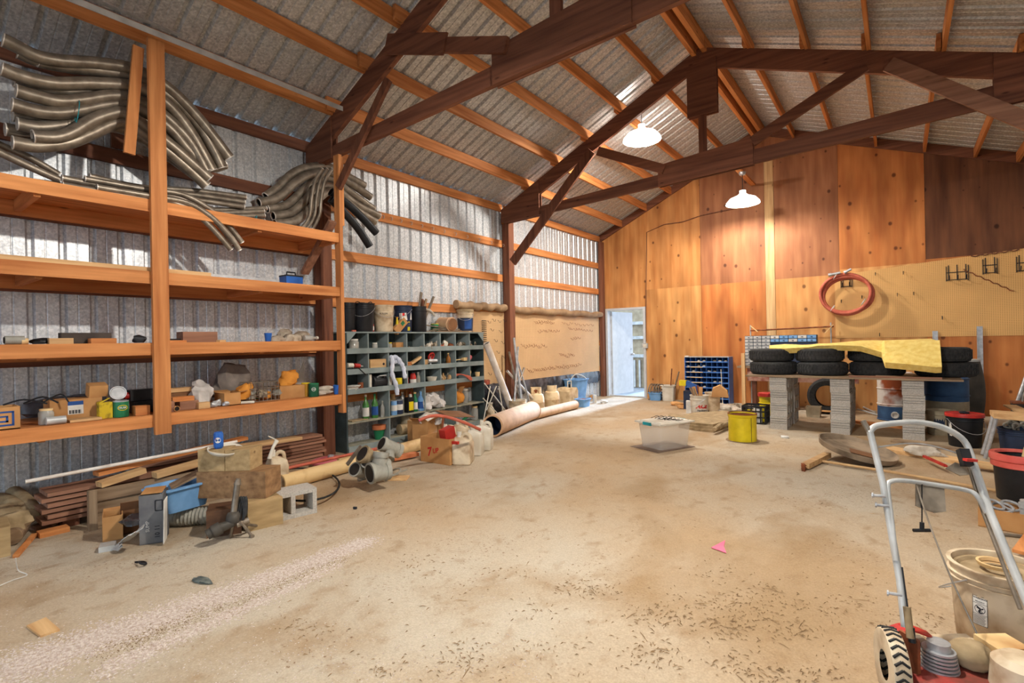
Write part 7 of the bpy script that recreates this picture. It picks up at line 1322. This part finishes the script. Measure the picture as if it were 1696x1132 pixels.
# by the door
q = PZ(1083, 664); t = thing('blue_crate', (q.x, q.y+.14, 0), 'small pale blue tub with coiled grey hose beside the door', 'tub'); part('tub_body', tub_mb(q.x, q.y+.14, 0, .26, .30, .17, .1, .85), 'ltblue', t)
for k in range(5): mb = MB(); c = V((q.x-.10+.055*k, q.y+.14, .17)); mb.tube([c+V((.03*cos(a), .12*cos(a), .17*sin(a))) for a in [pi*i/16 for i in range(-1, 18)]], .013, 8); part('hose_coil', mb, 'alu', t)
q = PZ(1104, 665); x, y = q.x, q.y+.14; t = thing('square_bucket', (x, y, 0), 'white square bucket holding two rods beside the blue tub', 'bucket'); part('bucket_body', tub_mb(x, y, 0, .27, .25, .33, .1, .86), 'wht', t)
mb = MB()
for k in range(4): mb.box((x-.105, y-.128, .06+.06*k), (.022, .002, .03))
part('print_marks', mb, 'ink', t)
for k, (dx, tx, ht) in enumerate(((.02, .06, .68), (.06, .20, .62))): mb = MB(); mb.beam((x+dx, y, .03), (x+dx+tx*.8, y+.02, ht), .02, .014 if k == 0 else .03, (0, 1, 0)); one('standing_rod', mb, 'rust' if k == 0 else 'alu', f"{'brown rod' if k == 0 else 'grey flat bar'} standing in the white square bucket", 'rod')
for k, (px, py, s_, m_, w) in enumerate(((1122, 672, .16, 'card', 'crumpled brown paper'), (1131, 677, .14, 'card', 'torn cardboard'), (1200, 680, .26, 'cloth', 'pale twisted rag'), (1185, 684, .2, 'cloth', 'beige rag'), (1212, 677, .2, 'junk', 'scrap heap'), (1170, 684, .14, 'ink', 'dark bag'), (1224, 682, .16, 'cloth', 'pale scraps'), (1300, 726, .07, 'paper', 'white paper scrap'))):
    q = PZ(px, py); mb = MB(); mb.blob((q.x, q.y, s_*.2), (s_*1.5, s_, s_*.5), 120+k, .22, 14, 8); one('floor_scrap', mb, m_, f'{w} on the floor before the plywood wall' if k < 7 else 'white paper scrap on the floor left of the bench pillars', 'scrap')
# blue pigeonhole cabinet
bx0_, bx1_ = PY(1135, 620, 10.45).x, PY(1206, 620, 10.45).x; yf, yb_ = 10.45, 10.78; H_ = .93; t = thing('blue_cabinet', ((bx0_+bx1_)/2, 10.6, 0), 'blue steel pigeonhole cabinet standing against the plywood wall', 'cabinet'); part('side_panel', (lambda m: (m.bx(bx0_-.012, bx0_, yf, yb_, 0, H_), m)[1])(MB()), 'bluepaint', t); part('side_panel', (lambda m: (m.bx(bx1_, bx1_+.012, yf, yb_, 0, H_), m)[1])(MB()), 'bluepaint', t)
part('back_panel', (lambda m: (m.bx(bx0_, bx1_, yb_-.01, yb_, 0, H_), m)[1])(MB()), 'dkblue', t); part('top_board', (lambda m: (m.bx(bx0_-.012, bx1_+.012, yf, yb_, H_, H_+.012), m)[1])(MB()), 'ltgrey', t)
nr, nc = 9, 8
for r in range(nr): z = H_*r/nr; part('shelf', (lambda m: (m.bx(bx0_, bx1_, yf+.004, yb_-.01, z+.002, z+.006), m.bx(bx0_, bx1_, yf-.002, yf+.004, z+.002, z+.026), m)[2])(MB()), 'bluepaint', t)
for c_ in range(1, nc): x_ = bx0_+(bx1_-bx0_)*c_/nc; part('divider', (lambda m: (m.bx(x_-.002, x_+.002, yf+.006, yb_-.01, .006, H_), m)[1])(MB()), 'bluepaint', t)
for r in range(4, 9):
    z = H_*r/nr+.004; mb = MB(); mb.bx(bx0_+.03, bx0_+.09, yf-.004, yf-.0025, z, z+.016); mb.bx(bx0_+.105, bx0_+(bx1_-bx0_)*.42, yf-.004, yf-.0025, z, z+.016); part('yellow_label', mb, 'cream', t, 'pale yellow label strip')
rg = random.Random(12)
for k in range(22):
    r = rg.randrange(3, 9); c_ = rg.randrange(0, nc); z = H_*r/nr+.0062; x_ = bx0_+(bx1_-bx0_)*(c_+.5)/nc; mb = MB(); mb.blob((x_, yf+.06, z+.02), (.07, .08, .045), 200+k, .2, 8, 6)
    one('small_part', mb, ['wht', 'junk', 'cloth', 'steel'][k % 4], f"{['white', 'brownish', 'pale', 'metal'][k % 4]}{' bent' if k > 11 else ''} part in the blue cabinet, row {['', '', '', 'six', 'five', 'four', 'three', 'two', 'one'][r]} from top, column {['one', 'two', 'three', 'four', 'five', 'six', 'seven', 'eight'][c_]}", 'small part', 'small parts in the blue cabinet')
mb = MB(); mb.tube([PY(1194, 612, 10.35), V((PY(1198, 660, 10.35).x, 10.30, .02))], .007, 6); one('thin_rod', mb, 'pvc', 'thin white rod leaning against the blue cabinet', 'rod')
mb = MB(); mb.bx(bx0_-.01, bx0_+.06, yf+.02, yf+.1, H_+.0125, H_+.03); one('small_box', mb, 'paper', 'small white thing on the left end of the blue cabinet top', 'box')
# ================================================================ MOWER AND BIG BUCKET
x, y = PD(1657, 1000, 2.17).x, PD(1657, 1000, 2.17).y; t = bucket(x, y, 0, .165, .335, 'dirtywht', 'large dusty white bucket with a warning label behind the mower handle', ribsn=2, bail=TOCAM((x, y))-2.2); a0 = TOCAM((x, y))
mb = MB(); mb.lathe((x, y, .30), [(0, .0), (.13, .0), (.14, .012), (.158, .012)], 36); part('lid', mb, 'canvas', t, 'dusty lid'); mb = MB(); mb.lathe((x-.01, y+.02, .305), [(.04, .012), (.06, .014), (.065, .03), (.055, .03), (.05, .016)], 26); part('spout_ring', mb, 'cream', t)
lc = cyl_frame((x, y, .175), .1595, a0-.40); W_, Hh = .05, .12
def cquad(x0_, x1_, y0_, y1_, f, n_=6): m_ = MB(); m_.add([f(x0_+(x1_-x0_)*i/n_, yy) for i in range(n_+1) for yy in (y0_, y1_)], [(2*i, 2*i+2, 2*i+3, 2*i+1) for i in range(n_)]); return m_
part('paper_label', cquad(-W_/2, W_/2, -Hh/2, Hh/2, lc), 'paper', t); lc2 = cyl_frame((x, y, .175), .1599, a0-.40)
mb = MB()
for (a_, b_, c_, d_) in ((-W_/2, W_/2, Hh/2-.002, Hh/2), (-W_/2, W_/2, -Hh/2, -Hh/2+.002), (-W_/2, W_/2, .028, .0295), (-W_/2, W_/2, -.016, -.0145), (-W_/2, -W_/2+.0015, -Hh/2, Hh/2), (W_/2-.0015, W_/2, -Hh/2, Hh/2)):
    q = cquad(a_, b_, c_, d_, lc2, 3); mb.add(q.v, q.f)
for k in range(9): q = cquad(-W_/2+.004, W_/2-.006-.002*(k % 3), -.021-.0042*k, -.0195-.0042*k, lc2, 3); mb.add(q.v, q.f)
n_ = 22; r1 = [lc2(.018*cos(2*pi*i/n_), .006+.018*sin(2*pi*i/n_)) for i in range(n_)]; r2 = [lc2(.016*cos(2*pi*i/n_), .006+.016*sin(2*pi*i/n_)) for i in range(n_)]; mb.add(r1+r2, [(i, (i+1) % n_, n_+(i+1) % n_, n_+i) for i in range(n_)])
for (ax, ay, bx_, by_, w_) in ((-.010, .014, .004, .006, .004), (.004, .006, .012, .012, .0025), (.002, .004, -.004, -.006, .0035), (-.004, -.006, .008, -.008, .0025), (-.012, .018, .012, -.008, .0012)):
    d = V((bx_-ax, by_-ay, 0)).normalized(); n2 = V((-d.y, d.x, 0))*w_; mb.add([lc2(ax-n2.x, ay-n2.y), lc2(bx_-n2.x, by_-n2.y), lc2(bx_+n2.x, by_+n2.y), lc2(ax+n2.x, ay+n2.y)], [(0, 1, 2, 3)])
part('label_print', mb, 'ink', t); part('lettering', text_mb('WARNING', .0095, lambda u, v: lc2(u, v+.050), font_bold=.02), 'ink', t); part('lettering', text_mb('PELIGRO', .008, lambda u, v: lc2(u, v+.036), font_bold=.02), 'ink', t)
mw = thing('lawn_mower', PZ(1560, 1150), 'walk-behind lawn mower with a bare metal handle and red deck at lower right', 'lawn mower')
def mp(name, pts, r, m_, n=12, sm=4, lb=None): mb = MB(); mb.tube(smoothpath(pts, sm) if sm else pts, r, n); part(name, mb, m_, mw, lb)
T = [(1440, 718, 2.12), (1446, 709, 2.13), (1462, 704, 2.14), (1515, 700, 2.17), (1560, 708, 2.17), (1592, 726, 2.16), (1606, 748, 2.14), (1614, 778, 2.10)]
mp('handle_bar', [PD(*q) for q in T], .0125, 'ltgrey')
mp('handle_tube', [PD(1441, 716, 2.12), PD(1462, 800, 2.06), PD(1490, 960, 1.92), PD(1499, 1040, 1.86)], .0125, 'ltgrey', sm=0)
mp('handle_tube', [PD(1608, 756, 2.13), PD(1640, 850, 2.02), PD(1706, 1010, 1.80), PD(1740, 1090, 1.7)], .014, 'ltgrey', sm=0)
mp('handle_tube', [PD(1600, 760, 2.14), PD(1628, 848, 2.05), PD(1690, 1010, 1.84)], .007, 'alu', sm=0)
mp('cross_bar', [PD(1484, 930, 1.94), PD(1475, 850, 2.01), PD(1470, 808, 2.05), PD(1476, 798, 2.06), PD(1500, 797, 2.07), PD(1564, 806, 2.08), PD(1602, 813, 2.07), PD(1618, 822, 2.05), PD(1634, 850, 2.03)], .0095, 'ltgrey')
mp('grip', [PD(1429, 697, 2.14), PD(1442, 720, 2.12)], .011, 'alu', sm=0)
mp('control_wire', [PD(1455, 741, 2.1), PD(1500, 735, 2.13), PD(1540, 738, 2.14), PD(1588, 752, 2.13)], .003, 'steel', 6)
mp('pull_cord', [PD(1517, 800, 2.07), PD(1540, 870, 1.98), PD(1576, 960, 1.88), PD(1618, 1050, 1.8)], .003, 'alu', 6)
mp('pull_cord', [PD(1527, 800, 2.07), PD(1527, 868, 2.03)], .0025, 'black', 6, 0)
mp('t_handle', [PD(1513, 879, 2.02), PD(1540, 879, 2.02)], .007, 'black', 10, 0); mp('t_handle', [PD(1527, 866, 2.02), PD(1527, 880, 2.02)], .008, 'black', 10, 0)
def quadp(name, P_, th_, m_): mb = MB(); n = (P_[1]-P_[0]).cross(P_[2]-P_[0]).normalized()*th_; mb.prism(P_, n); part(name, mb, m_, mw)
quadp('plastic_flap', [PD(1517, 802, 2.085), PD(1564, 808, 2.085), PD(1567, 848, 2.04), PD(1548, 850, 2.04), PD(1530, 844, 2.045), PD(1517, 838, 2.05)], .004, 'alu')
quadp('throttle_plate', [PD(1566, 776, 2.12), PD(1582, 766, 2.12), PD(1600, 772, 2.1), PD(1606, 786, 2.1), PD(1590, 788, 2.1), PD(1578, 782, 2.11)], .006, 'alu')
mb = MB(); mb.beam(PD(1594, 745, 2.11), PD(1602, 772, 2.08), .035, .03); part('control_box', mb, 'black', mw); mb = MB(); mb.beam(PD(1598, 762, 2.06), PD(1616, 763, 2.06), .02, .010); part('red_lever', mb, 'red', mw, 'red lever')
for q in ((1461, 822, 2.03), (1467, 838, 2.02), (1488, 985, 1.87)): mb = MB(); c = PD(*q); mb.cyl(c+V((-.03, -.01, 0)), c+V((.01, .0, 0)), .006, n=8); mb.cyl(c+V((-.034, -.01, 0)), c+V((-.028, -.01, 0)), .011, n=8); part('wing_bolt', mb, 'steel', mw)
mp('cable_sleeve', [PD(1502, 1006, 1.86), PD(1508, 1058, 1.83)], .012, 'canvas', 10, 0); mp('cable_sleeve', [PD(1509, 1040, 1.84), PD(1511, 1065, 1.83)], .011, 'black', 10, 0)
mp('cable', [PD(1494, 940, 1.92), PD(1503, 1006, 1.87)], .003, 'black', 6, 0)
# wheel
wc = PD(1478, 1128, 1.86); wc = V((wc.x, wc.y, .115)); wd = (V((_r.x, _r.y, 0))*.93+BACK*-.35).normalized(); Rw = wd.to_track_quat('Z', 'Y').to_matrix(); rW = .125
wheel_t = part('wheel', (lambda m: (m.lathe(wc, [(.05, -.025), (rW*.8, -.03), (rW*.97, -.026), (rW, -.018), (rW, .018), (rW*.97, .026), (rW*.8, .03), (.05, .025)], 40, Rw), m)[1])(MB()), 'dirtywht', mw)
mb = MB()
for i in range(30):
    a = 2*pi*i/30
    for s_ in (-1, 1): p0 = wc+Rw @ V((cos(a)*rW, sin(a)*rW, 0)); p1 = wc+Rw @ V((cos(a+.12)*rW, sin(a+.12)*rW, s_*.022)); mb.beam(p0, p1, .007, .007)
part('wheel_tread', mb, 'rubber', wheel_t)
mb = MB(); mb.lathe(wc, [(0, .032), (.03, .034), (.045, .028), (.05, .02)], 24, Rw); part('wheel_hub', mb, 'wht', wheel_t)
dk = PD(1600, 1140, 1.8); dk = V((dk.x, dk.y, 0))
ax_ = V((_r.x, _r.y, 0)); bk = V((BACK.x, BACK.y, 0)).normalized()
def dbx(name, u, v, z, du, dv, dz, m_, rr=0): mb = MB(); mb.box(wc*1+ax_*u+bk*v+V((0, 0, z-wc.z)), (du, dv, dz), Rz(YAW+rr)); part(name, mb, m_, mw)
mb = MB(); mb.lathe(V((wc.x, wc.y, 0))+ax_*.26-bk*.10, [(0, .10), (.10, .11), (.20, .105), (.235, .09), (.245, .03), (.23, .03), (.22, .08)], 36); part('deck', mb, mat('dirty_red', (158, 58, 50), (112, 60, 48), rough=.6, sc=14), mw, 'dirty red mower deck')
mb = MB(); e0 = V((wc.x, wc.y, 0))+ax_*.36-bk*.12+V((0, 0, -.09)); mb.lathe(e0, [(0, .30), (.06, .30), (.085, .28), (.09, .20), (.10, .16)], 24); part('engine_cover', mb, 'dirtywht', mw); 
dbx('bracket_arm', .065, .0, .15, .012, .07, .15, 'rust', .2); part('engine_block', (lambda m: ([m.cyl(V((wc.x, wc.y, 0))+ax_*.17+bk*.0+V((0, 0, .095+.012*k_)), V((wc.x, wc.y, 0))+ax_*.17+V((0, 0, .102+.012*k_)), .062-.002*k_, n=20) for k_ in range(7)], m.cyl(V((wc.x, wc.y, .09))+ax_*.17, V((wc.x, wc.y, .20))+ax_*.17, .035, n=14), m)[2])(MB()), 'steel', mw); dbx('engine_fin', .13, .07, .16, .09, .05, .02, 'alu'); mb = MB(); mb.blob(V((wc.x, wc.y, .15))+ax_*.29+bk*.0, (.15, .12, .09), 6, .05, flat=False); part('air_filter', mb, 'canvas', mw); dbx('fuel_tank', .30, .09, .12, .14, .05, .08, 'yel' if False else 'dirtywht'); dbx('muffler', .42, .02, .15, .12, .10, .07, 'cream')
mb = MB(); P_ = smoothpath([wc+ax_*.03+bk*.05+V((0, 0, .09)), wc+ax_*.10+bk*.06+V((0, 0, .105)), wc+ax_*.18+bk*.05+V((0, 0, .08))], 5)
for i in range(len(P_)-1): mb.beam(P_[i], P_[i+1], .05, .006)
part('red_fender', mb, 'red', mw)
mb = MB(); mb.tube([PZ(1573, 920, .01), PZ(1588, 932, .01)], .005, 6); one('red_strip', mb, 'pink', 'thin reddish strip on the floor left of the big white bucket', 'strip')
su = bpy.data.lights.new('low_daylight', 'SUN'); su.energy = 15; su.color = (.45, .68, 1); su.angle = radians(6); so = bpy.data.objects.new('low_daylight', su); S.collection.objects.link(so); so.rotation_euler = (radians(-72.5), 0, 0)
